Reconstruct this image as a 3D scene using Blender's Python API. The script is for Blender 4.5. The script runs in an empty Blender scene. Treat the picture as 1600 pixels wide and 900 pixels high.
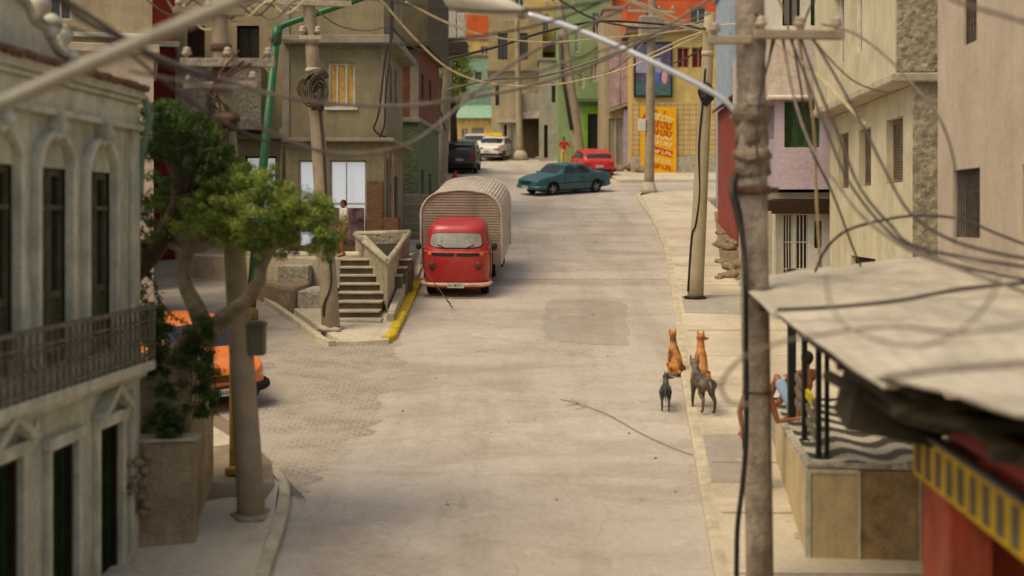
import bpy, bmesh, math, random
from mathutils import Vector, Matrix, noise
random.seed(7)
SC = bpy.context.scene
# ------------------------------------------------------------ camera, sky, sun, exposure
F, HY, ZC, SL = 2200.0, 337.0, 5.96, 0.10727      # focal length (px of 1600), eye row, eye height, slope of the street
cd = bpy.data.cameras.new('camera'); cam = bpy.data.objects.new('camera', cd); SC.collection.objects.link(cam)
cam.location = (0, 0, ZC); cam.rotation_euler = (math.radians(90), 0, 0)
cd.lens = 36 * F / 1600; cd.shift_y = -(450 - HY) / 1600; cd.clip_start = 0.1; cd.clip_end = 2000
cd.dof.use_dof = True; cd.dof.focus_distance = 33.0; cd.dof.aperture_fstop = 0.70
SC.camera = cam
wd = bpy.data.worlds.new('World'); SC.world = wd; wd.use_nodes = True
wn = wd.node_tree; bg = wn.nodes['Background']
sky = wn.nodes.new('ShaderNodeTexSky'); sky.sky_type = 'NISHITA'; sky.sun_disc = False
SUN_EL, SUN_AZ = 58.0, -128.0     # degrees; azimuth clockwise from +y
sky.sun_elevation = math.radians(SUN_EL); sky.sun_rotation = math.radians(SUN_AZ); sky.dust_density = 4.0; sky.air_density = 0.9
wn.links.new(sky.outputs[0], bg.inputs[0]); bg.inputs[1].default_value = 0.15
sd = bpy.data.lights.new('sun', 'SUN'); sun = bpy.data.objects.new('sun', sd); SC.collection.objects.link(sun)
sd.energy = 1.25; sd.angle = math.radians(30); sd.color = (1.0, 0.90, 0.76)
el, az = math.radians(SUN_EL), math.radians(SUN_AZ)
sv = Vector((math.sin(az) * math.cos(el), math.cos(az) * math.cos(el), math.sin(el)))
sun.rotation_euler = sv.to_track_quat('Z', 'Y').to_euler()
vs = SC.view_settings; vs.view_transform = 'Standard'; vs.look = 'None'; vs.gamma = 1; vs.use_curve_mapping = False
vs.exposure = 0.18
vs.use_white_balance = True; vs.white_balance_temperature = 7800; vs.white_balance_tint = 5
SC.cycles.max_bounces = 5; SC.cycles.diffuse_bounces = 3; SC.cycles.glossy_bounces = 3; SC.cycles.transparent_max_bounces = 6
SC.cycles.use_denoising = True

# ------------------------------------------------------------ helpers
def at(px, py, y):
    return Vector(((px - 800) * y / F, y, ZC - (py - HY) * y / F))
def rz(y):
    return SL * y
def yrow(py, dz=0.0):
    return (ZC - dz) * F / (py - 101.0)
def gnd(px, py, dz=0.0):
    y = yrow(py, dz); return Vector(((px - 800) * y / F, y, rz(y) + dz))
def link(o):
    SC.collection.objects.link(o); return o
def tag(o, label=None, cat=None, group=None, kind=None):
    if label: o['label'] = label
    if cat: o['category'] = cat
    if group: o['group'] = group
    if kind: o['kind'] = kind
    return o
def thing(name, label, cat, loc=(0, 0, 0), rot=0.0, group=None):
    o = link(bpy.data.objects.new(name, None)); o.location = loc; o.rotation_euler = (0, 0, rot); o.empty_display_size = .2
    return tag(o, label, cat, group)
def copy_tree(o, parent=None):
    c = link(o.copy()); c.parent = parent
    for ch in list(o.children): copy_tree(ch, c)
    return c

class MB:
    def __init__(s): s.bm = bmesh.new()
    def quad(s, *ps):
        vs_ = [s.bm.verts.new(p) for p in ps]; return s.bm.faces.new(vs_)
    def box(s, a, b):
        x0, y0, z0 = a; x1, y1, z1 = b
        if x0 > x1: x0, x1 = x1, x0
        if y0 > y1: y0, y1 = y1, y0
        if z0 > z1: z0, z1 = z1, z0
        v = [s.bm.verts.new(p) for p in ((x0,y0,z0),(x1,y0,z0),(x1,y1,z0),(x0,y1,z0),(x0,y0,z1),(x1,y0,z1),(x1,y1,z1),(x0,y1,z1))]
        for f in ((3,2,1,0),(4,5,6,7),(0,1,5,4),(1,2,6,5),(2,3,7,6),(3,0,4,7)): s.bm.faces.new([v[i] for i in f])
        return s
    def fbox(s, P, U, N, u0, u1, z0, z1, n0, n1):
        """box in a wall's frame: U along the wall, N outward"""
        P, U, N = Vector(P), Vector(U), Vector(N); Z = Vector((0, 0, 1))
        c = [P + U * u + N * n + Z * z for z in (z0, z1) for (u, n) in ((u0, n1), (u1, n1), (u1, n0), (u0, n0))]
        v = [s.bm.verts.new(p) for p in c]
        for f in ((3,2,1,0),(4,5,6,7),(0,1,5,4),(1,2,6,5),(2,3,7,6),(3,0,4,7)): s.bm.faces.new([v[i] for i in f])
        return s
    def prism(s, pts, vec):
        vec = Vector(vec); a = [s.bm.verts.new(p) for p in pts]; b = [s.bm.verts.new(Vector(p) + vec) for p in pts]
        n = len(a)
        s.bm.faces.new(a[::-1]); s.bm.faces.new(b)
        for i in range(n): s.bm.faces.new((a[i], a[(i + 1) % n], b[(i + 1) % n], b[i]))
        return s
    def tube(s, path, r, n=10, cap=True, flat=1.0):
        path = [Vector(p) for p in path]; m = len(path)
        if not isinstance(r, (list, tuple)): r = [r] * m
        rings = []; ref = None
        for i, p in enumerate(path):
            t = (path[min(i + 1, m - 1)] - path[max(i - 1, 0)]).normalized()
            if ref is None:
                ref = Vector((1, 0, 0)) if abs(t.x) < .8 else Vector((0, 1, 0))
            ref = (ref - t * ref.dot(t)).normalized(); w = t.cross(ref)
            rings.append([s.bm.verts.new(p + ref * (math.cos(k * 2 * math.pi / n) * r[i]) + w * (math.sin(k * 2 * math.pi / n) * r[i] * flat)) for k in range(n)])
        for i in range(m - 1):
            for k in range(n):
                f = s.bm.faces.new((rings[i][k], rings[i][(k + 1) % n], rings[i + 1][(k + 1) % n], rings[i + 1][k])); f.smooth = True
        if cap: s.bm.faces.new(rings[0][::-1]); s.bm.faces.new(rings[-1])
        return s
    def lathe(s, prof, c=(0, 0, 0), axis='z', n=24, smooth=True):
        c = Vector(c)
        def P(r, h, a):
            x, y = r * math.cos(a), r * math.sin(a)
            return c + (Vector((x, y, h)) if axis == 'z' else Vector((x, h, y)) if axis == 'y' else Vector((h, x, y)))
        rings = [[s.bm.verts.new(P(max(r, 1e-4), h, 2 * math.pi * k / n)) for k in range(n)] for r, h in prof]
        for i in range(len(rings) - 1):
            for k in range(n):
                f = s.bm.faces.new((rings[i][k], rings[i][(k + 1) % n], rings[i + 1][(k + 1) % n], rings[i + 1][k])); f.smooth = smooth
        s.bm.faces.new(rings[0][::-1]); s.bm.faces.new(rings[-1])
        return s
    def ball(s, c, r, sub=2, sc=(1, 1, 1), jit=0.0, jf=3.0):
        m = Matrix.Translation(c) @ Matrix.Diagonal((r * sc[0], r * sc[1], r * sc[2], 1))
        g = bmesh.ops.create_icosphere(s.bm, subdivisions=sub, radius=1, matrix=m)
        for v in g['verts']:
            if jit:
                d = v.co - Vector(c); v.co = Vector(c) + d * (1 + jit * noise.noise(v.co * jf))
            for f in v.link_faces: f.smooth = True
        return s
    def grid(s, P, smooth=True, closeu=False):
        V = [[s.bm.verts.new(p) for p in row] for row in P]
        for i in range(len(V) - 1):
            L = len(V[i]); 
            for j in range(L if closeu else L - 1):
                f = s.bm.faces.new((V[i][j], V[i][(j + 1) % L], V[i + 1][(j + 1) % L], V[i + 1][j])); f.smooth = smooth
        return V
    def build(s, name, mat, parent=None, bevel=0, norm=True, weld=False, solid=0):
        bm = s.bm
        if weld: bmesh.ops.remove_doubles(bm, verts=bm.verts, dist=1e-4)
        if norm: bmesh.ops.recalc_face_normals(bm, faces=bm.faces)
        me = bpy.data.meshes.new(name); bm.to_mesh(me); bm.free()
        mats = mat if isinstance(mat, (list, tuple)) else [mat]
        for m in mats: me.materials.append(m)
        o = link(bpy.data.objects.new(name, me))
        if parent is not None: o.parent = parent
        if solid:
            q = o.modifiers.new('solid', 'SOLIDIFY'); q.thickness = solid; q.offset = 0
        if bevel:
            b = o.modifiers.new('bevel', 'BEVEL'); b.width = bevel; b.segments = 2; b.limit_method = 'ANGLE'; b.angle_limit = math.radians(40); b.use_clamp_overlap = True
        return o

def baked(o):
    """apply an object's modifiers into its own mesh (no operators)"""
    dg = bpy.context.evaluated_depsgraph_get(); dg.update()
    me = bpy.data.meshes.new_from_object(o.evaluated_get(dg)); o.modifiers.clear(); o.data = me
    return o

def sag(a, b, drop, n=16, wob=0.0):
    a, b = Vector(a), Vector(b); out = []
    for i in range(n + 1):
        t = i / n; p = a.lerp(b, t); p.z -= drop * 4 * t * (1 - t)
        if wob and 0 < i < n: p += Vector((random.uniform(-wob, wob), random.uniform(-wob, wob), random.uniform(-wob, wob)))
        out.append(p)
    return out
def smooth_path(pts, k=6):
    pts = [Vector(p) for p in pts]; out = []
    for i in range(len(pts) - 1):
        p0, p1, p2, p3 = pts[max(i - 1, 0)], pts[i], pts[i + 1], pts[min(i + 2, len(pts) - 1)]
        for q in range(k):
            t = q / k
            out.append(.5 * ((2 * p1) + (p2 - p0) * t + (2 * p0 - 5 * p1 + 4 * p2 - p3) * t * t + (3 * p1 - p0 - 3 * p2 + p3) * t ** 3))
    out.append(pts[-1]); return out

# ------------------------------------------------------------ materials
def lin(c):
    return tuple(((v / 255) / 12.92 if v / 255 <= .04045 else ((v / 255 + .055) / 1.055) ** 2.4) for v in c)
def newmat(name):
    m = bpy.data.materials.new(name); m.use_nodes = True; nt = m.node_tree
    return m, nt, nt.nodes['Principled BSDF']
def N(nt, t, **k):
    n = nt.nodes.new(t)
    for a, v in k.items():
        if a.startswith('i_'): n.inputs[a[2:].replace('_', ' ')].default_value = v
        else: setattr(n, a, v)
    return n
def mul(nt, sock_a, sock_b, fac=1.0, mode='MULTIPLY'):
    m = N(nt, 'ShaderNodeMix', data_type='RGBA', blend_type=mode); m.inputs[0].default_value = fac
    nt.links.new(sock_a, m.inputs[6])
    if hasattr(sock_b, 'is_output'): nt.links.new(sock_b, m.inputs[7])
    else: m.inputs[7].default_value = (*sock_b, 1)
    return m.outputs[2], m
def ramp(nt, sock, a, b, ca=0.0, cb=1.0):
    r = N(nt, 'ShaderNodeMapRange'); nt.links.new(sock, r.inputs[0])
    r.inputs[1].default_value = a; r.inputs[2].default_value = b; r.inputs[3].default_value = ca; r.inputs[4].default_value = cb
    return r.outputs[0]
def wallcoord(nt):
    """(x+y, z, 0) of the object's own axes, for patterns on upright faces"""
    tc = N(nt, 'ShaderNodeTexCoord'); sp = N(nt, 'ShaderNodeSeparateXYZ'); nt.links.new(tc.outputs['Object'], sp.inputs[0])
    ad = N(nt, 'ShaderNodeMath', operation='ADD'); nt.links.new(sp.outputs[0], ad.inputs[0]); nt.links.new(sp.outputs[1], ad.inputs[1])
    cb = N(nt, 'ShaderNodeCombineXYZ'); nt.links.new(ad.outputs[0], cb.inputs[0]); nt.links.new(sp.outputs[2], cb.inputs[1])
    return cb.outputs[0]
MATS = {}
def weather(nt, tc, colsock, var, sc, streak, grime=(.30, .25, .18)):
    n1 = N(nt, 'ShaderNodeTexNoise'); n1.inputs['Scale'].default_value = sc; n1.inputs['Detail'].default_value = 8; n1.inputs['Roughness'].default_value = .62
    nt.links.new(tc, n1.inputs['Vector'])
    f0 = ramp(nt, n1.outputs[0], .36, .64, 1 - var, 1 + var * .6)
    n1b = N(nt, 'ShaderNodeTexNoise'); n1b.inputs['Scale'].default_value = sc * 9; n1b.inputs['Detail'].default_value = 6; n1b.inputs['Roughness'].default_value = .7; nt.links.new(tc, n1b.inputs['Vector'])
    f1 = ramp(nt, n1b.outputs[0], .36, .64, 1 - var * .55, 1 + var * .35)
    fm = N(nt, 'ShaderNodeMath', operation='MULTIPLY'); nt.links.new(f0, fm.inputs[0]); nt.links.new(f1, fm.inputs[1]); f = fm.outputs[0]
    c = N(nt, 'ShaderNodeVectorMath', operation='SCALE'); nt.links.new(colsock, c.inputs[0]); nt.links.new(f, c.inputs['Scale'])
    out = c.outputs[0]
    if streak:
        mp = N(nt, 'ShaderNodeMapping'); mp.inputs['Scale'].default_value = (5, 5, .55); nt.links.new(tc, mp.inputs['Vector'])
        n2 = N(nt, 'ShaderNodeTexNoise'); n2.inputs['Scale'].default_value = 1.0; n2.inputs['Detail'].default_value = 6; n2.inputs['Roughness'].default_value = .7
        nt.links.new(mp.outputs[0], n2.inputs['Vector'])
        f2 = ramp(nt, n2.outputs[0], .46, .68, 0, streak)
        m = N(nt, 'ShaderNodeMix', data_type='RGBA'); nt.links.new(f2, m.inputs[0]); nt.links.new(out, m.inputs[6]); m.inputs[7].default_value = (*grime, 1)
        out = m.outputs[2]
    return out
def mat(name, col, var=.16, sc=1.6, bump=.35, fine=28, rough=.85, streak=.0, metal=0.0, spec=.35, coat=0.0, dist=.02, grime=(.20, .165, .12)):
    if name in MATS: return MATS[name]
    m, nt, b = newmat(name)
    tc = N(nt, 'ShaderNodeTexCoord').outputs['Object']
    rgb = N(nt, 'ShaderNodeRGB'); rgb.outputs[0].default_value = (*lin(col), 1)
    out = weather(nt, tc, rgb.outputs[0], var, sc, streak, grime)
    nt.links.new(out, b.inputs['Base Color'])
    b.inputs['Roughness'].default_value = rough; b.inputs['Metallic'].default_value = metal; b.inputs['Specular IOR Level'].default_value = spec
    b.inputs['Coat Weight'].default_value = coat; b.inputs['Coat Roughness'].default_value = .12
    if bump:
        n = N(nt, 'ShaderNodeTexNoise'); n.inputs['Scale'].default_value = fine; n.inputs['Detail'].default_value = 5; nt.links.new(tc, n.inputs['Vector'])
        bp = N(nt, 'ShaderNodeBump'); bp.inputs['Strength'].default_value = bump; bp.inputs['Distance'].default_value = dist
        nt.links.new(n.outputs[0], bp.inputs['Height']); nt.links.new(bp.outputs[0], b.inputs['Normal'])
    MATS[name] = m; return m
def brickmat(name, c1, c2, mortar, bw, bh, mw=.012, offset=.5, ground=False, wob=0.0, rough=.85, bump=.6, var=.15, streak=0.0, wash=None):
    if name in MATS: return MATS[name]
    m, nt, b = newmat(name)
    tcn = N(nt, 'ShaderNodeTexCoord').outputs['Object']
    v = tcn if ground else wallcoord(nt)
    if wob:
        nz = N(nt, 'ShaderNodeTexNoise'); nz.inputs['Scale'].default_value = 2.2; nz.inputs['Detail'].default_value = 3; nt.links.new(tcn, nz.inputs['Vector'])
        sc_ = N(nt, 'ShaderNodeVectorMath', operation='SCALE'); sc_.inputs['Scale'].default_value = wob; nt.links.new(nz.outputs['Color'], sc_.inputs[0])
        ad = N(nt, 'ShaderNodeVectorMath', operation='ADD'); nt.links.new(v, ad.inputs[0]); nt.links.new(sc_.outputs[0], ad.inputs[1]); v = ad.outputs[0]
    t = N(nt, 'ShaderNodeTexBrick', offset=offset); nt.links.new(v, t.inputs['Vector'])
    t.inputs['Scale'].default_value = 1; t.inputs['Brick Width'].default_value = bw; t.inputs['Row Height'].default_value = bh
    t.inputs['Mortar Size'].default_value = mw; t.inputs['Mortar Smooth'].default_value = .3; t.inputs['Bias'].default_value = 0
    t.inputs['Color1'].default_value = (*lin(c1), 1); t.inputs['Color2'].default_value = (*lin(c2), 1); t.inputs['Mortar'].default_value = (*lin(mortar), 1)
    out = weather(nt, tcn, t.outputs['Color'], var, 1.3, streak)
    if wash:
        nw = N(nt, 'ShaderNodeTexNoise'); nw.inputs['Scale'].default_value = .9; nw.inputs['Detail'].default_value = 9; nw.inputs['Roughness'].default_value = .7; nt.links.new(tcn, nw.inputs['Vector'])
        fw = ramp(nt, nw.outputs[0], .42, .58, .1, .8); mw_ = N(nt, 'ShaderNodeMix', data_type='RGBA'); nt.links.new(fw, mw_.inputs[0]); nt.links.new(out, mw_.inputs[6]); mw_.inputs[7].default_value = (*lin(wash), 1); out = mw_.outputs[2]
    nt.links.new(out, b.inputs['Base Color']); b.inputs['Roughness'].default_value = rough; b.inputs['Specular IOR Level'].default_value = .3
    bp = N(nt, 'ShaderNodeBump', invert=True); bp.inputs['Strength'].default_value = bump; bp.inputs['Distance'].default_value = .02
    nt.links.new(t.outputs['Fac'], bp.inputs['Height']); nt.links.new(bp.outputs[0], b.inputs['Normal'])
    MATS[name] = m; return m
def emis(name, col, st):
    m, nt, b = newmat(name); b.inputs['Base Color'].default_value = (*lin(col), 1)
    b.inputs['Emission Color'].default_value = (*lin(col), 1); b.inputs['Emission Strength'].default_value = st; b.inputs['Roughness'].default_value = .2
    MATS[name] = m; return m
def roadmat(name, col, stain, cracks=True):
    m, nt, b = newmat(name); tc = N(nt, 'ShaderNodeTexCoord').outputs['Object']
    rgb = N(nt, 'ShaderNodeRGB'); rgb.outputs[0].default_value = (*lin(col), 1)
    out = weather(nt, tc, rgb.outputs[0], .10, .55, 0)
    mp = N(nt, 'ShaderNodeMapping'); mp.inputs['Scale'].default_value = (.25, .55, 1); nt.links.new(tc, mp.inputs['Vector'])
    n2 = N(nt, 'ShaderNodeTexNoise'); n2.inputs['Scale'].default_value = 1.2; n2.inputs['Detail'].default_value = 9; n2.inputs['Roughness'].default_value = .6; n2.inputs['Distortion'].default_value = .6
    nt.links.new(mp.outputs[0], n2.inputs['Vector'])
    f = ramp(nt, n2.outputs[0], .47, .66, 0, .42)
    mx = N(nt, 'ShaderNodeMix', data_type='RGBA'); nt.links.new(f, mx.inputs[0]); nt.links.new(out, mx.inputs[6]); mx.inputs[7].default_value = (*lin(stain), 1); out = mx.outputs[2]
    mp2 = N(nt, 'ShaderNodeMapping'); mp2.inputs['Scale'].default_value = (1.1, .07, 1); mp2.inputs['Rotation'].default_value = (0, 0, .06); nt.links.new(tc, mp2.inputs['Vector'])
    n5 = N(nt, 'ShaderNodeTexNoise'); n5.inputs['Scale'].default_value = 1.0; n5.inputs['Detail'].default_value = 7; n5.inputs['Roughness'].default_value = .6; nt.links.new(mp2.outputs[0], n5.inputs['Vector'])
    f5 = ramp(nt, n5.outputs[0], .48, .66, 0, .34); mx = N(nt, 'ShaderNodeMix', data_type='RGBA'); nt.links.new(f5, mx.inputs[0]); nt.links.new(out, mx.inputs[6]); mx.inputs[7].default_value = (*lin(stain), 1); out = mx.outputs[2]
    n6 = N(nt, 'ShaderNodeTexNoise'); n6.inputs['Scale'].default_value = 1.7; n6.inputs['Detail'].default_value = 10; n6.inputs['Roughness'].default_value = .75; nt.links.new(tc, n6.inputs['Vector'])
    f6 = ramp(nt, n6.outputs[0], .56, .70, 0, .5); mx = N(nt, 'ShaderNodeMix', data_type='RGBA'); nt.links.new(f6, mx.inputs[0]); nt.links.new(out, mx.inputs[6]); mx.inputs[7].default_value = (*lin((206, 198, 184)), 1); out = mx.outputs[2]
    n3 = N(nt, 'ShaderNodeTexNoise'); n3.inputs['Scale'].default_value = 14; n3.inputs['Detail'].default_value = 6; nt.links.new(tc, n3.inputs['Vector'])
    f3 = ramp(nt, n3.outputs[0], .3, .7, .90, 1.08)
    sc_ = N(nt, 'ShaderNodeVectorMath', operation='SCALE'); nt.links.new(out, sc_.inputs[0]); nt.links.new(f3, sc_.inputs['Scale']); out = sc_.outputs[0]
    # gritty specks
    vo = N(nt, 'ShaderNodeTexVoronoi'); vo.inputs['Scale'].default_value = 2.6; nt.links.new(tc, vo.inputs['Vector'])
    f4 = ramp(nt, vo.outputs['Distance'], .035, .06, .55, 0)
    mx = N(nt, 'ShaderNodeMix', data_type='RGBA'); nt.links.new(f4, mx.inputs[0]); nt.links.new(out, mx.inputs[6]); mx.inputs[7].default_value = (*lin((96, 80, 62)), 1); out = mx.outputs[2]
    if cracks:
        nw = N(nt, 'ShaderNodeTexNoise'); nw.inputs['Scale'].default_value = .8; nw.inputs['Detail'].default_value = 5; nt.links.new(tc, nw.inputs['Vector'])
        s2 = N(nt, 'ShaderNodeVectorMath', operation='SCALE'); s2.inputs['Scale'].default_value = 1.6; nt.links.new(nw.outputs['Color'], s2.inputs[0])
        ad = N(nt, 'ShaderNodeVectorMath', operation='ADD'); nt.links.new(tc, ad.inputs[0]); nt.links.new(s2.outputs[0], ad.inputs[1])
        vc = N(nt, 'ShaderNodeTexVoronoi', feature='DISTANCE_TO_EDGE'); vc.inputs['Scale'].default_value = .28; nt.links.new(ad.outputs[0], vc.inputs['Vector'])
        fc = ramp(nt, vc.outputs['Distance'], .001, .0045, .30, 0)
        mx = N(nt, 'ShaderNodeMix', data_type='RGBA'); nt.links.new(fc, mx.inputs[0]); nt.links.new(out, mx.inputs[6]); mx.inputs[7].default_value = (*lin((120, 102, 82)), 1); out = mx.outputs[2]
    nt.links.new(out, b.inputs['Base Color']); b.inputs['Roughness'].default_value = .78; b.inputs['Specular IOR Level'].default_value = .3
    n = N(nt, 'ShaderNodeTexNoise'); n.inputs['Scale'].default_value = 9; n.inputs['Detail'].default_value = 8; nt.links.new(tc, n.inputs['Vector'])
    bp = N(nt, 'ShaderNodeBump'); bp.inputs['Strength'].default_value = .3; bp.inputs['Distance'].default_value = .025
    nt.links.new(n.outputs[0], bp.inputs['Height']); nt.links.new(bp.outputs[0], b.inputs['Normal'])
    MATS[name] = m; return m
def paint(name, col, rough=.28, dirt=.25):
    m, nt, b = newmat(name); tc = N(nt, 'ShaderNodeTexCoord').outputs['Object']
    rgb = N(nt, 'ShaderNodeRGB'); rgb.outputs[0].default_value = (*lin(col), 1)
    n = N(nt, 'ShaderNodeTexNoise'); n.inputs['Scale'].default_value = 2.5; n.inputs['Detail'].default_value = 8; nt.links.new(tc, n.inputs['Vector'])
    f = ramp(nt, n.outputs[0], .45, .75, 0, dirt)
    mx = N(nt, 'ShaderNodeMix', data_type='RGBA'); nt.links.new(f, mx.inputs[0]); nt.links.new(rgb.outputs[0], mx.inputs[6]); mx.inputs[7].default_value = (.20, .16, .12, 1)
    nt.links.new(mx.outputs[2], b.inputs['Base Color'])
    r = ramp(nt, n.outputs[0], .3, .7, rough, rough + .2); nt.links.new(r, b.inputs['Roughness'])
    b.inputs['Coat Weight'].default_value = .35; b.inputs['Coat Roughness'].default_value = .15
    MATS[name] = m; return m
def glassmat(name, col=(40, 40, 38), rough=.12, spec=.8):
    m, nt, b = newmat(name); tc = N(nt, 'ShaderNodeTexCoord').outputs['Object']
    rgb = N(nt, 'ShaderNodeRGB'); rgb.outputs[0].default_value = (*lin(col), 1)
    nt.links.new(weather(nt, tc, rgb.outputs[0], .25, 1.4, 0), b.inputs['Base Color'])
    b.inputs['Roughness'].default_value = rough; b.inputs['Specular IOR Level'].default_value = spec
    MATS[name] = m; return m

road_m = roadmat('concrete_road', (186, 176, 164), (136, 121, 104))
patch_m = roadmat('repair_patch', (168, 160, 148), (140, 128, 114), cracks=False)
walk_m = roadmat('sidewalk_concrete', (204, 192, 170), (150, 134, 112))
dirt_m = roadmat('earth', (140, 122, 98), (92, 76, 58), cracks=False)
cobble_m = brickmat('cobbles', (170, 160, 146), (156, 146, 132), (128, 116, 102), .19, .12, .014, ground=True, wob=.14, bump=.6, var=.14, wash=(176, 165, 149))
kerb_m = mat('kerb_stone', (196, 184, 158), .22, 3, .5, 22, streak=.15)
yellow_m = mat('kerb_yellow', (206, 178, 40), .3, 4, .4, 20, rough=.7)
conc_m = mat('grey_concrete', (150, 140, 122), .22, 1.8, .5, 24, streak=.35)
conc_l = mat('pale_concrete', (184, 172, 150), .2, 2.0, .55, 20, streak=.3)
rubble_m = mat('rubble_stone', (150, 130, 104), .35, 4, .8, 14, dist=.04)
pole_m = mat('pole_concrete', (158, 142, 118), .2, 2.4, .45, 26, streak=.28)
poledark_m = mat('pole_weathered', (160, 146, 130), .42, 3.0, .9, 16, streak=.5, dist=.03, grime=(.10, .07, .05))
colonial_m = mat('limewash_cream', (196, 194, 172), .24, 1.8, .35, 30, streak=.5, grime=(.20, .19, .13))
trim_m = mat('plaster_trim', (206, 202, 180), .25, 3, .35, 30, streak=.25)
greenpipe_m = mat('verdigris_pipe', (118, 136, 112), .3, 3, .3, 30, rough=.6)
tile_m = mat('clay_tile', (122, 86, 68), .5, 9, .8, 20, streak=.4)
iron_m = mat('cast_iron', (112, 106, 86), .45, 9, .6, 30, rough=.6, grime=(.3, .25, .18), streak=.4)
shutgreen_m = mat('dark_green_shutter', (28, 48, 24), .3, 5, .3, 30, rough=.75, spec=.05)
shutolive_m = mat('olive_door', (96, 96, 72), .3, 5, .3, 30, rough=.8, spec=.05)
wooddark_m = mat('dark_wood', (56, 42, 30), .35, 4, .4, 30, rough=.7, spec=.1)
greyhouse_m = mat('grey_render', (144, 134, 104), .22, 1.2, .5, 22, streak=.40, grime=(.14, .12, .08))
greyside_m = mat('beige_render', (172, 156, 124), .2, 1.2, .4, 22, streak=.35)
rough_m = mat('rough_cast', (176, 168, 150), .35, 9, 1.0, 9, dist=.05, streak=.2)
pink_m = mat('pink_stucco', (190, 172, 152), .14, 1.0, .55, 10, streak=.25, dist=.02, grime=(.28, .25, .18))
lilac_m = mat('lilac_stucco', (194, 174, 184), .12, 1.3, .6, 11, dist=.03, streak=.12)
lilacw_m = mat('pale_lilac_stucco', (206, 190, 178), .14, 1.3, .7, 9, dist=.04, streak=.25)
cream_m = mat('cream_stucco', (204, 194, 164), .16, 1.2, .45, 14, streak=.40, grime=(.36, .28, .13))
creamtex_m = mat('cream_scraped', (166, 154, 130), .4, 8, 1.0, 7, dist=.06)
red_m = mat('red_painted_wall', (150, 64, 54), .25, 2, .3, 24, streak=.2)
maroon_m = mat('maroon_wall', (104, 18, 22), .3, 2, .3, 24)
orange_m = mat('orange_wall', (206, 92, 44), .2, 1.5, .35, 20, streak=.3)
yellowwall_m = mat('yellow_wall', (204, 176, 108), .18, 1.4, .35, 20, streak=.25)
green_m = mat('green_wall', (132, 156, 106), .2, 1.4, .35, 20, streak=.25)
lime_m = mat('lime_trim', (110, 160, 50), .15, 3, .2, 20)
greentex_m = mat('green_rough_wall', (104, 116, 84), .3, 5, 1.0, 9, dist=.05, streak=.3)
tan_m = mat('tan_wall', (166, 146, 108), .22, 1.4, .4, 20, streak=.4)
turq_m = mat('turquoise_sheet', (142, 182, 160), .2, 3, .25, 20, rough=.6, streak=.25)
blue_m = mat('light_blue_wall', (158, 174, 186), .15, 2, .3, 20, streak=.2)
white_m = mat('white_paint', (214, 208, 192), .15, 3, .25, 20, rough=.6, streak=.2)
dull_m = mat('dull_grey_wall', (160, 156, 140), .22, 1.4, .4, 20, streak=.4)
black_m = mat('black_metal', (34, 34, 34), .3, 4, .3, 30, rough=.45)
rubber_m = mat('rubber', (26, 25, 24), .2, 6, .3, 40, rough=.8)
steel_m = mat('galvanised_steel', (206, 208, 212), .08, 4, .1, 30, rough=.28, metal=.25, spec=.9)
lampwhite_m = mat('lamp_cream', (218, 208, 186), .1, 3, .15, 30, rough=.4)
chrome_m = mat('dull_chrome', (170, 168, 160), .2, 6, .1, 30, rough=.3, metal=.8)
greenpaint_m = mat('green_pole_paint', (44, 98, 62), .25, 5, .2, 30, rough=.4)
cable_m = mat('cable_dark', (66, 58, 54), .3, 6, .1, 30, rough=.6)
cablegrey_m = mat('cable_grey', (122, 110, 98), .3, 6, .1, 30, rough=.6)
cablecream_m = mat('cable_cream', (216, 198, 156), .2, 6, .1, 30, rough=.5)
insul_m = mat('insulator_glaze', (188, 170, 150), .3, 6, .2, 20, rough=.35)
rust_m = mat('rusty_iron', (96, 70, 56), .5, 8, .7, 20)
brick_m = brickmat('red_brick', (142, 78, 54), (120, 62, 42), (112, 92, 74), .24, .085, .012)
brick2_m = brickmat('brown_brick', (128, 92, 62), (110, 76, 50), (96, 80, 60), .24, .08, .012)
tilewall_m = brickmat('small_yellow_tiles', (204, 178, 122), (196, 168, 112), (158, 130, 86), .34, .27, .024, offset=0, bump=.4)
glass_d = glassmat('dark_window_glass', (44, 42, 38))
glass_g = glassmat('grey_window_glass', (120, 118, 112), .2)
glass_b = glassmat('blue_window_glass', (120, 146, 168), .2)
curtain_m = mat('yellow_curtain', (206, 164, 86), .25, 6, .5, 8)
sheet_m = mat('asbestos_sheet', (186, 176, 158), .2, 1.6, .3, 16, streak=0, rough=.8)
bark_m = mat('grey_bark', (134, 118, 92), .35, 5, 1.0, 14, dist=.04)
barkd_m = mat('dark_bark', (78, 64, 48), .35, 5, 1.0, 14, dist=.04)
stain_m = mat('old_wood_panel', (166, 138, 96), .4, 3, .5, 18, streak=.5)
panel_m = mat('cream_panel', (200, 180, 138), .16, 2, .25, 20, streak=.25)
skin_m = mat('skin', (156, 98, 64), .1, 6, .1, 40, rough=.55)
hair_m = mat('black_hair', (28, 22, 18), .3, 30, .6, 60, rough=.6)
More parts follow.
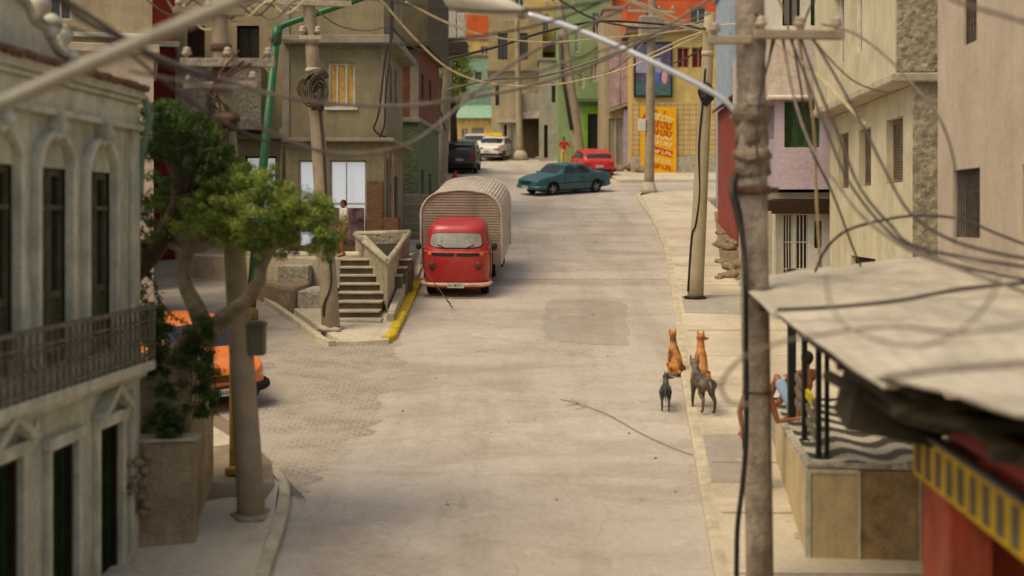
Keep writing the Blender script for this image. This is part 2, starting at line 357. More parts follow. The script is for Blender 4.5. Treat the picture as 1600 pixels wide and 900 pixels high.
def leafmat(name, a, b_):
    m, nt, b = newmat(name); at_ = N(nt, 'ShaderNodeAttribute', attribute_name='tone')
    mx = N(nt, 'ShaderNodeMix', data_type='RGBA'); nt.links.new(at_.outputs['Fac'], mx.inputs[0]); mx.inputs[6].default_value = (*lin(a), 1); mx.inputs[7].default_value = (*lin(b_), 1)
    nt.links.new(mx.outputs[2], b.inputs['Base Color']); b.inputs['Roughness'].default_value = .55; b.inputs['Specular IOR Level'].default_value = .4
    tr = N(nt, 'ShaderNodeBsdfTranslucent'); nt.links.new(mx.outputs[2], tr.inputs[0])
    ms = N(nt, 'ShaderNodeMixShader'); ms.inputs[0].default_value = .3
    nt.links.new(b.outputs[0], ms.inputs[1]); nt.links.new(tr.outputs[0], ms.inputs[2]); nt.links.new(ms.outputs[0], nt.nodes['Material Output'].inputs[0])
    return m
leaf_m = leafmat('leaf_green', (76, 102, 34), (176, 190, 88))
leafd_m = leafmat('leaf_dark_green', (34, 54, 18), (94, 120, 44))
def wavemat():
    m, nt, b = newmat('wave_mosaic'); tc = N(nt, 'ShaderNodeTexCoord').outputs['Object']
    sp = N(nt, 'ShaderNodeSeparateXYZ'); nt.links.new(tc, sp.inputs[0])
    def ma(op, a, c):
        n = N(nt, 'ShaderNodeMath', operation=op)
        for i, q in enumerate((a, c)):
            if q is None: continue
            if hasattr(q, 'is_output'): nt.links.new(q, n.inputs[i])
            else: n.inputs[i].default_value = q
        return n.outputs[0]
    s1 = ma('MULTIPLY', ma('SINE', ma('MULTIPLY', sp.outputs[0], 8.5), None), 1.7)
    s2 = ma('SINE', ma('ADD', ma('MULTIPLY', sp.outputs[1], 7.0), s1), None)
    nz = N(nt, 'ShaderNodeTexNoise'); nz.inputs['Scale'].default_value = 25; nt.links.new(tc, nz.inputs['Vector'])
    s3 = ma('ADD', s2, ma('MULTIPLY', ma('SUBTRACT', nz.outputs[0], .5), 2.6))
    f = ramp(nt, s3, -.15, .15)
    mx = N(nt, 'ShaderNodeMix', data_type='RGBA'); nt.links.new(f, mx.inputs[0]); mx.inputs[6].default_value = (*lin((56, 54, 48)), 1); mx.inputs[7].default_value = (*lin((198, 190, 168)), 1)
    nt.links.new(mx.outputs[2], b.inputs['Base Color']); b.inputs['Roughness'].default_value = .6
    bp = N(nt, 'ShaderNodeBump'); bp.inputs['Strength'].default_value = .3; bp.inputs['Distance'].default_value = .02; nt.links.new(nz.outputs[0], bp.inputs['Height']); nt.links.new(bp.outputs[0], b.inputs['Normal'])
    return m
wave_m = wavemat()
# ------------------------------------------------------------ the ground and the street
def slab(name, pts, dz0, dz1, m, kind='structure', parent=None):
    """a sloping slab that follows the hill: pts in plan, top dz1 above the hill, bottom dz0"""
    mb = MB(); top = [Vector((x, y, rz(y) + dz1)) for x, y in pts]; bot = [Vector((x, y, rz(y) + dz0)) for x, y in pts]
    n = len(pts); T = [mb.bm.verts.new(p) for p in top]; B = [mb.bm.verts.new(p) for p in bot]
    mb.bm.faces.new(T); mb.bm.faces.new(B[::-1])
    for i in range(n): mb.bm.faces.new((B[i], B[(i + 1) % n], T[(i + 1) % n], T[i]))
    o = mb.build(name, m, parent)
    if kind: tag(o, kind=kind)
    return o
def gp(*px):
    return [tuple(gnd(a, b)[:2]) for a, b in px]
mb = MB(); ys = [-60, 0, 40, 80, 100, 130, 200, 500]; zs = [rz(-60), 0, rz(40), rz(80), rz(100), rz(100) + 5, rz(100) + 22, rz(100) + 60]
mb.grid([[Vector((x, y, z - .004)) for x in (-400, -60, 0, 60, 400)] for y, z in zip(ys, zs)], smooth=False)
tag(mb.build('ground', dirt_m), kind='structure')
def sheet(name, pts, dz, m):
    mb = MB(); mb.bm.faces.new([mb.bm.verts.new((x, y, rz(y) + dz)) for x, y in pts])
    o = mb.build(name, m); 
    if o.data.polygons[0].normal.z < 0: o.data.flip_normals()
    return tag(o, kind='structure')
KR = [(1.7, 6.0), (2.12, 13.5), (2.35, 16.4), (2.75, 21.2), (3.17, 26.3), (3.62, 31.0), (4.09, 36.0), (4.62, 42.0), (5.09, 48.7), (5.36, 55.0), (5.56, 62.7)]   # right kerb line
sheet('road', [(-3.6, 6.0), (1.7 + .6, 6.0)] + [(x + .05, y) for x, y in KR[1:]] + [(6.2, 64.5), (30, 67), (30, 99.6), (-14, 99.6), (-14, 62), (-4, 46), (-3.2, 30), (-3.2, 24), (-3.6, 18)], .004, road_m)
def rag(pts, a, k=14):
    out = []
    for i in range(len(pts) - 1):
        for q in range(k):
            t = q / k; x = pts[i][0] * (1 - t) + pts[i + 1][0] * t; y = pts[i][1] * (1 - t) + pts[i + 1][1] * t
            out.append((x + a * noise.noise(Vector((x * 3, y * 3, 1))) + a * .5 * noise.noise(Vector((x * 11, y * 11, 2))), y))
    return out
sheet('cobbled_street', rag([(-2.9, 19.0), (-2.55, 22), (-2.3, 25), (-2.2, 28), (-2.5, 30.4)], .45) + [(-2.6, 30.5), (-3.5, 31.5), (-9.4, 45.2), (-30, 62), (-30, 46), (-9.0, 32), (-4.0, 22)], .008, cobble_m)
def ragloop(P, a):
    out = rag(P + [P[0]], 0, 5)
    return [(x + a * noise.noise(Vector((x * 6, y * 6, 4))), y + a * 1.5 * noise.noise(Vector((x * 6, y * 6, 9)))) for x, y in out]
sheet('repair_patch', ragloop(gp((852, 474), (858, 470), (914, 468), (970, 470), (977, 476), (981, 505), (983, 534), (976, 541), (915, 538), (858, 533), (851, 527), (850, 500)), .14), .008, patch_m)
sheet('sidewalk_patch', gp((1098, 692), (1170, 690), (1190, 768), (1112, 768)), .131, patch_m)
sheet('sidewalk_patch', gp((1064, 470), (1160, 468), (1170, 500), (1070, 497)), .131, patch_m)
sheet('earth_patch', gp((1116, 336), (1150, 330), (1200, 340), (1230, 440), (1150, 446), (1126, 420)), .131, dirt_m)
sheet('earth_patch', gp((300, 735), (330, 712), (380, 706), (424, 735), (430, 775), (412, 800), (360, 792), (310, 800)), .142, dirt_m)
joint_m = mat('joint_tar', (118, 104, 88), .3, 8, .3, 30)
for y, xa, xb in ((39.0, -.2, 4.3),):
    pts = [(xa + (xb - xa) * i / 14, y + .05 * noise.noise(Vector((i * .7, y, 0)))) for i in range(15)]
    mb = MB()
    for i in range(14):
        (x0, y0), (x1, y1) = pts[i], pts[i + 1]
        mb.quad((x0, y0 - .012, rz(y0 - .012) + .012), (x1, y1 - .012, rz(y1 - .012) + .012), (x1, y1 + .012, rz(y1 + .012) + .012), (x0, y0 + .012, rz(y0 + .012) + .012))
    tag(mb.build('road_joint', joint_m), kind='structure')

# right-hand pavement with its kerb
inner = [(8.5, 62.0), (8.2, 55), (7.6, 48), (7.4, 40), (7.2, 30), (7.2, 20), (7.2, 6.0)]
slab('sidewalk', [(x + .16, y) for x, y in KR] + [(7.0, 65.6), (16, 66.6)] + [(16, 60)] + inner, -.2, .125, walk_m)
def kerb(name, line, w, h, m, side=1):
    mb = MB(); n = len(line); A = []
    for i in range(n):
        p = Vector((*line[i], 0)); t = (Vector((*line[min(i + 1, n - 1)], 0)) - Vector((*line[max(i - 1, 0)], 0))).normalized(); q = Vector((t.y, -t.x, 0)) * side * w
        A.append([Vector((p.x, p.y, rz(p.y) - .2)), Vector((p.x, p.y, rz(p.y) + h - .03)), Vector((p.x + q.x * .2, p.y + q.y * .2, rz(p.y) + h)), Vector((p.x + q.x, p.y + q.y, rz(p.y + q.y) + h)), Vector((p.x + q.x, p.y + q.y, rz(p.y) - .2))])
    mb.grid(A, smooth=False); mb.bm.faces.new([v for v in mb.bm.verts][0:5]); mb.bm.faces.new([v for v in mb.bm.verts][-5:][::-1])
    return tag(mb.build(name, m), kind='structure')
def dense(line, k=5):
    return [tuple(p[:2]) for p in smooth_path([(x, y, 0) for x, y in line], k)]
kerb('kerb', dense(KR + [(6.0, 64.6), (7.0, 65.4), (10, 66), (16, 66.4)]), .16, .13, kerb_m)
# pavement slab joints across the right pavement
for y in [14.2, 16.2, 18.4, 20.7, 23.2, 25.6, 28.2, 31, 34, 37.3, 41, 45, 50, 56]:
    x0 = 2.35 + (y - 16.4) * .089 + .2
    mb = MB(); mb.box((x0, -.008, .0), (7.0, .008, .0045)); o = mb.build('sidewalk_joint', joint_m); o.location = (0, y, rz(y) + .125); o.rotation_euler = (math.atan(SL), 0, .03 * math.sin(y * 3)); tag(o, kind='structure')
# far pavement before the tiled corner building, and the far left one
slab('sidewalk', [(5.4, 70.9), (22, 72.6), (22, 78), (6.0, 78), (5.2, 74)], -.2, .15, walk_m)
slab('sidewalk', [(-1.0, 90.6), (6.0, 86.5), (8.5, 90), (4, 96), (-1, 96)], -.2, .14, walk_m)
slab('sidewalk', [(-4.0, 47.5), (-3.0, 47.5), (-3.6, 62), (-4.4, 76), (-5.5, 90), (-8, 90), (-7.5, 60)], -.2, .16, walk_m)

# bottom-left pavement round the near corner
LC = [(-2.55, 6.0), (-2.62, 13.0), (-2.80, 16.2), (-2.92, 18.2), (-3.10, 19.6), (-3.45, 20.5), (-4.1, 21.6), (-5.2, 23.3), (-8.0, 27.4), (-14, 36)]
slab('sidewalk', [(x - .15, y - .02) for x, y in LC] + [(-14, 6.0)], -.2, .135, walk_m)
kerb('kerb', dense(LC), .15, .14, kerb_m, side=-1)

# island with the stair: low pavement, its worn kerb and the yellow-painted length
ISL = [(-9.8, 43.6), (-6.46, 36.3), (-3.95, 30.1), (-3.72, 29.75), (-2.62, 30.0), (-2.50, 30.5), (-2.45, 38.1), (-2.6, 41.5)]
slab('sidewalk', [(-9.6, 43.6), (-6.32, 36.4), (-3.85, 30.25), (-3.65, 29.95), (-2.75, 30.15), (-2.63, 30.6), (-2.6, 38.1), (-2.7, 47), (-9.6, 47)], -.2, .12, walk_m)
kerb('kerb', [(-14, 50.5)] + ISL[:4], .17, .13, kerb_m)
kerb('kerb', [ISL[3], (-3.2, 29.82), ISL[4]], .17, .13, kerb_m, side=-1)
kerb('painted_kerb', [(-2.62, 30.02), (-2.52, 30.5), (-2.47, 34.5), (-2.45, 38.3)], .19, .145, yellow_m, side=-1)

# ------------------------------------------------------------ buildings: one thing each, walls with real openings
ZV = Vector((0, 0, 1))
SIDES = {}
def face_frame(side, w, d):
    if side == 'S': return Vector((0, 0, 0)), Vector((1, 0, 0)), Vector((0, -1, 0)), w
    if side == 'W': return Vector((0, d, 0)), Vector((0, -1, 0)), Vector((-1, 0, 0)), d
    if side == 'E': return Vector((w, 0, 0)), Vector((0, 1, 0)), Vector((1, 0, 0)), d
    if side == 'N': return Vector((w, d, 0)), Vector((-1, 0, 0)), Vector((0, 1, 0)), w
def wallface(mb, P, U, Nn, W, zb, zt, ops, dep):
    us = sorted({0, W} | {max(0, min(W, o[k])) for o in ops for k in (0, 1)}); zz = sorted({zb, zt} | {max(zb, min(zt, o[k])) for o in ops for k in (2, 3)})
    pt = lambda u, z, n=0: P + U * u + ZV * z + Nn * n
    for i in range(len(us) - 1):
        for j in range(len(zz) - 1):
            cu, cz = (us[i] + us[i + 1]) / 2, (zz[j] + zz[j + 1]) / 2
            if any(o[0] < cu < o[1] and o[2] < cz < o[3] for o in ops): continue
            mb.quad(pt(us[i], zz[j]), pt(us[i + 1], zz[j]), pt(us[i + 1], zz[j + 1]), pt(us[i], zz[j + 1]))
    for o in ops:
        a, b, c, d = o[:4]; D = -dep
        mb.quad(pt(a, c), pt(b, c), pt(b, c, D), pt(a, c, D)); mb.quad(pt(b, d), pt(a, d), pt(a, d, D), pt(b, d, D))
        mb.quad(pt(a, d), pt(a, c), pt(a, c, D), pt(a, d, D)); mb.quad(pt(b, c), pt(b, d), pt(b, d, D), pt(b, c, D))
        mb.quad(pt(a, c, D), pt(b, c, D), pt(b, d, D), pt(a, d, D))
def opening(root, P, U, Nn, o, dep):
    a, b, c, d = o[:4]; kind = o[4]; opt = o[5] if len(o) > 5 else {}
    fm = opt.get('frame', wooddark_m); D = -dep; w, h = b - a, d - c
    fb = lambda mb, u0, u1, z0, z1, n0, n1: mb.fbox(P, U, Nn, u0, u1, z0, z1, n0, n1)
    t = opt.get('t', .06)
    if kind in ('window', 'lit', 'curtain', 'shop'):
        mb = MB(); e = .003
        fb(mb, a + e, b - e, c + e, c + t, D + .02, D + .08); fb(mb, a + e, b - e, d - t, d - e, D + .02, D + .08)
        fb(mb, a + e, a + t, c + t, d - t, D + .02, D + .078); fb(mb, b - t, b - e, c + t, d - t, D + .02, D + .078)
        for k in range(1, opt.get('v', 2)):
            u = a + w * k / opt.get('v', 2); fb(mb, u - t * .4, u + t * .4, c + t, d - t, D + .02, D + .07)
        for k in range(1, opt.get('hz', 1)):
            z = c + h * k / opt.get('hz', 1); fb(mb, a + t, b - t, z - t * .35, z + t * .35, D + .02, D + .065)
        f = mb.build('window', fm, root)
        mb = MB(); fb(mb, a + t * .8, b - t * .8, c + t * .8, d - t * .8, D + .012, D + .03)
        mb.build('pane', opt.get('pane', glass_d), f)
        if opt.get('sill'):
            mb = MB(); fb(mb, a - .08, b + .08, c - .08, c, -.02, .07); mb.build('sill', opt['sill'], f, bevel=.01)
    elif kind == 'shutter':
        n = opt.get('n', 2)
        for k in range(n):
            u0, u1 = a + w * k / n + .012, a + w * (k + 1) / n - .012; mb = MB()
            fb(mb, u0, u0 + .05, c + .01, d - .01, D + .02, D + .07); fb(mb, u1 - .05, u1, c + .01, d - .01, D + .02, D + .07)
            fb(mb, u0 + .05, u1 - .05, c + .01, c + .08, D + .02, D + .068); fb(mb, u0 + .05, u1 - .05, d - .08, d - .01, D + .02, D + .068)
            z = c + .1; zt = c + (d - c) * opt.get('louvre', 1.0)
            fb(mb, u0 + .05, u1 - .05, c + .08, min(zt, d - .08), D + .012, D + .035)
            while z < zt - .1: fb(mb, u0 + .05, u1 - .05, z, z + .022, D + .035, D + .056); z += .055
            if opt.get('louvre', 1.0) < 1: fb(mb, u0 + .05, u1 - .05, zt - .05, zt + .03, D + .03, D + .066)
            sh_ = mb.build('shutter', opt.get('m', shutgreen_m), root)
            if opt.get('louvre', 1.0) < .9:
                mb = MB(); fb(mb, u0 + .045, u1 - .045, zt + .03, d - .075, D + .012, D + .03); mb.build('pane', glass_d, sh_)
    elif kind == 'door':
        mb = MB(); fb(mb, a + .003, a + .07, c, d - .003, D + .02, D + .10); fb(mb, b - .07, b - .003, c, d - .003, D + .02, D + .10); fb(mb, a + .07, b - .07, d - .07, d - .003, D + .02, D + .098)
        f = mb.build('door', fm, root)
        n = opt.get('n', 1)
        for k in range(n):
            u0 = a + .07 + (w - .14) * k / n + .005; u1 = a + .07 + (w - .14) * (k + 1) / n - .005; mb = MB()
            fb(mb, u0, u1, c + .02, d - .075, D + .012, D + .05)
            for q in range(3):
                z0 = c + .12 + (h - .2) * q / 3; fb(mb, u0 + .08, u1 - .08, z0, z0 + (h - .2) / 3 - .1, D + .05, D + .065)
            mb.build('door_leaf', opt.get('m', wooddark_m), f)
    elif kind == 'roller':
        mb = MB(); z = c + .01
        while z < d - .02: fb(mb, a + .01, b - .01, z, min(z + .075, d - .01), D + .02, D + .045); z += .085
        fb(mb, a + .01, b - .01, c + .01, d - .01, D + .01, D + .022)
        mb.build('roller_shutter', opt.get('m', black_m), root)
    elif kind == 'bars':
        mb = MB(); fb(mb, a + .005, b - .005, c + .005, d - .005, D + .012, D + .02); f = mb.build('window', opt.get('pane', glass_d), root)
        mb = MB(); n = max(3, int(w / .14))
        for k in range(n + 1):
            u = a + .02 + (w - .04) * k / n; fb(mb, u - .012, u + .012, c + .01, d - .01, -.06, -.036)
        fb(mb, a + .01, b - .01, c + h * .33, c + h * .33 + .03, -.07, -.06); fb(mb, a + .01, b - .01, c + h * .66, c + h * .66 + .03, -.07, -.06)
        mb.build('grille', fm, f)
    elif kind == 'dark':
        mb = MB(); fb(mb, a + .01, b - .01, c + .01, d - .01, D + .012, D + .03); mb.build('doorway', opt.get('m', wooddark_m), root)
def building(name, label, cat, loc, rot, w, d, h, m, faces={}, dep=.18, zb=-2.5, roof='flat', roofm=None, group=None, bevel=.015, eave=.12):
    """loc = the near corner (west-most) on the ground; local x along the front, y into the block"""
    root = thing(name, label, cat, loc, rot, group)
    mb = MB()
    for s in 'SWEN':
        P, U, Nn, W = face_frame(s, w, d); ops = []
        for o in faces.get(s, []):
            o = list(o)
            if s == 'W': o[0], o[1] = d - o[1], d - o[0]
            ops.append(o)
        wallface(mb, P, U, Nn, W, zb, h, ops, dep)
        for o in ops: opening(root, P, U, Nn, o, dep)
    mb.quad((0, 0, h), (w, 0, h), (w, d, h), (0, d, h)); mb.quad((0, 0, zb), (0, d, zb), (w, d, zb), (w, 0, zb))
    mb.build('wall', m, root, weld=True, norm=False)
    rm = roofm or conc_m
    if roof == 'flat':
        mb = MB(); mb.box((-eave, -eave, h + .002), (w + eave, d + eave, h + .18)); mb.build('roof', rm, root, bevel=.02)
    elif roof == 'lean':     # sheet that falls towards the camera
        mb = MB(); mb.prism([(-.15, -.35, h + .02), (-.15, d, h + d * .32), (-.15, d, h + d * .32 + .06), (-.15, -.35, h + .08)], (w + .3, 0, 0)); mb.build('roof', rm, root)
        mb = MB(); mb.prism([(0, 0, h), (0, d, h), (0, d, h + d * .32)], (w, 0, 0)); mb.build('gable', m, root)
    elif roof == 'gable':    # ridge runs away from the camera
        mb = MB(); r = w * .32
        for sgn in (0, 1):
            xa, xb = (-.2, w / 2) if not sgn else (w + .2, w / 2)
            mb.prism([(xa, -.15, h - .05), (xb, -.15, h + r), (xb, -.15, h + r + .08), (xa, -.15, h + .03)], (0, d + .3, 0))
        mb.build('roof', rm, root)
        mb = MB(); mb.prism([(0, 0, h), (w, 0, h), (w / 2, 0, h + r - .03)], (0, d, 0)); mb.build('gable', m, root)
    return root
def ledge(root, side, w, d, z, t, out, m, u0=None, u1=None, name='ledge', bevel=.02):
    P, U, Nn, W = face_frame(side, w, d); mb = MB()
    mb.fbox(P, U, Nn, -0.0 if u0 is None else u0, W if u1 is None else u1, z, z + t, -.02, out)
    return mb.build(name, m, root, bevel=bevel)
RA = -math.radians(3.25)
def sx(px, y): return (px - 800) * y / F
def zz(py, y): return ZC - (py - HY) * y / F
# ------------------------------------------------------------ colonial house, near left
y0 = 7.0; W_, D_ = 6.0, 10.07
fx, fy = -4.56 - .0568 * (17.05 - y0), y0
loc = Vector((fx - W_ * math.cos(RA), fy - W_ * math.sin(RA), 1.0))
ol = []; zb_ = 0
bays = [(13.04, 1), (14.40, 1), (15.76, 1), (11.68, 1), (10.32, 1), (8.96, 1)]
for yb, _ in bays:
    c = (yb - y0) / .998
    ol.append((c - .40, c + .40, 3.42, 5.45, 'shutter', {'m': shutolive_m, 'louvre': .36}))
for yb in (16.07, 14.66, 13.2, 11.8, 10.4):
    c = (yb - y0) / .998
    ol.append((c - .36, c + .36, .85, 2.58 if yb != 13.2 else 2.66, 'door', {'m': shutgreen_m, 'frame': wooddark_m, 'n': 2}))
col_ = building('colonial_house', 'weathered cream colonial house with arched windows, cast-iron balcony and pedimented green doors', 'house', loc, RA, W_, D_, 6.05, colonial_m, {'E': ol}, dep=.11, roofm=colonial_m, eave=.0)
P, U, Nn, WW = face_frame('E', W_, D_)
def fb(mb, *a): mb.fbox(P, U, Nn, *a)
def arc(mb, c, z, r, t, n0, n1, a0=0, a1=180, k=14, sq=1.0):
    for i in range(k):
        A, B = math.radians(a0 + (a1 - a0) * i / k), math.radians(a0 + (a1 - a0) * (i + 1) / k)
        pts = [(c + r * math.cos(A), z + r * math.sin(A) * sq), (c + (r + t) * math.cos(A), z + (r + t) * math.sin(A) * sq), (c + (r + t) * math.cos(B), z + (r + t) * math.sin(B) * sq), (c + r * math.cos(B), z + r * math.sin(B) * sq)]
        mb.prism([P + U * u + ZV * zq + Nn * n0 for u, zq in pts], Nn * (n1 - n0))
for yb, _ in bays:
    c = (yb - y0) / .998
    mb = MB(); arc(mb, c, 5.46, .42, .10, .002, .09, sq=.72)
    fb(mb, c - .52, c - .42, 3.42, 5.46, .002, .075); fb(mb, c + .42, c + .52, 3.42, 5.46, .002, .075)
    mb.fbox(P, U, Nn, c - .07, c + .07, 5.76, 6.0, .002, .14)
    mb.ball(P + U * c + ZV * 5.86 + Nn * .12, .08, 2, jit=.3, jf=9); mb.ball(P + U * (c - .1) + ZV * 5.76 + Nn * .1, .05, 1); mb.ball(P + U * (c + .1) + ZV * 5.76 + Nn * .1, .05, 1)
    mb.build('window_surround', trim_m, col_)
    mb = MB(); fb(mb, c + .375, c + .397, 3.43, 5.44, -.105, -.01); fb(mb, c - .397, c - .38, 3.43, 5.44, -.105, -.01); mb.build('jamb', wooddark_m, col_)
    # transom light above the shutters
    mb = MB(); fb(mb, c - .36, c + .36, 5.02, 5.07, -.05, -.02); fb(mb, c - .37, c - .33, 3.5, 5.42, -.04, -.015); mb.build('transom', shutolive_m, col_)
for i, yb in enumerate((16.07, 14.66, 13.2, 11.8, 10.4)):
    c = (yb - y0) / .998; top = 2.66 if i == 2 else 2.58
    mb = MB(); fb(mb, c - .47, c - .37, .8, top, .002, .06); fb(mb, c + .37, c + .47, .8, top, .002, .06); fb(mb, c - .50, c + .50, top, top + .13, .002, .09)
    if i != 1:
        a = [(c - .56, top + .14), (c, top + .47), (c + .56, top + .14), (c + .40, top + .14), (c, top + .36), (c - .40, top + .14)]
        mb.prism([P + U * u + ZV * z + Nn * .004 for u, z in (a[0], a[1], a[4], a[5])], Nn * .16); mb.prism([P + U * u + ZV * z + Nn * .004 for u, z in (a[1], a[2], a[3], a[4])], Nn * .16)
    mb.build('door_surround', trim_m, col_, bevel=.006)
    mb = MB(); fb(mb, c + .335, c + .357, .86, top - .01, -.105, -.02); mb.build('jamb', wooddark_m, col_)
    if i != 1:
        mb = MB()
        for k, (du, dz_) in enumerate(((0, .42), (.1, .2), (-.1, .2), (0, .05), (.16, .45), (-.16, .5), (0, .6))):
            mb.ball(P + U * (c + .7 + du * .8) + ZV * (top + .05 + dz_ * .8) + Nn * .01, .055, 2, sc=(.5, 1, 1.5), jit=.3, jf=12)
        mb.build('relief_ornament', trim_m, col_)
# pilasters, string courses, frieze, cornice, tile edge
mb = MB(); fb(mb, D_ - .24, D_, -1, 5.98, .002, .06); mb.build('pilaster', trim_m, col_, bevel=.01)
mb = MB(); fb(mb, 0, D_, 5.98, 6.05, .003, .10); fb(mb, 0, D_, 6.055, 6.30, -.3, .04); fb(mb, 0, D_, 6.305, 6.36, -.3, .09); fb(mb, 0, D_, 6.365, 6.47, -.3, .13); mb.build('cornice', trim_m, col_, bevel=.012)
mb = MB(); k = 0.02
while k < D_ + .1:
    mb.tube([P + U * k + ZV * 6.60 + Nn * -.28, P + U * k + ZV * (6.49 + random.uniform(-.012, .012)) + Nn * random.uniform(.14, .20)], random.uniform(.034, .046), 8); k += random.uniform(.10, .125)
mb.build('tile_edge', tile_m, col_)
mb = MB(); mb.prism([P + ZV * 6.475 + Nn * .16, P + ZV * 6.475 + Nn * -3.4, P + ZV * 7.0 + Nn * -3.4, P + ZV * 6.56 + Nn * .0], U * D_); mb.build('tiled_roof', tile_m, col_)
# downpipe at the end of the front
mb = MB(); mb.tube(smooth_path([P + U * (D_ + .02) + ZV * 6.4 + Nn * .10, P + U * (D_ + .03) + ZV * 6.1 + Nn * .16, P + U * (D_ + .02) + ZV * 5.7 + Nn * .07, P + U * (D_ + .02) + ZV * 5.2 + Nn * .05], 5), .045, 10)
mb.build('downpipe', greenpipe_m, col_)
# balcony
mb = MB(); fb(mb, 1.0, D_ + .04, 3.10, 3.22, .002, .24); fb(mb, 1.0, D_ + .02, 3.02, 3.095, .002, .14); mb.build('balcony_floor', trim_m, col_, bevel=.012)
mb = MB(); b0, b1 = 1.05, D_ + .02
fb(mb, b0, b1, 3.84, 3.885, .19, .245); fb(mb, b0, b1, 3.27, 3.295, .205, .235); fb(mb, b0, b1, 3.70, 3.725, .205, .235); fb(mb, b0, b1, 3.42, 3.44, .205, .235)
k = b0
while k < b1: fb(mb, k, k + .022, 3.22, 3.86, .21, .232); k += .17
fb(mb, b1 - .05, b1, 3.22, 3.92, .18, .24)
fb(mb, b1 - .03, b1, 3.84, 3.88, .0, .19); fb(mb, b1 - .03, b1, 3.27, 3.295, .0, .2)
for q in (.05, .1, .15): fb(mb, b1 - .025, b1 - .005, 3.22, 3.85, q, q + .018)
k = b0 + .12
while k < b1 - .1:     # cast scroll circles
    cc = P + U * k + ZV * 3.57 + Nn * .222
    pts = [cc + U * (.07 * math.cos(a)) + ZV * (.095 * math.sin(a)) for a in [i * math.pi / 6 for i in range(13)]]
    mb.tube(pts, .011, 5); k += .17
mb.build('balcony_railing', iron_m, col_)
# scrolled parapet with ball finials above the front
prof = [(5.2, 6.5), (8.3, 6.5), (8.25, 6.60), (8.08, 6.67), (7.9, 6.68), (7.75, 6.74), (7.62, 6.86), (7.4, 6.90), (7.2, 6.94), (7.02, 7.06), (6.75, 7.12), (6.4, 7.3), (5.2, 7.5)]
mb = MB(); mb.prism([P + U * u + ZV * z + Nn * -.12 for u, z in prof], Nn * -.22); mb.build('parapet', trim_m, col_, bevel=.02)
mb = MB(); mb.tube(smooth_path([P + U * u + ZV * (z + .02) + Nn * -.10 for u, z in prof[1:-1]], 4), .05, 8)
mb.ball(P + U * 8.2 + ZV * 6.66 + Nn * -.1, .10, 2); mb.ball(P + U * 7.6 + ZV * 6.86 + Nn * -.1, .08, 2)
for u, z in ((8.1, 6.84), (7.45, 7.06), (7.05, 7.22), (7.78, 6.90), (6.7, 7.3)):
    mb.lathe([(.05, -.16), (.07, -.12), (.04, -.08), (.09, -.03), (.115, .04), (.09, .11), (.03, .16)], P + U * u + ZV * (z + .02) + Nn * -.14)
mb.build('scroll_finials', mat('white_finial', (206, 200, 180), .3, 4, .3, 20, streak=.3), col_)

# ------------------------------------------------------------ pale stucco house behind it, and the dark red house
def rloc(px, y, w, th): return (sx(px, y) - w * math.cos(th), y - w * math.sin(th), rz(y))
y_ = 29.0; th_ = .26; w_ = 5.5
b = building('stucco_house', 'pale pinkish stucco house rising behind the colonial house, beside the dark red wall', 'house', rloc(240, y_, w_, th_), th_, w_, 6, zz(84, y_) - rz(y_), pink_m,
    {'S': []}, roofm=conc_l)
y_ = 37.0
r0 = rz(y_)
b = building('ochre_house', 'ochre upper-storey house with a dark window above the stucco house roof', 'house', rloc(238, y_, sx(238, y_) - sx(60, y_), th_), th_, sx(238, y_) - sx(60, y_), 6, 15 - r0, greyside_m,
    {'S': [(sx(84, y_) - sx(60, y_), sx(118, y_) - sx(60, y_), zz(36, y_) - r0, zz(-40, y_) - r0, 'window', {'frame': conc_l, 'v': 2}), (1.0, 1.8, 3.0, 4.4, 'window', {'frame': white_m})]})
ledge(b, 'S', sx(238, y_) - sx(60, y_), 6, zz(62, y_) - r0, .12, .25, white_m, u0=sx(115, y_) - sx(60, y_))
y_ = 43.0; r0 = rz(y_)
b = building('dark_red_house', 'narrow dark red house with an orange top storey, beside the pale stucco house', 'house', rloc(274, y_, sx(276, y_) - sx(150, y_), th_), th_, sx(276, y_) - sx(150, y_), 5, zz(74, y_) - r0, maroon_m,
    {'S': [(1.7, 2.2, .2, 2.3, 'door', {'m': maroon_m, 'frame': maroon_m})]}, roofm=white_m)
mb = MB(); w_ = sx(276, y_) - sx(150, y_); mb.box((0, .05, zz(74, y_) - r0 + .19), (w_, 4.8, zz(-10, y_) - r0)); mb.build('upper_wall', mat('orange_red_wall', (184, 74, 46), .25, 2), b)

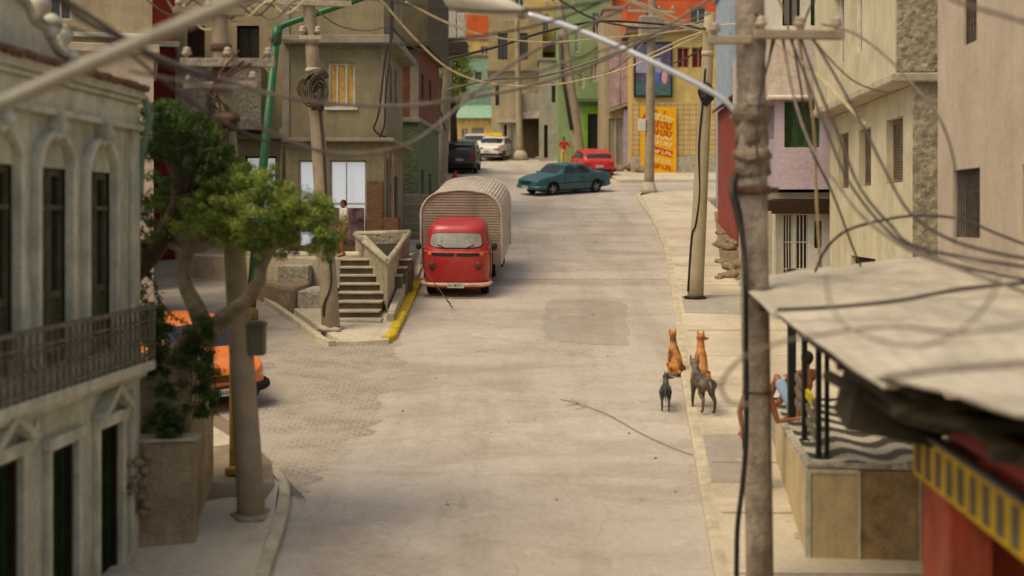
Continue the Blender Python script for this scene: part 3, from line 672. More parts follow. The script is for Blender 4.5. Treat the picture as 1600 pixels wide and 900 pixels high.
# ------------------------------------------------------------ annex with two rough-cast balconies, left of the grey corner house
y_ = 45.0; r0 = rz(y_); xa = sx(262, y_); w_ = sx(450, y_) - xa
def U_(px): return sx(px, y_) - xa
def Z_(py): return zz(py, y_) - r0
annex = building('balcony_house', 'ochre house with two rough-cast parapet balconies, behind the utility pole with crossarms', 'house', (xa, y_, r0), 0, w_, 6, Z_(-30), greyside_m,
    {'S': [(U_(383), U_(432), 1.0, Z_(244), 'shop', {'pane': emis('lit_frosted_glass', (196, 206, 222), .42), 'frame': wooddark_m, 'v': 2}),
           (U_(300), U_(345), .9, Z_(262), 'door', {}), (U_(370), U_(405), Z_(112), Z_(40), 'window', {'v': 2, 'frame': wooddark_m}), (U_(292), U_(320), Z_(112), Z_(40), 'window', {'v': 2})]})
for a_, b_, p0, p1 in ((275, 331, 110, 188), (352, 416, 108, 205)):
    mb = MB(); u0, u1 = U_(a_), U_(b_); zt, z0 = Z_(p0), Z_(p1)
    mb.box((u0, -.9, z0), (u1, -.78, zt)); mb.box((u0, -.775, z0), (u0 + .12, -.01, zt)); mb.box((u1 - .12, -.775, z0), (u1, -.01, zt)); mb.box((u0 + .122, -.775, z0), (u1 - .122, -.01, z0 + .12))
    q = mb.build('balcony', rough_m, annex, bevel=.02)
    mb = MB(); mb.box((u0 - .06, -.97, zt + .003), (u1 + .06, -.72, zt + .13)); mb.build('coping', conc_l, q, bevel=.03)
mb = MB(); mb.tube([(U_(344), -.12, -.5), (U_(344), -.12, Z_(-20))], .07, 8); mb.tube([(U_(440), -.12, -.5), (U_(440), -.12, Z_(200))], .05, 8); mb.build('downpipe', conc_l, annex)
mb = MB(); mb.box((U_(365), -.5, Z_(218)), (U_(446), -.01, Z_(210))); mb.build('canopy', conc_m, annex, bevel=.02)

# ------------------------------------------------------------ the grey corner house on the raised platform
y_ = 41.0; r0 = rz(y_); xa = sx(447, y_); w_ = -3.73 - xa; d_ = 5.8
GZ = 4.9 - r0     # floor of the platform
HT = 15.0 - r0
lit = MATS['lit_frosted_glass']
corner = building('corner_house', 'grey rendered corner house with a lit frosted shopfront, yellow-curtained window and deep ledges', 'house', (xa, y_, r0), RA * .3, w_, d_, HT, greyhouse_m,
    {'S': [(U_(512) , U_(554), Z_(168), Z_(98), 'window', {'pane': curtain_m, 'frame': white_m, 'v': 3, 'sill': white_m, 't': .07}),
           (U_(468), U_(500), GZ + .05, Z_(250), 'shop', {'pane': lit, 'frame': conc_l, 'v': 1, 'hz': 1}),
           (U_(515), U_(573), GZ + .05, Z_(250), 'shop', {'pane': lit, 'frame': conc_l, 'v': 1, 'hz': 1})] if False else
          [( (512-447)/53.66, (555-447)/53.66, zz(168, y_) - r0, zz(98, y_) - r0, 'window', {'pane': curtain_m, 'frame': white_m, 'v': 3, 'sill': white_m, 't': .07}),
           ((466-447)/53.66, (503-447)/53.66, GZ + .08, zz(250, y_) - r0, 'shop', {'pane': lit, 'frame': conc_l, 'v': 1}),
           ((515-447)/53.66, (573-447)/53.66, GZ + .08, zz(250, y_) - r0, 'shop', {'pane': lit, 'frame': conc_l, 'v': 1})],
     'E': [(.7, 1.5, GZ + .6, zz(246, y_) - r0, 'window', {'pane': glass_b, 'frame': conc_l, 'v': 1}), (1.7, 2.3, zz(172, 44) - r0, zz(108, 44) - r0, 'window', {'v': 1}), (3.2, 3.8, zz(172, 45) - r0, zz(112, 45) - r0, 'window', {'v': 1}), (3.0, 4.2, GZ + .3, GZ + 2.3, 'door', {'m': greenpaint_m})]})
L1, L2 = zz(222, y_) - r0, zz(70, y_) - r0
for z, t, o in ((L1, .11, .32), (L2, .24, .42)):
    mb = MB(); mb.box((-.05, -o, z), (w_ + o, -.003, z + t)); mb.box((w_ + .003, -.003, z), (w_ + o, d_ + .2, z + t)); mb.build('ledge', conc_m, corner, bevel=.02)
mb = MB(); mb.box((-.06, -.12, GZ - .1), (w_ + .04, -.003, GZ + .2)); mb.build('plinth', mat('brown_plinth', (110, 84, 60), .3, 3), corner, bevel=.01)
mb = MB(); mb.box((-.1, -.06, L1 + .12), (.10, -.003, HT)); mb.box((w_ - .08, -.035, L1 + .12), (w_ + .035, -.002, L2 - .002)); mb.build('corner_strip', conc_m, corner)
mb = MB(); mb.box(((575-447)/53.66, -.32, GZ - .1), ((600-447)/53.66, -.004, zz(283, y_) - r0)); mb.build('brick_pier', brick2_m, corner, bevel=.01)
mb = MB(); mb.box((w_ + .004, -.30, GZ - .1), (w_ + .45, .5, GZ + 1.0)); mb.build('brick_wall', brick2_m, corner, bevel=.01)
# painted lower panel of the door and wall painting on the side
mb = MB()
for i, (u, z, r, mm) in enumerate(((.2, .5, .25, 0), (.5, .4, .3, 1), (.8, .55, .26, 0), (.35, .8, .2, 1), (.75, .2, .2, 0))): pass
mural = mat('mural_paint', (120, 92, 96), .9, 3.2, 0, 20)
mb.box(((518-447)/53.66, -.08, GZ + .1), ((570-447)/53.66, -.06, zz(325, y_) - r0)); mb.build('painted_panel', mural, corner)
mb = MB(); mb.box(((514-447)/53.66, -.06, zz(320, y_) - r0), ((574-447)/53.66, -.03, zz(317, y_) - r0)); mb.box(((541-447)/53.66, -.055, GZ + .1), ((543-447)/53.66, -.02, zz(252, y_) - r0)); mb.build('door_rail', conc_l, corner)
mb = MB(); mb.box((w_ + .005, 1.75, GZ + .2), (w_ + .03, 2.8, L1 - .2)); mb.build('wall_painting', mat('wall_painting', (186, 150, 128), .6, 2.5, 0, 20), corner)
mb = MB(); mb.tube(smooth_path([(w_ + .1, -.2, L1 + .12), (w_ - .25, -.25, L1 + .35), (w_ - .1, -.3, L1 + .9), (w_ + .12, -.45, L2 - .2), (w_ + .3, -.5, L2 + .4), (w_ + .25, -.45, HT)], 5), .035, 6)
mb.tube(smooth_path([(w_ - .1, -.2, L1 + .12), (w_ + .05, -.28, L1 + .5), (w_ + .1, -.4, L1 + 1.4), (w_ + .25, -.5, L2 + .1), (w_ + .3, -.55, HT)], 5), .03, 6)
mb.build('service_cable', cable_m, corner)

# ------------------------------------------------------------ raised terrace, stair, planter
PL = 4.86
mb = MB()
mb.prism([(-9.2, 39.6, 3.2), (-6.3, 37.6, 3.2), (-5.05, 36.5, 3.2), (-3.1, 36.5, 3.2), (-2.85, 38.5, 3.2), (-2.9, 47, 3.2), (-9.2, 47, 3.2)], (0, 0, PL - 3.2))
o = mb.build('terrace', conc_l, bevel=.03); tag(o, 'raised concrete terrace that carries the grey corner house', 'terrace')
stair = thing('concrete_stair', 'worn concrete stair rising beside the triangular planter', 'stair', (0, 0, 0)); steps = MB()   # the flight: one solid stair, seven treads
n = 7; ys0 = 32.45; zs0 = rz(32.4) + .12
for k in range(n):
    z1 = zs0 + (PL - zs0) * (k + 1) / n; yk = ys0 + k * .58
    xl = -4.02 - .06 * k; xr = -3.05 + (.08 * k if k > 3 else 0)
    steps.box((xl, yk, zs0 - .8), (xr - .0 , 36.49, z1 - .055))
    tq_ = MB(); tq_.box((xl - .03, yk - .07, z1 - .052), (xr, yk + .60, z1)); tq_.build('tread', conc_l, stair, bevel=.02)
steps.build('risers', mat('dark_riser', (104, 94, 78), .3, 4, .6, 16, streak=.3), stair, bevel=.02)  # riser faces coloured darker than the pale treads
mb = MB(); mb.prism([(-4.3, 31.95, zs0 - .4), (-2.95, 31.8, zs0 - .4), (-2.95, 32.44, zs0 - .4), (-4.3, 32.44, zs0 - .4)], (0, 0, .42)); o = mb.build('stair_landing', conc_l, bevel=.03); tag(o, 'chipped concrete landing slab at the foot of the stair', 'slab')
# triangular planter: three leaning walls and dark soil
pz = lambda p: Vector(p)
A0, B0, C0 = Vector((-4.3, 38.6, 0)), Vector((-2.83, 38.9, 0)), Vector((-2.92, 33.0, 0))
ring = [A0, C0, B0]; ztop = [5.42, 4.86, 5.46]; t = .15
cen = sum(ring, Vector()) / 3; planter = thing('triangular_planter', 'rough triangular concrete planter full of dark soil beside the stair', 'planter', (cen.x, cen.y, rz(cen.y)))
off = Vector((cen.x, cen.y, rz(cen.y)))
inn = [Vector((-4.0, 38.35, 0)), Vector((-2.99, 34.6, 0)), Vector((-2.98, 38.6, 0))]
mb = MB()
for i in range(3):
    j = (i + 1) % 3; a, b2, c2, d2 = ring[i], ring[j], inn[j], inn[i]; za, zb2 = ztop[i], ztop[j]
    g = 3.3
    vv = [mb.bm.verts.new(Vector((p.x, p.y, z)) - off) for p, z in ((a, g), (b2, g), (c2, g), (d2, g), (a, za), (b2, zb2), (c2, zb2 + .02), (d2, za + .02))]
    for f in ((3,2,1,0),(4,5,6,7),(0,1,5,4),(2,3,7,6)): mb.bm.faces.new([vv[q] for q in f])
mb.build('planter_wall', mat('pale_rough_cast', (176, 166, 142), .3, 7, 1.0, 12, dist=.05, streak=.25), planter, weld=True)
mb = MB()
for i in range(3):
    j = (i + 1) % 3
    pa, pb = [Vector((p.x, p.y, z + .03)) - off for p, z in ((ring[i], ztop[i]), (ring[j], ztop[j]))]
    mb.tube([pa, pb], .085, 4)
mb.build('rim', conc_l, planter)
mb = MB(); mb.bm.faces.new([mb.bm.verts.new(Vector((p.x, p.y, z - .25)) - off) for p, z in zip(inn, ztop)]); mb.build('soil', mat('dark_soil', (56, 46, 34), .5, 8, 1.0, 12, dist=.05), planter)
# low side wall along the yellow kerb
mb = MB(); mb.prism([(-2.85, 32.0, rz(32.0)), (-2.85, 38.6, rz(38.6)), (-2.85, 38.6, rz(38.6) + .62), (-2.85, 32.0, rz(32.0) + .3)], (.17, 0, 0)); o = mb.build('low_side_wall', conc_l, bevel=.02); tag(o, 'low concrete wall between the planter and the yellow kerb', 'wall')
# stepped retaining blocks left of the stair
for (a, b2, c2, d2, zt, nm) in ((-5.15, 33.75, -4.38, 36.4, zz(455, 33.75), 'lower rough concrete block retaining the sand, beside the leaning pole'), (-6.0, 36.0, -5.2, 37.6, zz(415, 36.0), 'rough concrete block retaining the sand, upper one under the terrace edge')):
    mb = MB(); mb.box((a, b2, rz(b2) - .3), (b2 * 0 + c2, d2, zt)); o = mb.build('retaining_block', rough_m, bevel=.03); tag(o, nm, 'retaining block')
mb = MB(); mb.prism([(-6.6, 35.9, 3.4), (-5.25, 33.6, 3.3), (-5.16, 33.8, 3.3), (-5.18, 36.49, 3.3), (-6.5, 37.7, 3.3), (-7.9, 39.0, 3.3)], (0, 0, .95)); o = mb.build('sand_bank', dirt_m, bevel=.12); tag(o, kind='structure')
# white edge stones on the terrace
for i in range(6):
    x = -7.2 + i * .72; mb = MB(); mb.box((-.3, -.14, 0), (.3, .14, .13)); o = mb.build('edge_stone', white_m, bevel=.04); o.location = (x, 39.2 - .35 * i + (.0 if i < 4 else .3 * (i - 3)), PL - .002); o.rotation_euler = (0, 0, -.4 + random.uniform(-.1, .1))
    tag(o, 'whitewashed edge stone lying on the terrace before the shopfront', 'stone', 'whitewashed stones along the terrace edge')
# far stair beyond the planter, beside the truck
mb = MB()
for k in range(5): mb.box((-4.2 - .0 * k, 47.2 + k * .55, rz(47) - .5), (-2.75 - .05 * k, 50, rz(47) + .35 + k * .33))
o = mb.build('concrete_stair', conc_m, bevel=.03); tag(o, 'dark concrete stair climbing between the corner house and the truck', 'stair')
# ------------------------------------------------------------ right-hand buildings
# cream house: overhanging upper floor
VP = 925.0
y_ = 25.0; r0 = rz(y_); x_ = (1430 - 800) * y_ / F
d_ = 9.0
def wy(px, off=5.74): return (off * F / (px - VP) - y_)     # distance along the wall for a picture column
def Zr(py, y): return zz(py, y) - r0
cream = building('cream_house', 'cream stucco house whose upper floor overhangs on a dirty ledge, tall narrow shuttered windows', 'house', (x_, y_, r0), RA, 5.5, d_, 8.3 - r0 + .0, cream_m,
    {'W': [(wy(1411), wy(1385), 3.9, zz(186, 27) - r0, 'shutter', {'m': mat('grey_brown_shutter', (124, 108, 90), .3, 4, .3), 'louvre': .95}),
           (wy(1361), wy(1342), 3.9, zz(200, 29.5) - r0, 'shutter', {'m': MATS['grey_brown_shutter'], 'louvre': .95}),
           (wy(1326), wy(1309), 3.9, zz(207, 32) - r0, 'shutter', {'m': MATS['grey_brown_shutter'], 'louvre': .95}),
           (wy(1368), wy(1330), .2, 2.4, 'door', {'m': wooddark_m})]}, dep=.2, roofm=conc_m, eave=.0)
mb = MB(); mb.box((-.05, -.04, -.5), (5.5, -.003, 6.1)); mb.build('scraped_front', creamtex_m, cream)
mb = MB(); mb.box((-.45, -.2, 0), (5.5, -.06, .9)); mb.build('plinth', conc_l, cream, bevel=.03)
ov = .36; off2 = 5.40
zf = 8.30 - r0 + .19; zh = 15 - r0
mb = MB()
P = Vector((-ov, d_, 0)); U = Vector((0, -1, 0)); Nn = Vector((-1, 0, 0)); WW = d_ + .05
def w2(px): return d_ - (off2 * F / (px - VP) - y_)
ops = [(w2(1306), w2(1321), zf + .75, zf + 2.3), (w2(1333), w2(1349), zf + .75, zf + 2.3)]
wallface(mb, P, U, Nn, WW, zf, zh, ops, .2)
P2 = Vector((-ov, -.05, 0)); wallface(mb, P2, Vector((1, 0, 0)), Vector((0, -1, 0)), 5.5 + ov, zf, zh, [], .2)
mb.quad((-ov, -.05, zh), (5.5, -.05, zh), (5.5, d_, zh), (-ov, d_, zh)); mb.quad((-ov, d_, zf), (5.5, d_, zf), (5.5, -.05, zf), (-ov, -.05, zf))
uw = mb.build('upper_wall', cream_m, cream, weld=True, norm=False)
for o in ops: opening(cream, P, U, Nn, (*o, 'window', {'frame': white_m, 'pane': glass_g, 'v': 2}), .2)
mb = MB(); mb.box((-ov - .10, -.16, zf - .17), (5.5, d_, zf - .002)); mb.build('ledge', conc_l, cream, bevel=.03)
mb = MB(); mb.box((-ov + .02, -.10, zf + .02), (5.5, -.056, zh)); mb.build('scraped_upper_front', creamtex_m, cream)
mb = MB(); mb.box((-ov - .03, -.05, zf + 2.5), (-ov - .002, 1.9, zf + 5)); mb.build('dirty_patch', mat('mould_patch', (150, 140, 112), .4, 7, .8, 8), cream)

# pink stucco wall, near right
y_ = 13.0; r0 = rz(y_); x22 = (1465 - 800) * 22 / F; x_ = x22 - .0568 * 9
pk_m = mat('iron_grille', (84, 74, 66), .3, 5, .2)
def py_w(px): 
    X = 5.40
    return X * F / (px - VP) - y_
Zp = lambda py, px: zz(py, 5.40 * F / (px - VP)) - r0
pink = building('pink_stucco_house', 'blotchy pink-beige stucco house, tall plain wall with small barred windows over the sheet canopy', 'house', (x_, y_, r0), RA, 5, 9.0, 13, pink_m,
    {'W': [(py_w(1531), py_w(1488), Zp(372, 1508), Zp(264, 1508), 'bars', {'frame': pk_m}), (py_w(1526), py_w(1505), Zp(68, 1515), Zp(-20, 1515), 'bars', {'frame': pk_m}), (py_w(1636), py_w(1597), Zp(372, 1610), Zp(256, 1610), 'bars', {'frame': pk_m})]}, dep=.22)

# lilac house
y_ = 35.0; r0 = rz(y_); xa = sx(1213, y_); w_ = 2.6
lil = building('lilac_house', 'lilac stucco house with green-shuttered upper opening and a pale curved parapet, over white grille doors', 'house', (xa, y_, r0), RA * .5, 2.9, 7.0, zz(312, y_) - r0, white_m,
    {'S': [((1223-1213)/62.9, (1238-1213)/62.9, .2, zz(336, y_) - r0, 'bars', {'frame': white_m}), ((1243-1213)/62.9, (1262-1213)/62.9, .2, zz(336, y_) - r0, 'bars', {'frame': white_m}), ((1272-1213)/62.9, (1284-1213)/62.9, 1.4, zz(345, y_) - r0, 'window', {'v': 1})]}, dep=.2)
zl0 = zz(308, y_) - r0 + .19
def box_storey(root, name, m, x0, x1, yA, yB, z0, z1, ops={}, dep=.2):
    mb = MB(); frames = {'S': (Vector((x0, yA, 0)), Vector((1, 0, 0)), Vector((0, -1, 0)), x1 - x0), 'W': (Vector((x0, yB, 0)), Vector((0, -1, 0)), Vector((-1, 0, 0)), yB - yA),
                         'E': (Vector((x1, yA, 0)), Vector((0, 1, 0)), Vector((1, 0, 0)), yB - yA), 'N': (Vector((x1, yB, 0)), Vector((-1, 0, 0)), Vector((0, 1, 0)), x1 - x0)}
    for s, (P, U, Nn, W) in frames.items():
        oo = ops.get(s, []); wallface(mb, P, U, Nn, W, z0, z1, oo, dep)
        for o in oo: opening(root, P, U, Nn, o, dep)
    mb.quad((x0, yA, z1), (x1, yA, z1), (x1, yB, z1), (x0, yB, z1)); mb.quad((x0, yA, z0), (x0, yB, z0), (x1, yB, z0), (x1, yA, z0))
    return mb.build(name, m, root, weld=True, norm=False)
k = 62.9; gsh = {'m': mat('green_shutter', (70, 100, 58), .25, 5, .3), 'louvre': 1.0, 'n': 3}
box_storey(lil, 'upper_wall', lilac_m, -.02, 2.9, -.25, 6.5, zl0, zz(157, y_) - r0, {'S': [(.18, 1.07, zz(231, y_) - r0, zz(142.5 + 17, y_) - r0, 'shutter', gsh)], 'W': [(5.0, 6.3, zz(225, 38) - r0, zz(170, 38) - r0, 'window', {'pane': glass_b, 'frame': white_m})]}, dep=.3)
box_storey(lil, 'top_wall', lilacw_m, -.25, 2.9, -.5, 6.5, zz(155, y_) - r0, zz(52, y_) - r0)
mb = MB(); mb.tube([(-.29, -.54, zz(155, y_) - r0), (2.95, -.54, zz(155, y_) - r0)], .06, 8); mb.tube([(-.29, -.54, zz(155, y_) - r0), (-.29, 6.4, zz(155, y_) - r0)], .06, 8); mb.build('moulding', lilacw_m, lil)
box_storey(lil, 'attic_wall', white_m, 0, 2.9, 0, 6.5, zz(51, y_) - r0, zz(-40, y_) - r0, {'S': [(.15, .6, zz(40, y_) - r0, zz(-20, y_) - r0, 'window', {'pane': glass_g}), (.85, 1.3, zz(40, y_) - r0, zz(-20, y_) - r0, 'shutter', gsh)]})
mb = MB(); mb.box((-.3, -.40, zz(334, y_) - r0), (2.9, -.003, zz(313, y_) - r0)); mb.build('beam', wooddark_m, lil, bevel=.02)
mb = MB(); mb.box((-.38, -.42, -.2), (-.18, -.2, zz(330, y_) - r0)); mb.build('pier', conc_l, lil, bevel=.02)

# red house with brown gable and the light blue house behind it
y_ = 45.0; r0 = rz(y_); xa = sx(1132, y_)
xa = sx(1152, y_); rd = building('red_gable_house', 'brick-red house with a rust-brown gabled roof, behind the big weathered pole', 'house', (xa, y_, r0), RA, 3.6, 7, zz(150, y_) - r0, red_m, {'S': [(.35, .95, .1, 2.2, 'door', {'m': red_m}), (.3, .9, 3.6, 4.8, 'window', {'frame': white_m})]}, roof='gable', roofm=mat('brown_roof', (118, 70, 52), .3, 3))
y_ = 54.0; r0 = rz(y_)
bl = building('light_blue_house', 'tall light blue house above the red gabled roof', 'house', (sx(1140, y_), y_, r0), RA, 5, 6, zz(-30, y_) - r0, blue_m, {'S': [(.3, .9, zz(80, y_) - r0, zz(40, y_) - r0, 'window', {'frame': white_m})]})

# tiled corner building with the orange top storey and the yellow banner
y_ = 76.0; r0 = rz(y_); xa = sx(987, y_); w_ = sx(1148, y_) - xa; s_ = F / y_
u = lambda px: (px - 987) / s_
Z = lambda py: zz(py, y_) - r0
tc = building('tiled_corner_building', 'yellow corner building with tiled lower storey, dark red windows and orange top storey', 'shop building', (xa, y_, r0), 0, w_, 8, Z(52), yellowwall_m,
    {'S': [(u(1058), u(1077), Z(106), Z(74), 'window', {'pane': maroon_m, 'frame': tan_m, 'v': 2}), (u(1081), u(1102), Z(106), Z(74), 'window', {'pane': maroon_m, 'frame': tan_m, 'v': 2})]}, roofm=conc_m, eave=.35)
mb = MB(); mb.box((.0, -.07, 1.0), (w_, -.003, Z(160))); mb.build('tile_cladding', tilewall_m, tc, bevel=.01)
mb = MB(); mb.box((-.04, -.18, -.4), (w_ + .02, -.003, .98)); mb.build('stone_plinth', rough_m, tc, bevel=.04)
box_storey(tc, 'top_storey', orange_m, -.3, w_ + .3, -.3, 7, Z(52) + .19, Z(2), {'S': [(1.0, 1.7, Z(38), Z(12), 'window', {'frame': white_m}), (3.4, 4.3, Z(38), Z(12), 'window', {'frame': white_m})]})
box_storey(tc, 'attic_storey', mat('magenta_wall', (160, 52, 74), .25, 2), .9, w_ + .3, -.25, 7, Z(2) + .01, Z(-60))
mb = MB(); mb.box((-.5, -.5, Z(44)), (w_ + .5, -.305, Z(38))); mb.build('ledge', conc_l, tc, bevel=.02)
# picture board on the wall
bd = thing('picture_board', 'dark framed picture board in violet and teal hung on the yellow corner building', 'billboard', (xa, y_, r0)); B0_ = (u(990), u(1050), Z(152), Z(66))
mb = MB(); a, b2, c2, d2 = B0_; mb.box((a, -.16, c2), (b2, -.075, d2)); mb.build('board', mat('board_violet', (92, 84, 112), .5, 1.2, 0), bd)
mb = MB(); mb.box((a, -.20, c2), (a + .08, -.07, d2)); mb.box((b2 - .08, -.20, c2), (b2, -.07, d2)); mb.box((a + .08, -.20, c2), (b2 - .08, -.075, c2 + .08)); mb.box((a + .08, -.20, d2 - .08), (b2 - .08, -.075, d2)); mb.build('frame', black_m, bd)
mb = MB(); mb.box((a + .1, -.175, c2 + .1), (b2 - .1, -.162, c2 + .75)); mb.build('teal_band', mat('teal_band', (70, 104, 104), .3, 3), bd)
mb = MB(); mb.box((a + .1, -.172, c2 + 1.3), (b2 - .6, -.163, c2 + 2.1)); mb.build('pale_band', mat('pale_band', (150, 146, 172), .3, 3), bd)
mb = MB(); mb.ball((b2 - .85, -.17, c2 + 1.0), .3, 2, sc=(.7, .05, 1.3)); mb.build('blue_figure', mat('blue_figure', (70, 104, 176), .2, 3), bd)
mb = MB(); mb.ball((b2 - .4, -.17, c2 + 1.05), .3, 2, sc=(.6, .05, 1.3)); mb.build('pink_figure', mat('pink_figure', (196, 150, 152), .2, 3), bd)
# banner
bn = thing('advertising_banner', 'yellow-orange banner with slanted red and white lettering on the tiled corner wall', 'banner', (xa, y_ - .22, r0)); a, b2, c2, d2 = u(1018), u(1056), Z(272), Z(168)
mb = MB(); mb.box((a, -.06, c2), (b2, -.005, d2)); mb.build('sheet', mat('banner_orange', (232, 168, 28), .08, 2, .05), bn)
mb = MB(); mb.box((u(1000), -.06, Z(272)), (u(1013), -.005, Z(166))); mb.build('side_strip', MATS['banner_orange'], bn)
rw = mat('banner_red', (196, 62, 28), .1, 3, 0); ww = mat('banner_cream', (236, 214, 150), .05, 3, 0)
rr = random.Random(4); mbr, mbw = MB(), MB(); wB = b2 - a
def stroke(mb, u0, z0, u1, z1, t, n1=-.075):
    d = Vector((u1 - u0, 0, z1 - z0)).normalized(); q = Vector((-d.z, 0, d.x)) * t / 2; A = Vector((u0, -.064, z0)); B = Vector((u1, -.064, z1))
    mb.prism([A - q, B - q, B + q, A + q], (0, n1 + .064, 0))
for (f0, mm, h, k_) in ((.93, 'r', .16, 2), (.84, 'w', .30, 5), (.74, 'r', .34, 6), (.62, 'r', .30, 6), (.55, 'w', .18, 6), (.46, 'w', .22, 6), (.33, 'R', .34, 5), (.20, 'w', .26, 5), (.11, 'r', .22, 5)):
    zc = (d2 - c2) * f0; mb = mbr if mm in 'rR' else mbw
    if mm == 'R': stroke(mbr, a + .10, c2 + zc + .14, b2 - .22, c2 + zc - .14, .34)
    for i in range(k_):
        uu = a + .12 + (wB - .3) * i / k_; z = c2 + zc - .20 * i / k_ + .06; tgt = mbw if mm == 'R' else mb; hh = h * (.55 if mm == 'R' else 1)
        stroke(tgt, uu, z - hh / 2, uu + .05, z + hh / 2, .05, -.085)
        if i % 2: stroke(tgt, uu, z + hh / 2 - .03, uu + .14, z + hh / 2 - .06, .045, -.083)
        else: stroke(tgt, uu + .03, z - hh / 2 + .03, uu + .16, z - hh / 2, .045, -.087)
        if i % 3 == 0: stroke(tgt, uu + .13, z - hh / 2, uu + .16, z + hh / 3, .045, -.081)
stroke(mbw, a + .05, c2 + (d2 - c2) * .92, b2 - .06, c2 + (d2 - c2) * .80, .05, -.08)
mbr.build('red_lettering', rw, bn)
for i in range(7): stroke(mbw, u(1006.5), Z(248 - i * 7.5), u(1006.5) + .12, Z(244 - i * 7.5), .10)
stroke(mbr2 := MB(), u(1003), Z(190), u(1010), Z(178), .2); mbr2.build('red_mark', rw, bn)
mbw.build('cream_lettering', ww, bn)
# boulders at its foot
for i, (px, py, r) in enumerate(((990, 268, .5), (1000, 270, .35), (1120, 268, .3), (964, 268, .3))):
    p = gnd(px, py - 1, .15); mb = MB(); mb.ball((0, 0, r * .4), r, 3, sc=(1.1, .8, .7), jit=.5, jf=1.7); o = mb.build('boulder', rubble_m); o.location = (p.x, p.y - .3, p.z)
    tag(o, ('largest grey boulder at the foot of the tiled corner wall', 'smaller grey boulder touching the largest one by the banner', 'low stone against the tiled wall behind the slim lamp pole', 'small stone at the end of the far pavement by the violet sign')[i], 'rock')

# house with violet sign panels between green and yellow
y_ = 79.0; r0 = rz(y_); xa = sx(944, y_); s_ = F / y_; Z = lambda py: zz(py, y_) - r0; u = lambda px: (px - 944) / s_
vs_ = building('violet_sign_shop', 'narrow beige shop with violet upper panels and grey shutter posts', 'shop building', (xa, y_, r0), 0, u(990), 7, Z(15), greyside_m,
    {'S': [(u(951), u(960), .2, Z(185), 'roller', {'m': dull_m}), (u(963), u(972), .2, Z(185), 'roller', {'m': dull_m})]})
for i, (a, b2) in enumerate(((952, 968), (969, 987))):
    mb = MB(); mb.prism([(u(a), -.4, Z(170 - i * 6)), (u(b2), -.4, Z(164 - i * 6)), (u(b2), -.4, Z(62)), (u(a), -.4, Z(66))], (0, .3, 0)); mb.build('sign_panel', mat('violet_panel', (176, 150, 156), .3, 2, .2, streak=.4), vs_)
mb = MB(); mb.prism([(u(950), -.45, Z(176)), (u(988), -.45, Z(163)), (u(988), -.45, Z(159)), (u(950), -.45, Z(171))], (0, .4, 0)); mb.build('sign_trim', conc_m, vs_)
mb = MB(); mb.box((u(974), -.3, -.3), (u(981), -.02, Z(172))); mb.build('violet_post', mat('violet_post', (160, 150, 178), .2, 3), vs_, bevel=.02)
mb = MB(); mb.box((u(983), -.2, -.3), (u(990), -.02, Z(172))); mb.build('beige_post', tan_m, vs_, bevel=.02)

# green building
y_ = 85.0; r0 = rz(y_); xa = sx(872, y_); s_ = F / y_; Z = lambda py: zz(py, y_) - r0; u = lambda px: (px - 872) / s_
gb = building('green_building', 'tall green building with a lime door surround, dark roller shutter and sagging ledge', 'building', (xa, y_, r0), 0, u(948), 8, Z(-30), green_m,
    {'S': [(u(918), u(937), .1, Z(178), 'roller', {}), (u(905), u(913), Z(138), Z(108), 'window', {'pane': tan_m, 'frame': white_m}), (u(922), u(934), Z(128), Z(96), 'window', {'pane': tan_m, 'frame': white_m}), (u(898), u(906), Z(82), Z(40), 'window', {'frame': white_m}), (u(925), u(937), Z(60), Z(20), 'window', {'frame': white_m})]})
mb = MB(); mb.box((u(912), -.12, -.3), (u(918), -.003, Z(166))); mb.box((u(937), -.12, -.3), (u(943), -.003, Z(166))); mb.box((u(918) + .001, -.12, Z(178)), (u(937) - .001, -.003, Z(166))); mb.build('lime_surround', lime_m, gb)
mb = MB(); mb.box((u(941), -.14, -.3), (u(948), -.003, Z(20))); mb.build('lime_pilaster', lime_m, gb)
mb = MB(); mb.tube(smooth_path([(u(893), -.2, Z(88)), (u(905), -.3, Z(90)), (u(925), -.3, Z(80)), (u(938), -.2, Z(70))], 5), .09, 6); mb.box((u(900), -.5, Z(160)), (u(944), -.005, Z(155))); mb.build('ledge', greentex_m, gb)

# grey-white house
y_ = 87.0; r0 = rz(y_); xa = sx(843, y_); s_ = F / y_; Z = lambda py: zz(py, y_) - r0; u = lambda px: (px - 843) / s_
gw = building('grey_white_house', 'streaky grey-white house front behind the twin poles and the standing person', 'house', (xa, y_, r0), 0, u(898), 7, Z(95), dull_m,
    {'S': [(u(850), u(856), .2, Z(195), 'door', {}), (u(882), u(892), .1, Z(190), 'door', {'m': blue_m, 'frame': white_m}), (u(862), u(868), Z(160), Z(130), 'window', {})]})
# yellow house above
y_ = 93.0; r0 = rz(y_); xa = sx(822, y_); s_ = F / y_; Z = lambda py: zz(py, y_) - r0; u = lambda px: (px - 822) / s_
yh = building('yellow_house', 'bright yellow upper house with dark narrow windows and a brown ledge', 'house', (xa, y_, r0), 0, u(885), 8, Z(-30), yellowwall_m,
    {'S': [(u(833), u(838), Z(120), Z(80), 'window', {}), (u(862), u(868), Z(155), Z(108), 'window', {}), (u(848), u(858), Z(48), Z(22), 'window', {'frame': white_m})]})
mb = MB(); mb.box((-.2, -.6, Z(84)), (u(880), -.003, Z(70))); mb.build('ledge', tan_m, yh, bevel=.03)
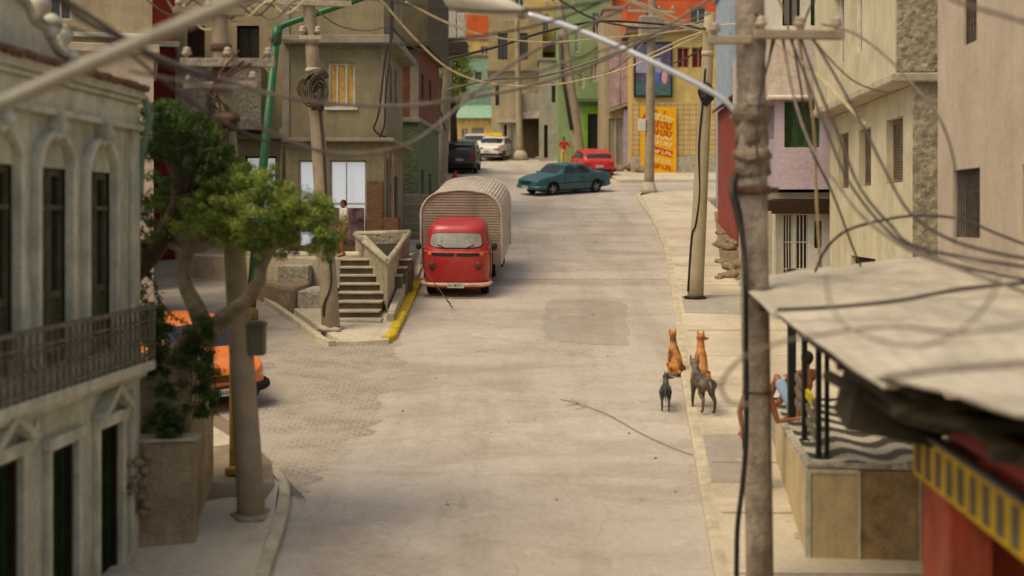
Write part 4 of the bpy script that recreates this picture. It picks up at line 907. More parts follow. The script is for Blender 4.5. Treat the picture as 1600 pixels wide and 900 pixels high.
# tan house with dark doorway and the little awning
y_ = 89.0; r0 = rz(y_); xa = sx(768, y_); s_ = F / y_; Z = lambda py: zz(py, y_) - r0; u = lambda px: (px - 768) / s_
th = building('tan_balcony_house', 'tan house with a dark arched doorway and pinkish awning, over the white taxi', 'house', (xa, y_, r0), 0, u(848), 7, Z(112), greyside_m,
    {'S': [(u(812), u(843), .05, Z(186), 'dark', {'m': mat('deep_brown_opening', (84, 68, 44), .3, 2)}), (u(786), u(794), .1, Z(192), 'door', {'frame': white_m}), (u(798), u(805), .1, Z(192), 'window', {'frame': white_m}), (u(774), u(780), Z(165), Z(130), 'window', {}), (u(806), u(812), Z(152), Z(118), 'window', {})]}, eave=.3)
mb = MB(); mb.box((u(812), -.7, Z(175)), (u(852), -.003, Z(148))); mb.build('balcony', dull_m, th, bevel=.03)
mb = MB(); mb.prism([(u(806), -.75, Z(186)), (u(851), -.75, Z(186)), (u(851), -.72, Z(174)), (u(806), -.72, Z(176))], (0, .5, 0)); mb.build('awning', mat('pinkish_awning', (190, 164, 160), .3, 3), th)
mb = MB(); mb.box((u(778), -.35, Z(192)), (u(812), -.003, Z(187))); mb.build('lintel', conc_l, th)
box_storey(th, 'upper_wall', tan_m, -.2, u(848), .4, 7, Z(112) + .19, Z(10), {'S': [(.6, 1.2, Z(92), Z(50), 'window', {}), (2.0, 2.5, Z(92), Z(50), 'window', {})]})
# turquoise-roofed house
y_ = 94.0; r0 = rz(y_); xa = sx(693, y_); s_ = F / y_; Z = lambda py: zz(py, y_) - r0; u = lambda px: (px - 693) / s_
tq = building('turquoise_roofed_house', 'low yellow house with a turquoise sheet roof at the end of the street', 'house', (xa, y_, r0), 0, u(772), 3.6, Z(186), yellowwall_m,
    {'S': [(u(736), u(758), .1, Z(198), 'door', {'m': mat('violet_grey_door', (150, 134, 136), .2, 3), 'frame': white_m, 'n': 2}), (u(721), u(732), .5, Z(200), 'window', {'frame': white_m, 'pane': glass_g}), (u(706), u(714), .1, Z(196), 'door', {})]}, roof='lean', roofm=turq_m)
# turquoise upper block and tan block with the orange top behind it
y_ = 100.0; r0 = rz(y_); s_ = F / y_; Z = lambda py: zz(py, y_) - r0
b = building('turquoise_house', 'pale turquoise plain upper house behind the turquoise roof', 'house', (sx(722, y_), y_, r0), 0, 2.1, 6, Z(88), turq_m, {'S': [(.9, 1.4, Z(130), Z(112), 'window', {'frame': tan_m})]}, roofm=tan_m)
y_ = 106.0; r0 = rz(100) + .9; s_ = F / y_; Z = lambda py: zz(py, y_) - r0
b = building('ochre_block', 'ochre house block with pale windows, far behind the turquoise house', 'house', (sx(668, y_), y_, r0), 0, 6.0, 6, Z(62), yellowwall_m, {'S': [(4.0, 4.6, Z(100), Z(72), 'window', {'frame': white_m}), (2.6, 3.2, Z(90), Z(68), 'window', {'frame': white_m})]})
box_storey(b, 'orange_top', orange_m, 2.9, 6.2, .2, 6, Z(62) + .19, Z(22), {})
y_ = 118.0; r0 = rz(100) + 3
for i, (a_, b_, top, m_, nm) in enumerate(((600, 700, -10, tan_m, 'tan far house under the top edge, behind the leafy tree'), (690, 775, 8, yellowwall_m, 'yellow far house above the orange-topped block'), (765, 830, -30, dull_m, 'grey far house above the tan balcony house'), (825, 960, -60, tan_m, 'brown far house behind the yellow and green fronts'), (940, 1250, -90, orange_m, 'orange far house behind the tiled corner building'))):
    w_ = sx(b_, y_) - sx(a_, y_); zt = zz(top, y_) - r0
    b = building('far_house', nm, 'house', (sx(a_, y_), y_ + i * .7, r0), 0, w_ - .05, 6, zt, m_, {'S': [(w_ * .2, w_ * .2 + .8, zt - 2.4, zt - 1, 'window', {'frame': white_m}), (w_ * .6, w_ * .6 + .8, zt - 2.4, zt - 1, 'window', {'frame': white_m})]}, zb=-6)
y_ = 150
for i, (x, m_, nm) in enumerate(((-70, tan_m, 'broad tan hillside block far up the hill beyond the dark red house'), (-30, greyside_m, 'broad beige hillside block beyond the brick house'), (10, dull_m, 'broad grey hillside block closing the street'), (50, orange_m, 'broad orange hillside block beyond the lilac house'))):
    building('hillside_block', nm, 'building', (x, y_, rz(100) + 7), 0, 38.5, 8, 30, m_, {'S': [(4 + 6 * k, 5.4 + 6 * k, 3 + 5 * j, 5 + 5 * j, 'window', {'frame': white_m, 'v': 1}) for k in range(6) for j in range(1, 5)]}, zb=-9)

# red brick house left of the far lane
y_ = 51.0; r0 = rz(y_); xb = sx(654, y_); w_ = 4.2; xa = xb - w_; s_ = F / y_; Z = lambda py: zz(py, y_) - r0
br = building('brick_house', 'three-storey house: green rough-cast ground floor, red brick middle and dark brown top', 'house', (xa, y_, r0), RA, w_, 7, Z(192), greentex_m, {'E': [(1.0, 1.8, .2, 2.2, 'door', {'m': blue_m}), (3.4, 4.2, .9, 2.1, 'window', {})]}, eave=.1, roofm=conc_m)
box_storey(br, 'brick_storey', brick_m, 0, w_, 0, 7, Z(192) + .19, Z(76), {'E': [(1.0, 1.7, Z(150), Z(110), 'window', {}), (3.5, 4.2, Z(150), Z(110), 'window', {})]})
mb = MB(); mb.box((w_ - .28, -.05, Z(188)), (w_ + .03, -.003, Z(78))); mb.build('corner_strip', conc_m, br)
box_storey(br, 'top_storey', mat('dark_olive_wall', (92, 82, 56), .25, 2, .4, streak=.4), -.1, w_ + .4, -.5, 7, Z(75), Z(-60), {'S': [(1.8, 2.6, Z(60), Z(20), 'window', {})]})
b = building('olive_house', 'dark olive house beyond the brick one, behind the transformer pole', 'house', (sx(590, 64), 64, rz(64)), RA, sx(650, 64) - sx(590, 64), 12, zz(90, 64) - rz(64), mat('olive_wall', (110, 100, 70), .25, 2, .4, streak=.4), {'E': [(1, 1.9, .2, 2.2, 'door', {'m': blue_m}), (4, 5, .9, 2.1, 'window', {}), (7, 8.2, .2, 2.4, 'roller', {})], 'S': [(.6, 1.3, 3.5, 4.6, 'window', {})]})

# ------------------------------------------------------------ terrace with the wave mosaic, its rail, the bar and the sheet canopy
TZ = 3.03
def frame_of(name, label, cat, loc, rot=0): return thing(name, label, cat, loc, rot)
tr = frame_of('mosaic_terrace', 'raised bar terrace with black and white wave mosaic top, cream and stained wood front panels', 'terrace', (3.51, 16.7, TZ), -math.atan(.1))
Lx, Ly = 3.4, 6.0
mb = MB(); mb.box((.02, .02, -1.6), (Lx, Ly, -.062)); mb.build('base', rough_m, tr)
mb = MB(); mb.box((.06, .05, -.03), (Lx, Ly + .03, .003)); mb.build('mosaic_top', wave_m, tr)
mb = MB(); mb.box((-.03, -.03, -.06), (.3, Ly + .03, 0)); mb.box((.302, -.03, -.06), (Lx, .3, 0)); mb.build('chipped_edge', mat('chipped_edge', (186, 178, 160), .5, 10, 1.0, 12, dist=.04), tr, bevel=.015)
mb = MB(); mb.box((.03, -.03, -1.13), (.595, .018, -.085)); mb.build('cream_panel', panel_m, tr, bevel=.008)
mb = MB(); mb.box((.61, -.02, -1.13), (1.29, .018, -.085)); mb.build('stained_panel', stain_m, tr, bevel=.008)
mb = MB(); mb.box((1.305, -.02, -1.13), (2.2, .018, -.085)); mb.build('stained_panel', stain_m, tr, bevel=.008)
mb = MB(); mb.box((-.025, -.02, -1.13), (.018, 2.2, -.085)); mb.box((-.02, 2.22, -1.0), (.018, 4.3, -.085)); mb.build('side_panel', panel_m, tr, bevel=.008)
mb = MB(); mb.box((-.035, -.045, -1.2), (.028, .0, -.07)); mb.box((.58, -.045, -1.15), (.608, .0, -.08)); mb.box((.028, -.045, -1.2), (.58, -.001, -1.15)); mb.box((.028, -.045, -.115), (.58, -.001, -.07)); mb.box((1.29, -.04, -1.15), (1.303, .0, -.08)); mb.build('corner_bead', trim_m, tr)
mb = MB(); mb.box((-.12, -.16, -1.32), (2.2, .6, -1.14)); mb.box((-.10, .6, -1.32), (.3, 5.8, -1.02)); mb.build('footing', conc_l, tr, bevel=.03)
# rail and posts
def post(px, py, top, r, nm):
    y = (ZC - TZ) * F / (py - HY); x = (px - 800) * y / F; mb = MB()
    mb.box((-r, -r, 0), (r, r, top - TZ)); mb.box((-r * 1.8, -r * 1.8, 0.001), (r * 1.8, r * 1.8, .02)); o = mb.build('canopy_post', black_m, bevel=.006); o.location = (x, y, TZ + .001); tag(o, nm, 'post', 'black posts that carry the sheet canopy'); return Vector((x, y, TZ))
p1 = post(1279, 716, 5.08, .032, 'black canopy post at the near corner of the mosaic terrace')
p1b = post(1292, 716, 5.08, .026, 'slimmer black canopy post paired with the one at the near terrace corner')
p2 = post(1257, 688, 5.16, .034, 'black canopy post in the middle of the terrace rail')
p3 = post(1237, 655, 5.20, .055, 'thick black canopy post at the far end of the terrace rail')
p4 = post(1194, 628, 5.23, .05, 'black canopy post at the far terrace corner, just behind the big weathered pole')
rl = thing('terrace_rail', 'three-bar grey timber rail with a worn yellow stretch, between the black terrace posts', 'railing', tuple(p1))
for i, h in enumerate((.62, .44, .26)):
    mb = MB(); a = Vector((-.02, .02, h)); b2 = p3 - p1 + Vector((.05, -.05, h)); d = (b2 - a).normalized(); s = d.cross(ZV) * .02
    mb.prism([a - s - ZV * .045, a + s - ZV * .045, a + s + ZV * .045, a - s + ZV * .045], b2 - a); mb.build('rail_bar', mat('grey_timber', (112, 102, 82), .4, 6, .4, 20), rl, bevel=.006)
mb = MB(); a2 = a.lerp(b2, .12) + ZV * .36; b3 = a.lerp(b2, .55) + ZV * .36; s = d.cross(ZV) * .024
mb.prism([a2 - s - ZV * .05, a2 + s - ZV * .05, a2 + s + ZV * .05, a2 - s + ZV * .05], b3 - a2); mb.build('yellow_wrap', yellow_m, rl)
# bar under the canopy (brick-red wall, striped fascia)
bar = frame_of('red_bar', 'brick-red street bar under the canopy with a grey-striped yellow fascia', 'bar', (3.09, 5.0, 0), RA)
by0 = 0.0; byE = 7.0
mb = MB(); mb.box((0, byE - .9, -.5), (.35, byE, 4.05)); mb.box((0.36, byE - .12, -.5), (3.6, byE, 4.3)); mb.box((3.4, 0, -.5), (3.6, byE - .13, 4.3)); mb.build('wall', mat('brick_red_paint', (168, 70, 46), .3, 3, .4, 24, streak=.35), bar, bevel=.02)
mb = MB(); mb.box((.02, 0, -.5), (.12, byE - .95, .55)); mb.build('counter', wooddark_m, bar)
mb = MB(); mb.tube([(-.12, .5, 4.18), (-.1, byE + .5, 4.2)], .04, 8); mb.build('dark_pipe', black_m, bar)
mb = MB(); mb.box((.16, 0, 4.302), (3.6, byE, 4.36)); mb.build('ceiling_board', wooddark_m, bar)
mb = MB(); mb.box((-.06, .0, 3.76), (-.002, byE + .05, 4.12)); f_ = mb.build('fascia', mat('fascia_yellow', (206, 168, 40), .2, 4), bar)
mb = MB(); k = .3
while k < byE: mb.prism([(-.068, k, 3.80), (-.068, k + .17, 3.80), (-.068, k + .17, 4.08), (-.068, k, 4.08)], (.0065, 0, 0)); k += .34
mb.build('stripes', mat('stripe_grey', (104, 92, 76), .3, 4), f_)
mb = MB(); mb.tube([(-.02, 1.0, 4.36), (.02, byE - .2, 4.32)], .11, 14); mb.build('rolled_awning', mat('awning_red', (150, 52, 48), .25, 4, .5, 10), bar)
mb = MB(); mb.box((.3, .5, 4.48), (3.3, byE + .6, 4.52)); mb.tube([(-.32, 0, 4.52), (-.28, byE + 1.2, 4.6)], .05, 8)
mb.prism([(-.72, 6.5, 4.2), (-.05, 6.3, 4.1), (.2, 6.5, 4.35), (-.1, 6.6, 4.68), (-.6, 6.6, 4.62)], (.05, .9, .05)); mb.tube([(-.8, 7.0, 4.6), (-.3, 6.2, 4.35), (.3, 5.0, 4.3)], .05, 6)
for q in range(6): mb.box((-.5, .8 + q * 1.15, 4.53), (3.3, .88 + q * 1.15, 4.60))
mb.build('roof_joists', mat('dark_joist', (58, 50, 32), .4, 4), bar)
# canopy sheets
def cp(px, py, y): return at(px, py, y)
rows = [  # from the far edge towards the camera; each a polyline from the street side to the wall side
    [cp(1152, 439, 16.6), cp(1235, 426, 17.2), cp(1330, 415, 17.8), cp(1440, 402, 18.2), cp(1530, 417, 18.0), cp(1640, 440, 17.6)],
    [cp(1180, 466, 14.8), cp(1270, 458, 15.0), cp(1360, 452, 15.2), cp(1460, 446, 15.4), cp(1560, 450, 15.4), cp(1680, 460, 15.4)],
    [cp(1213, 497, 13.2), cp(1300, 492, 13.2), cp(1390, 486, 13.3), cp(1480, 480, 13.4), cp(1580, 478, 13.4), cp(1720, 480, 13.4)],
    [cp(1296, 560, 11.2), cp(1370, 556, 11.2), cp(1450, 552, 11.2), cp(1540, 548, 11.2), cp(1640, 545, 11.2), cp(1800, 545, 11.2)],
    [cp(1380, 622, 9.6), cp(1440, 614, 9.6), cp(1510, 606, 9.6), cp(1600, 602, 9.6), cp(1720, 600, 9.6), cp(1900, 600, 9.6)],
    [cp(1462, 634, 8.6), cp(1530, 640, 8.6), cp(1610, 646, 8.6), cp(1720, 650, 8.6), cp(1860, 655, 8.6), cp(2050, 655, 8.6)],
    [cp(1590, 680, 7.4), cp(1680, 690, 7.4), cp(1780, 696, 7.4), cp(1900, 700, 7.4), cp(2100, 700, 7.4), cp(2300, 700, 7.4)]]
can = thing('sheet_canopy', 'warped pale fibre-cement sheet canopy over the bar terrace, with cables lying on it', 'canopy', (4.6, 12, 5.2))
coff = Vector((4.6, 12, 5.2))
def canopy_strip(R, zoff, nm):
    n = 10; G = []
    cols = [smooth_path([r[i] for r in R], n) for i in range(6)]
    for j in range(len(cols[0])):
        row = smooth_path([c[j] for c in cols], 12)
        for q, p in enumerate(row): p.z += zoff + .007 * math.sin(q * 1.05) + .022 * noise.noise(p * 1.3)
        G.append([p - coff for p in row])
    mb = MB(); mb.grid(G); return mb.build(nm, sheet_m, can, solid=.025)
canopy_strip(rows[:3], .0, 'roof_sheet'); canopy_strip([[p + Vector((0, .12, 0)) for p in rows[2]]] + rows[3:5], .055, 'roof_sheet'); canopy_strip([[p + Vector((0, .2, .0)) for p in rows[4]]] + rows[5:], .10, 'roof_sheet')
mb = MB()
for R, dz in ((rows[1], -.1), (rows[3], -.06), (rows[4], -.1)): mb.tube([p - coff + Vector((.06, 0, dz)) for p in R], .045, 6)
mb.tube([r[0] - coff + Vector((.22, 0, -.12)) for r in rows[:6]], .04, 6)
mb.build('purlins', MATS['dark_joist'], can)
# ------------------------------------------------------------ poles, lamps, cables
def insulator(mb, p, s=1.0):
    mb.lathe([(.03 * s, -.06 * s), (.035 * s, 0), (.085 * s, .02 * s), (.095 * s, .06 * s), (.06 * s, .09 * s), (.08 * s, .11 * s), (.05 * s, .15 * s), (.02 * s, .16 * s)], p, n=12)
def pole(name, label, base, top, r0, r1, m, cat='utility pole', group=None, square=False):
    root = thing(name, label, cat, base, 0, group); B = Vector(base); T = Vector(top) - B; k = 12
    mb = MB(); mb.tube([T * (i / k) + Vector((0, 0, -.25 if i == 0 else 0)) for i in range(k + 1)], [r0 + (r1 - r0) * i / k for i in range(k + 1)], 8 if square else 18)
    mb.build('shaft', m, root); return root, B, T
def crossarm(root, c, w, yaw=0.0, t=.08, ins=4, m=None, s=1.0, up=True):
    mb = MB(); R = Matrix.Rotation(yaw, 4, 'Z'); mb.box((-w / 2, -t, -t), (w / 2, t, t))
    bmesh.ops.transform(mb.bm, matrix=Matrix.Translation(c) @ R, verts=mb.bm.verts); a = mb.build('crossarm', m or conc_l, root, bevel=.012)
    for i in range(ins):
        x = -w / 2 + .08 + (w - .16) * i / max(1, ins - 1); mb = MB(); insulator(mb, Vector(c) + R @ Vector((x, 0, t + .05 * s)), s); mb.build('insulator', insul_m, a)
    return a
def px_top(px, py, y): return at(px, py, y)
# big left pole at the near corner
b_ = gnd(394, 806, .135); y_ = b_.y
root, B, T = pole('utility_pole', 'thick leaning concrete pole at the near street corner, carrying crossarms and a cable tangle', b_, at(338, -40, y_), .185, .095, pole_m)
def onp(py): 
    t = (806 - py) / 846; return T * t
k_ = 2200 / y_
crossarm(root, onp(100) + Vector((.1, -.14, 0)), 1.2, .04, .055, 3, s=.7, m=poledark_m)
crossarm(root, onp(135) + Vector((.0, -.14, 0)), 1.0, -.15, .045, 3, s=.6, m=poledark_m)
crossarm(root, onp(20) + Vector((-.1, -.12, 0)), .9, .3, .045, 3, s=.6, m=pole_m)
mb = MB()
for z, r in ((onp(185), .17), (onp(200), .15), (onp(112), .15), (onp(75), .14)): mb.lathe([(r * .8, -.05), (r, -.03), (r, .03), (r * .8, .05)], z, n=16)
mb.ball(onp(190) + Vector((.05, -.15, 0)), .13, 3, sc=(1.3, .8, .8), jit=.6, jf=8); mb.build('clamp_band', rust_m, root)
mb = MB(); 
for i in range(5):
    a0 = onp(105); pts = [a0 + Vector((random.uniform(-.5, .6), -.2, random.uniform(-.1, .2))), a0 + Vector((random.uniform(-.2, .2), -.26, -.3 + random.uniform(-.2, .1))), onp(175) + Vector((random.uniform(-.12, .12), -.18, 0)), onp(240) + Vector((random.uniform(-.1, .1), -.17, 0))]
    mb.tube(smooth_path(pts, 5), .014, 5)
mb.build('cable_tangle', rust_m, root)
mb = MB(); c = onp(530) + Vector((.22, -.02, 0)); mb.box(c - Vector((.10, .12, .20)), c + Vector((.10, .12, .17))); mb.prism([c + Vector((-.12, -.14, .17)), c + Vector((.12, -.14, .17)), c + Vector((.09, -.14, .23)), c + Vector((-.05, -.14, .24))], (0, .28, 0)); mb.build('meter_box', mat('box_olive', (110, 104, 82), .2, 4), root, bevel=.012)
mb = MB(); mb.ball((.02, 0, 0), .27, 3, sc=(1, 1, .25), jit=.6, jf=5); mb.build('mortar_foot', conc_m, root)
# thin ochre post behind it
p = gnd(364, 738, .135); mb = MB(); mb.box((-.045, -.045, 0), (.045, .045, 1.62)); o = mb.build('ochre_post', mat('ochre_post_paint', (150, 116, 48), .3, 5), bevel=.01); o.location = p; tag(o, 'thin ochre post standing behind the thick leaning pole', 'post')
mb = MB(); mb.box((-.12, -.1, 0), (.16, .1, .1)); o = mb.build('ochre_block', MATS['ochre_post_paint'], bevel=.02); o.location = p + Vector((.05, -.16, .001)); tag(o, 'ochre concrete block at the foot of the thin ochre post', 'block')
# green lamp post
b_ = gnd(390, 500, .0); y_ = b_.y
root = thing('street_lamp', 'slender green street lamp post with a long arm reaching over the street', 'street lamp', b_)
e1 = at(433, 45, y_) - b_; e0 = Vector((0, 0, 0)); mid = at(411, 262, y_) - b_
mb = MB(); mb.tube([e0, e0.lerp(mid, .5), mid, e1], [.125, .115, .105, .095], 12); mb.build('shaft', greenpaint_m, root); mb = MB(); mb.lathe([(.2, 0), (.2, .22), (.14, .3)], (0, 0, 0), n=14); mb.build('base', mat('ochre_base', (142, 112, 54), .3, 5), root); mb = MB(); mb.tube([e1, e1 + Vector((0, 0, .02))], .1, 12); mb.build('shaft', greenpaint_m, root)
mb = MB(); mb.tube([e1 + Vector((0, 0, -.02)), at(445, 38, y_) - b_, at(580, -8, y_) - b_, at(690, -40, y_) - b_], .075, 10); mb.build('arm', greenpaint_m, root)
mb = MB(); mb.tube([e1 + Vector((-.02, -.02, -.35)), e1 + Vector((.02, -.02, .06))], .12, 12); c = at(428, 170, y_) - b_; mb.build('elbow', greenpaint_m, root)
mb = MB(); mb.ball(at(730, -52, y_) - b_, .28, 2, sc=(1.6, .8, .5)); mb.build('lamp_head', lampwhite_m, root)
# pole on the island with the cable bundle
b_ = gnd(518, 515, .12); y_ = b_.y
root, B, T = pole('utility_pole', 'pale leaning pole beside the island stair, with a coiled cable bundle halfway up', b_, at(478, -60, y_), .205, .125, pole_m)
on2 = lambda py: T * ((515 - py) / 575)
crossarm(root, on2(60) + Vector((0, -.12, 0)), .5, .1, .05, 2); crossarm(root, on2(6) + Vector((0, -.12, 0)), 1.9, .2, .06, 4)
mb = MB()
for i in range(9):
    ph = i * .7; pts = []
    for a in range(13):
        an = a / 12 * 2 * math.pi; pts.append(on2(140) + Vector((-.08 + .28 * math.sin(an) * (1 - .05 * i) + .03 * i, -.2 - .015 * i, .42 * math.cos(an) * (.6 + .06 * (i % 4)) - .05 * (i % 3))))
    mb.tube(pts, .022, 5)
mb.ball(on2(120) + Vector((.14, -.2, 0)), .17, 3, sc=(1.2, .8, .9), jit=.5, jf=9); mb.ball(on2(155) + Vector((.08, -.16, 0)), .2, 3, sc=(.9, .8, 1.5), jit=.4, jf=9); mb.build('cable_coil', mat('cable_coil_grime', (84, 72, 58), .5, 9, .6, 20), root)
mb = MB(); mb.lathe([(.16, -.05), (.19, 0), (.16, .05)], on2(62), n=14); mb.lathe([(.16, -.05), (.19, 0), (.16, .05)], on2(110), n=14); mb.lathe([(.18, -.03), (.2, 0), (.18, .03)], on2(310), n=14); mb.build('band', conc_l, root)
mb = MB(); mb.tube(smooth_path([on2(150) + Vector((.1, -.16, 0)), on2(250) + Vector((.12, -.15, 0)), on2(330) + Vector((.1, -.17, 0)), on2(400) + Vector((.1, -.19, 0)), on2(445) + Vector((.08, -.2, 0)), on2(475) + Vector((-.1, -.2, 0)), on2(490) + Vector((-.12, -.18, -.05))], 5), .028, 6); mb.build('down_cable', cable_m, root)
mb = MB(); mb.ball((0, 0, .02), .3, 3, sc=(1, 1, .3), jit=.5, jf=6); mb.build('mortar_foot', conc_l, root)
# far left pole with the white transformer boxes
b_ = gnd(689, 300, .1); y_ = 60; b_ = Vector((sx(688, y_), y_, rz(y_) + .1))
root, B, T = pole('utility_pole', 'grey pole behind the truck with a cluster of white transformer boxes near its top', b_, Vector((sx(704, y_), y_, zz(30, y_))), .25, .16, pole_m)
c = T * .93
mb = MB()
for i, x in enumerate((-.28, .12, .5)): mb.box(c + Vector((x - .17, -.45, -.35)), c + Vector((x + .17, -.12, .75 + .1 * (i % 2))))
mb.build('transformer_box', mat('transformer_white', (196, 190, 182), .25, 5, .3), root, bevel=.03)
mb = MB(); mb.box(c + Vector((-.45, -.5, -1.0)), c + Vector((.75, .1, -.45))); mb.build('bracket', mat('bracket_dark', (70, 60, 54), .4, 5, .5), root, bevel=.05); crossarm(root, c + Vector((.1, -.1, .95)), 2.0, .1, .06, 4)
mb = MB(); mb.tube(smooth_path([c + Vector((-.4, -.2, -1)), c + Vector((-.75, -.2, -2.2)), c + Vector((-.4, -.2, -3.4)), c + Vector((-.2, -.2, -4.2))], 6), .04, 6); mb.build('down_cable', cable_m, root)
# far twin poles
y_ = 82; root, B, T = pole('utility_pole', 'grey pole leaning against the sky of cables before the green building', Vector((sx(908, y_), y_, rz(y_) + .14)), Vector((sx(872, y_), y_, zz(-10, y_))), .34, .2, pole_m)
crossarm(root, T * .93, 1.8, .2, .06, 4)
mb = MB(); mb.tube([T * .2 + Vector((-.3, -.3, 0)), T * .5 + Vector((-.4, -.3, 0)), T * .75 + Vector((-.25, -.3, 0))], .1, 6); mb.build('cable_bunch', cable_m, root)
y_ = 86; root, B, T = pole('utility_pole', 'pale upright pole between the grey-white house and the leaning grey pole', Vector((sx(884, y_), y_, rz(y_) + .1)), Vector((sx(884, y_), y_, zz(-5, y_))), .3, .2, mat('pole_pale', (190, 184, 168), .2, 3), )
y_ = 88; root, B, T = pole('utility_pole', 'thin grey pole beside the tan house, just beyond the taxi', Vector((sx(813, y_), y_, rz(y_) + .1)), Vector((sx(807, y_), y_, zz(20, y_))), .22, .14, pole_m)
crossarm(root, T * .95, 1.6, .1, .06, 3)
mb = MB(); mb.lathe([(.5, -.1), (.42, .3), (.24, .5)], (0, 0, 0), n=14); mb.build('base', conc_l, root)
# slim pole at the pavement corner with a transformer
b_ = gnd(1014, 300, .13); y_ = b_.y
root, B, T = pole('utility_pole', 'slim grey pole at the kerb corner before the yellow banner, transformer on top', b_, at(1019, -30, y_), .24, .17, pole_m)
on3 = lambda py: T * ((300 - py) / 330)
mb = MB(); mb.box(on3(62) + Vector((-.6, -.5, 0)), on3(62) + Vector((.5, -.05, 1.05))); mb.box(on3(58) + Vector((.2, -.45, .1)), on3(58) + Vector((.85, -.1, .7))); mb.build('transformer', mat('transformer_grey', (152, 142, 124), .3, 4, .5, streak=.4), root, bevel=.08)
crossarm(root, on3(18), 2.2, .2, .07, 4)
mb = MB(); mb.box(on3(205) + Vector((-.55, -.2, 0)), on3(205) + Vector((-.2, .1, .55))); mb.tube([on3(198) + Vector((-.25, 0, .1)), on3(198) + Vector((0, 0, .1))], .05, 6); mb.build('meter_box', white_m, root, bevel=.02)
mb = MB(); mb.lathe([(.42, -.1), (.36, .12), (.26, .45)], (0, 0, 0), n=16); mb.build('base_collar', conc_l, root)
# pole with the black plate on the right pavement
b_ = gnd(1086, 466, .125); y_ = b_.y
root, B, T = pole('utility_pole', 'smooth beige pole bolted to a black base plate, with a black splice box', b_, at(1109, 20, y_), .205, .135, mat('pole_beige', (168, 154, 126), .12, 3, .25, 26, streak=.2))
on4 = lambda py: T * ((466 - py) / 446)
mb = MB(); mb.lathe([(.27, 0.001), (.27, .05), (.22, .06)], (0, 0, 0), n=20); mb.box((-.28, -.20, .002), (.26, .20, .035)); mb.build('base_plate', black_m, root)
mb = MB(); mb.ball(on4(147) + Vector((0, -.16, 0)), .17, 3, sc=(1.15, 1, 1.6), jit=.3, jf=6); mb.build('splice_box', black_m, root)
mb = MB(); mb.tube(smooth_path([on4(108) + Vector((-.06, -.14, 0)), on4(160) + Vector((-.08, -.15, 0)), on4(230) + Vector((-.12, -.15, 0)), on4(300) + Vector((-.04, -.16, 0)), on4(350) + Vector((-.1, -.17, 0)), on4(365) + Vector((-.17, -.12, 0)), on4(400) + Vector((-.19, -.1, 0)), on4(455) + Vector((-.2, -.1, 0))], 5), .024, 6); mb.build('down_cable', black_m, root)
mb = MB(); mb.tube([on4(88), on4(80)], .16, 14); mb.build('band', conc_l, root)
# the big weathered pole by the terrace
y_ = 15.6
b_ = Vector((sx(1188, y_), y_, rz(y_) + .125)); tp = at(1170, -60, y_)
root, B, T = pole('utility_pole', 'big dark weathered pole beside the terrace with rusty clamp, broken collars and crossarm', b_, tp, .152, .166, poledark_m)
on5 = lambda py: T * ((ZC - (py - HY) * y_ / F - b_.z) / T.z)
mb = MB()
for py, r, h in ((180, .205, .06), (243, .215, .035), (205, .18, .14), (258, .185, .10), (170, .19, .03)): 
    mb.lathe([(r * .72, -h - .05), (r, -h), (r * 1.02, 0), (r, h), (r * .72, h + .04)], on5(py), n=20)
for v in mb.bm.verts: v.co += v.co.normalized() * 0 + Vector((noise.noise(v.co * 11), noise.noise(v.co * 11 + Vector((5, 0, 0))), noise.noise(v.co * 11 + Vector((0, 5, 0))))) * .06
mb.build('collar', mat('collar_crust', (138, 122, 104), .45, 5, 1.0, 14, streak=.4, dist=.05, grime=(.10, .07, .05)), root)
mb = MB(); mb.lathe([(.17, -.05), (.2, -.035), (.2, .035), (.17, .05)], on5(297), n=20); mb.box(on5(297) + Vector((.16, -.1, -.035)), on5(297) + Vector((.27, .0, .03))); mb.box(on5(297) + Vector((-.26, -.1, -.03)), on5(297) + Vector((-.15, .0, .025))); mb.build('clamp', rust_m, root, bevel=.008)
mb = MB(); mb.lathe([(.155, -.015), (.162, -.01), (.162, .01), (.155, .015)], on5(612), n=18); mb.build('band', rust_m, root)
crossarm(root, on5(58) + Vector((.50, -.2, 0)), 1.0, .08, .05, 3, s=.72, m=pole_m); crossarm(root, on5(66) + Vector((-.26, -.2, 0)), .48, -.1, .045, 1, s=.72, m=pole_m)
mb = MB(); mb.tube(smooth_path([at(1151, 270, 15.4), at(1148, 300, 15.35), at(1157, 340, 15.35), at(1164, 420, 15.38), at(1166, 540, 15.36), at(1166, 680, 15.36), at(1160, 760, 15.3), at(1152, 830, 15.2), at(1151, 930, 15.2)], 6), [.028] * 49, 6)
bmesh.ops.translate(mb.bm, vec=-b_, verts=mb.bm.verts); mb.build('down_cable', black_m, root)
mb = MB(); mb.tube(smooth_path([at(1146, 275, 15.4), at(1143, 300, 15.3), at(1150, 330, 15.3), at(1162, 385, 15.36), at(1166, 450, 15.38)], 6), .03, 6); bmesh.ops.translate(mb.bm, vec=-b_, verts=mb.bm.verts); mb.build('down_cable', cable_m, root)
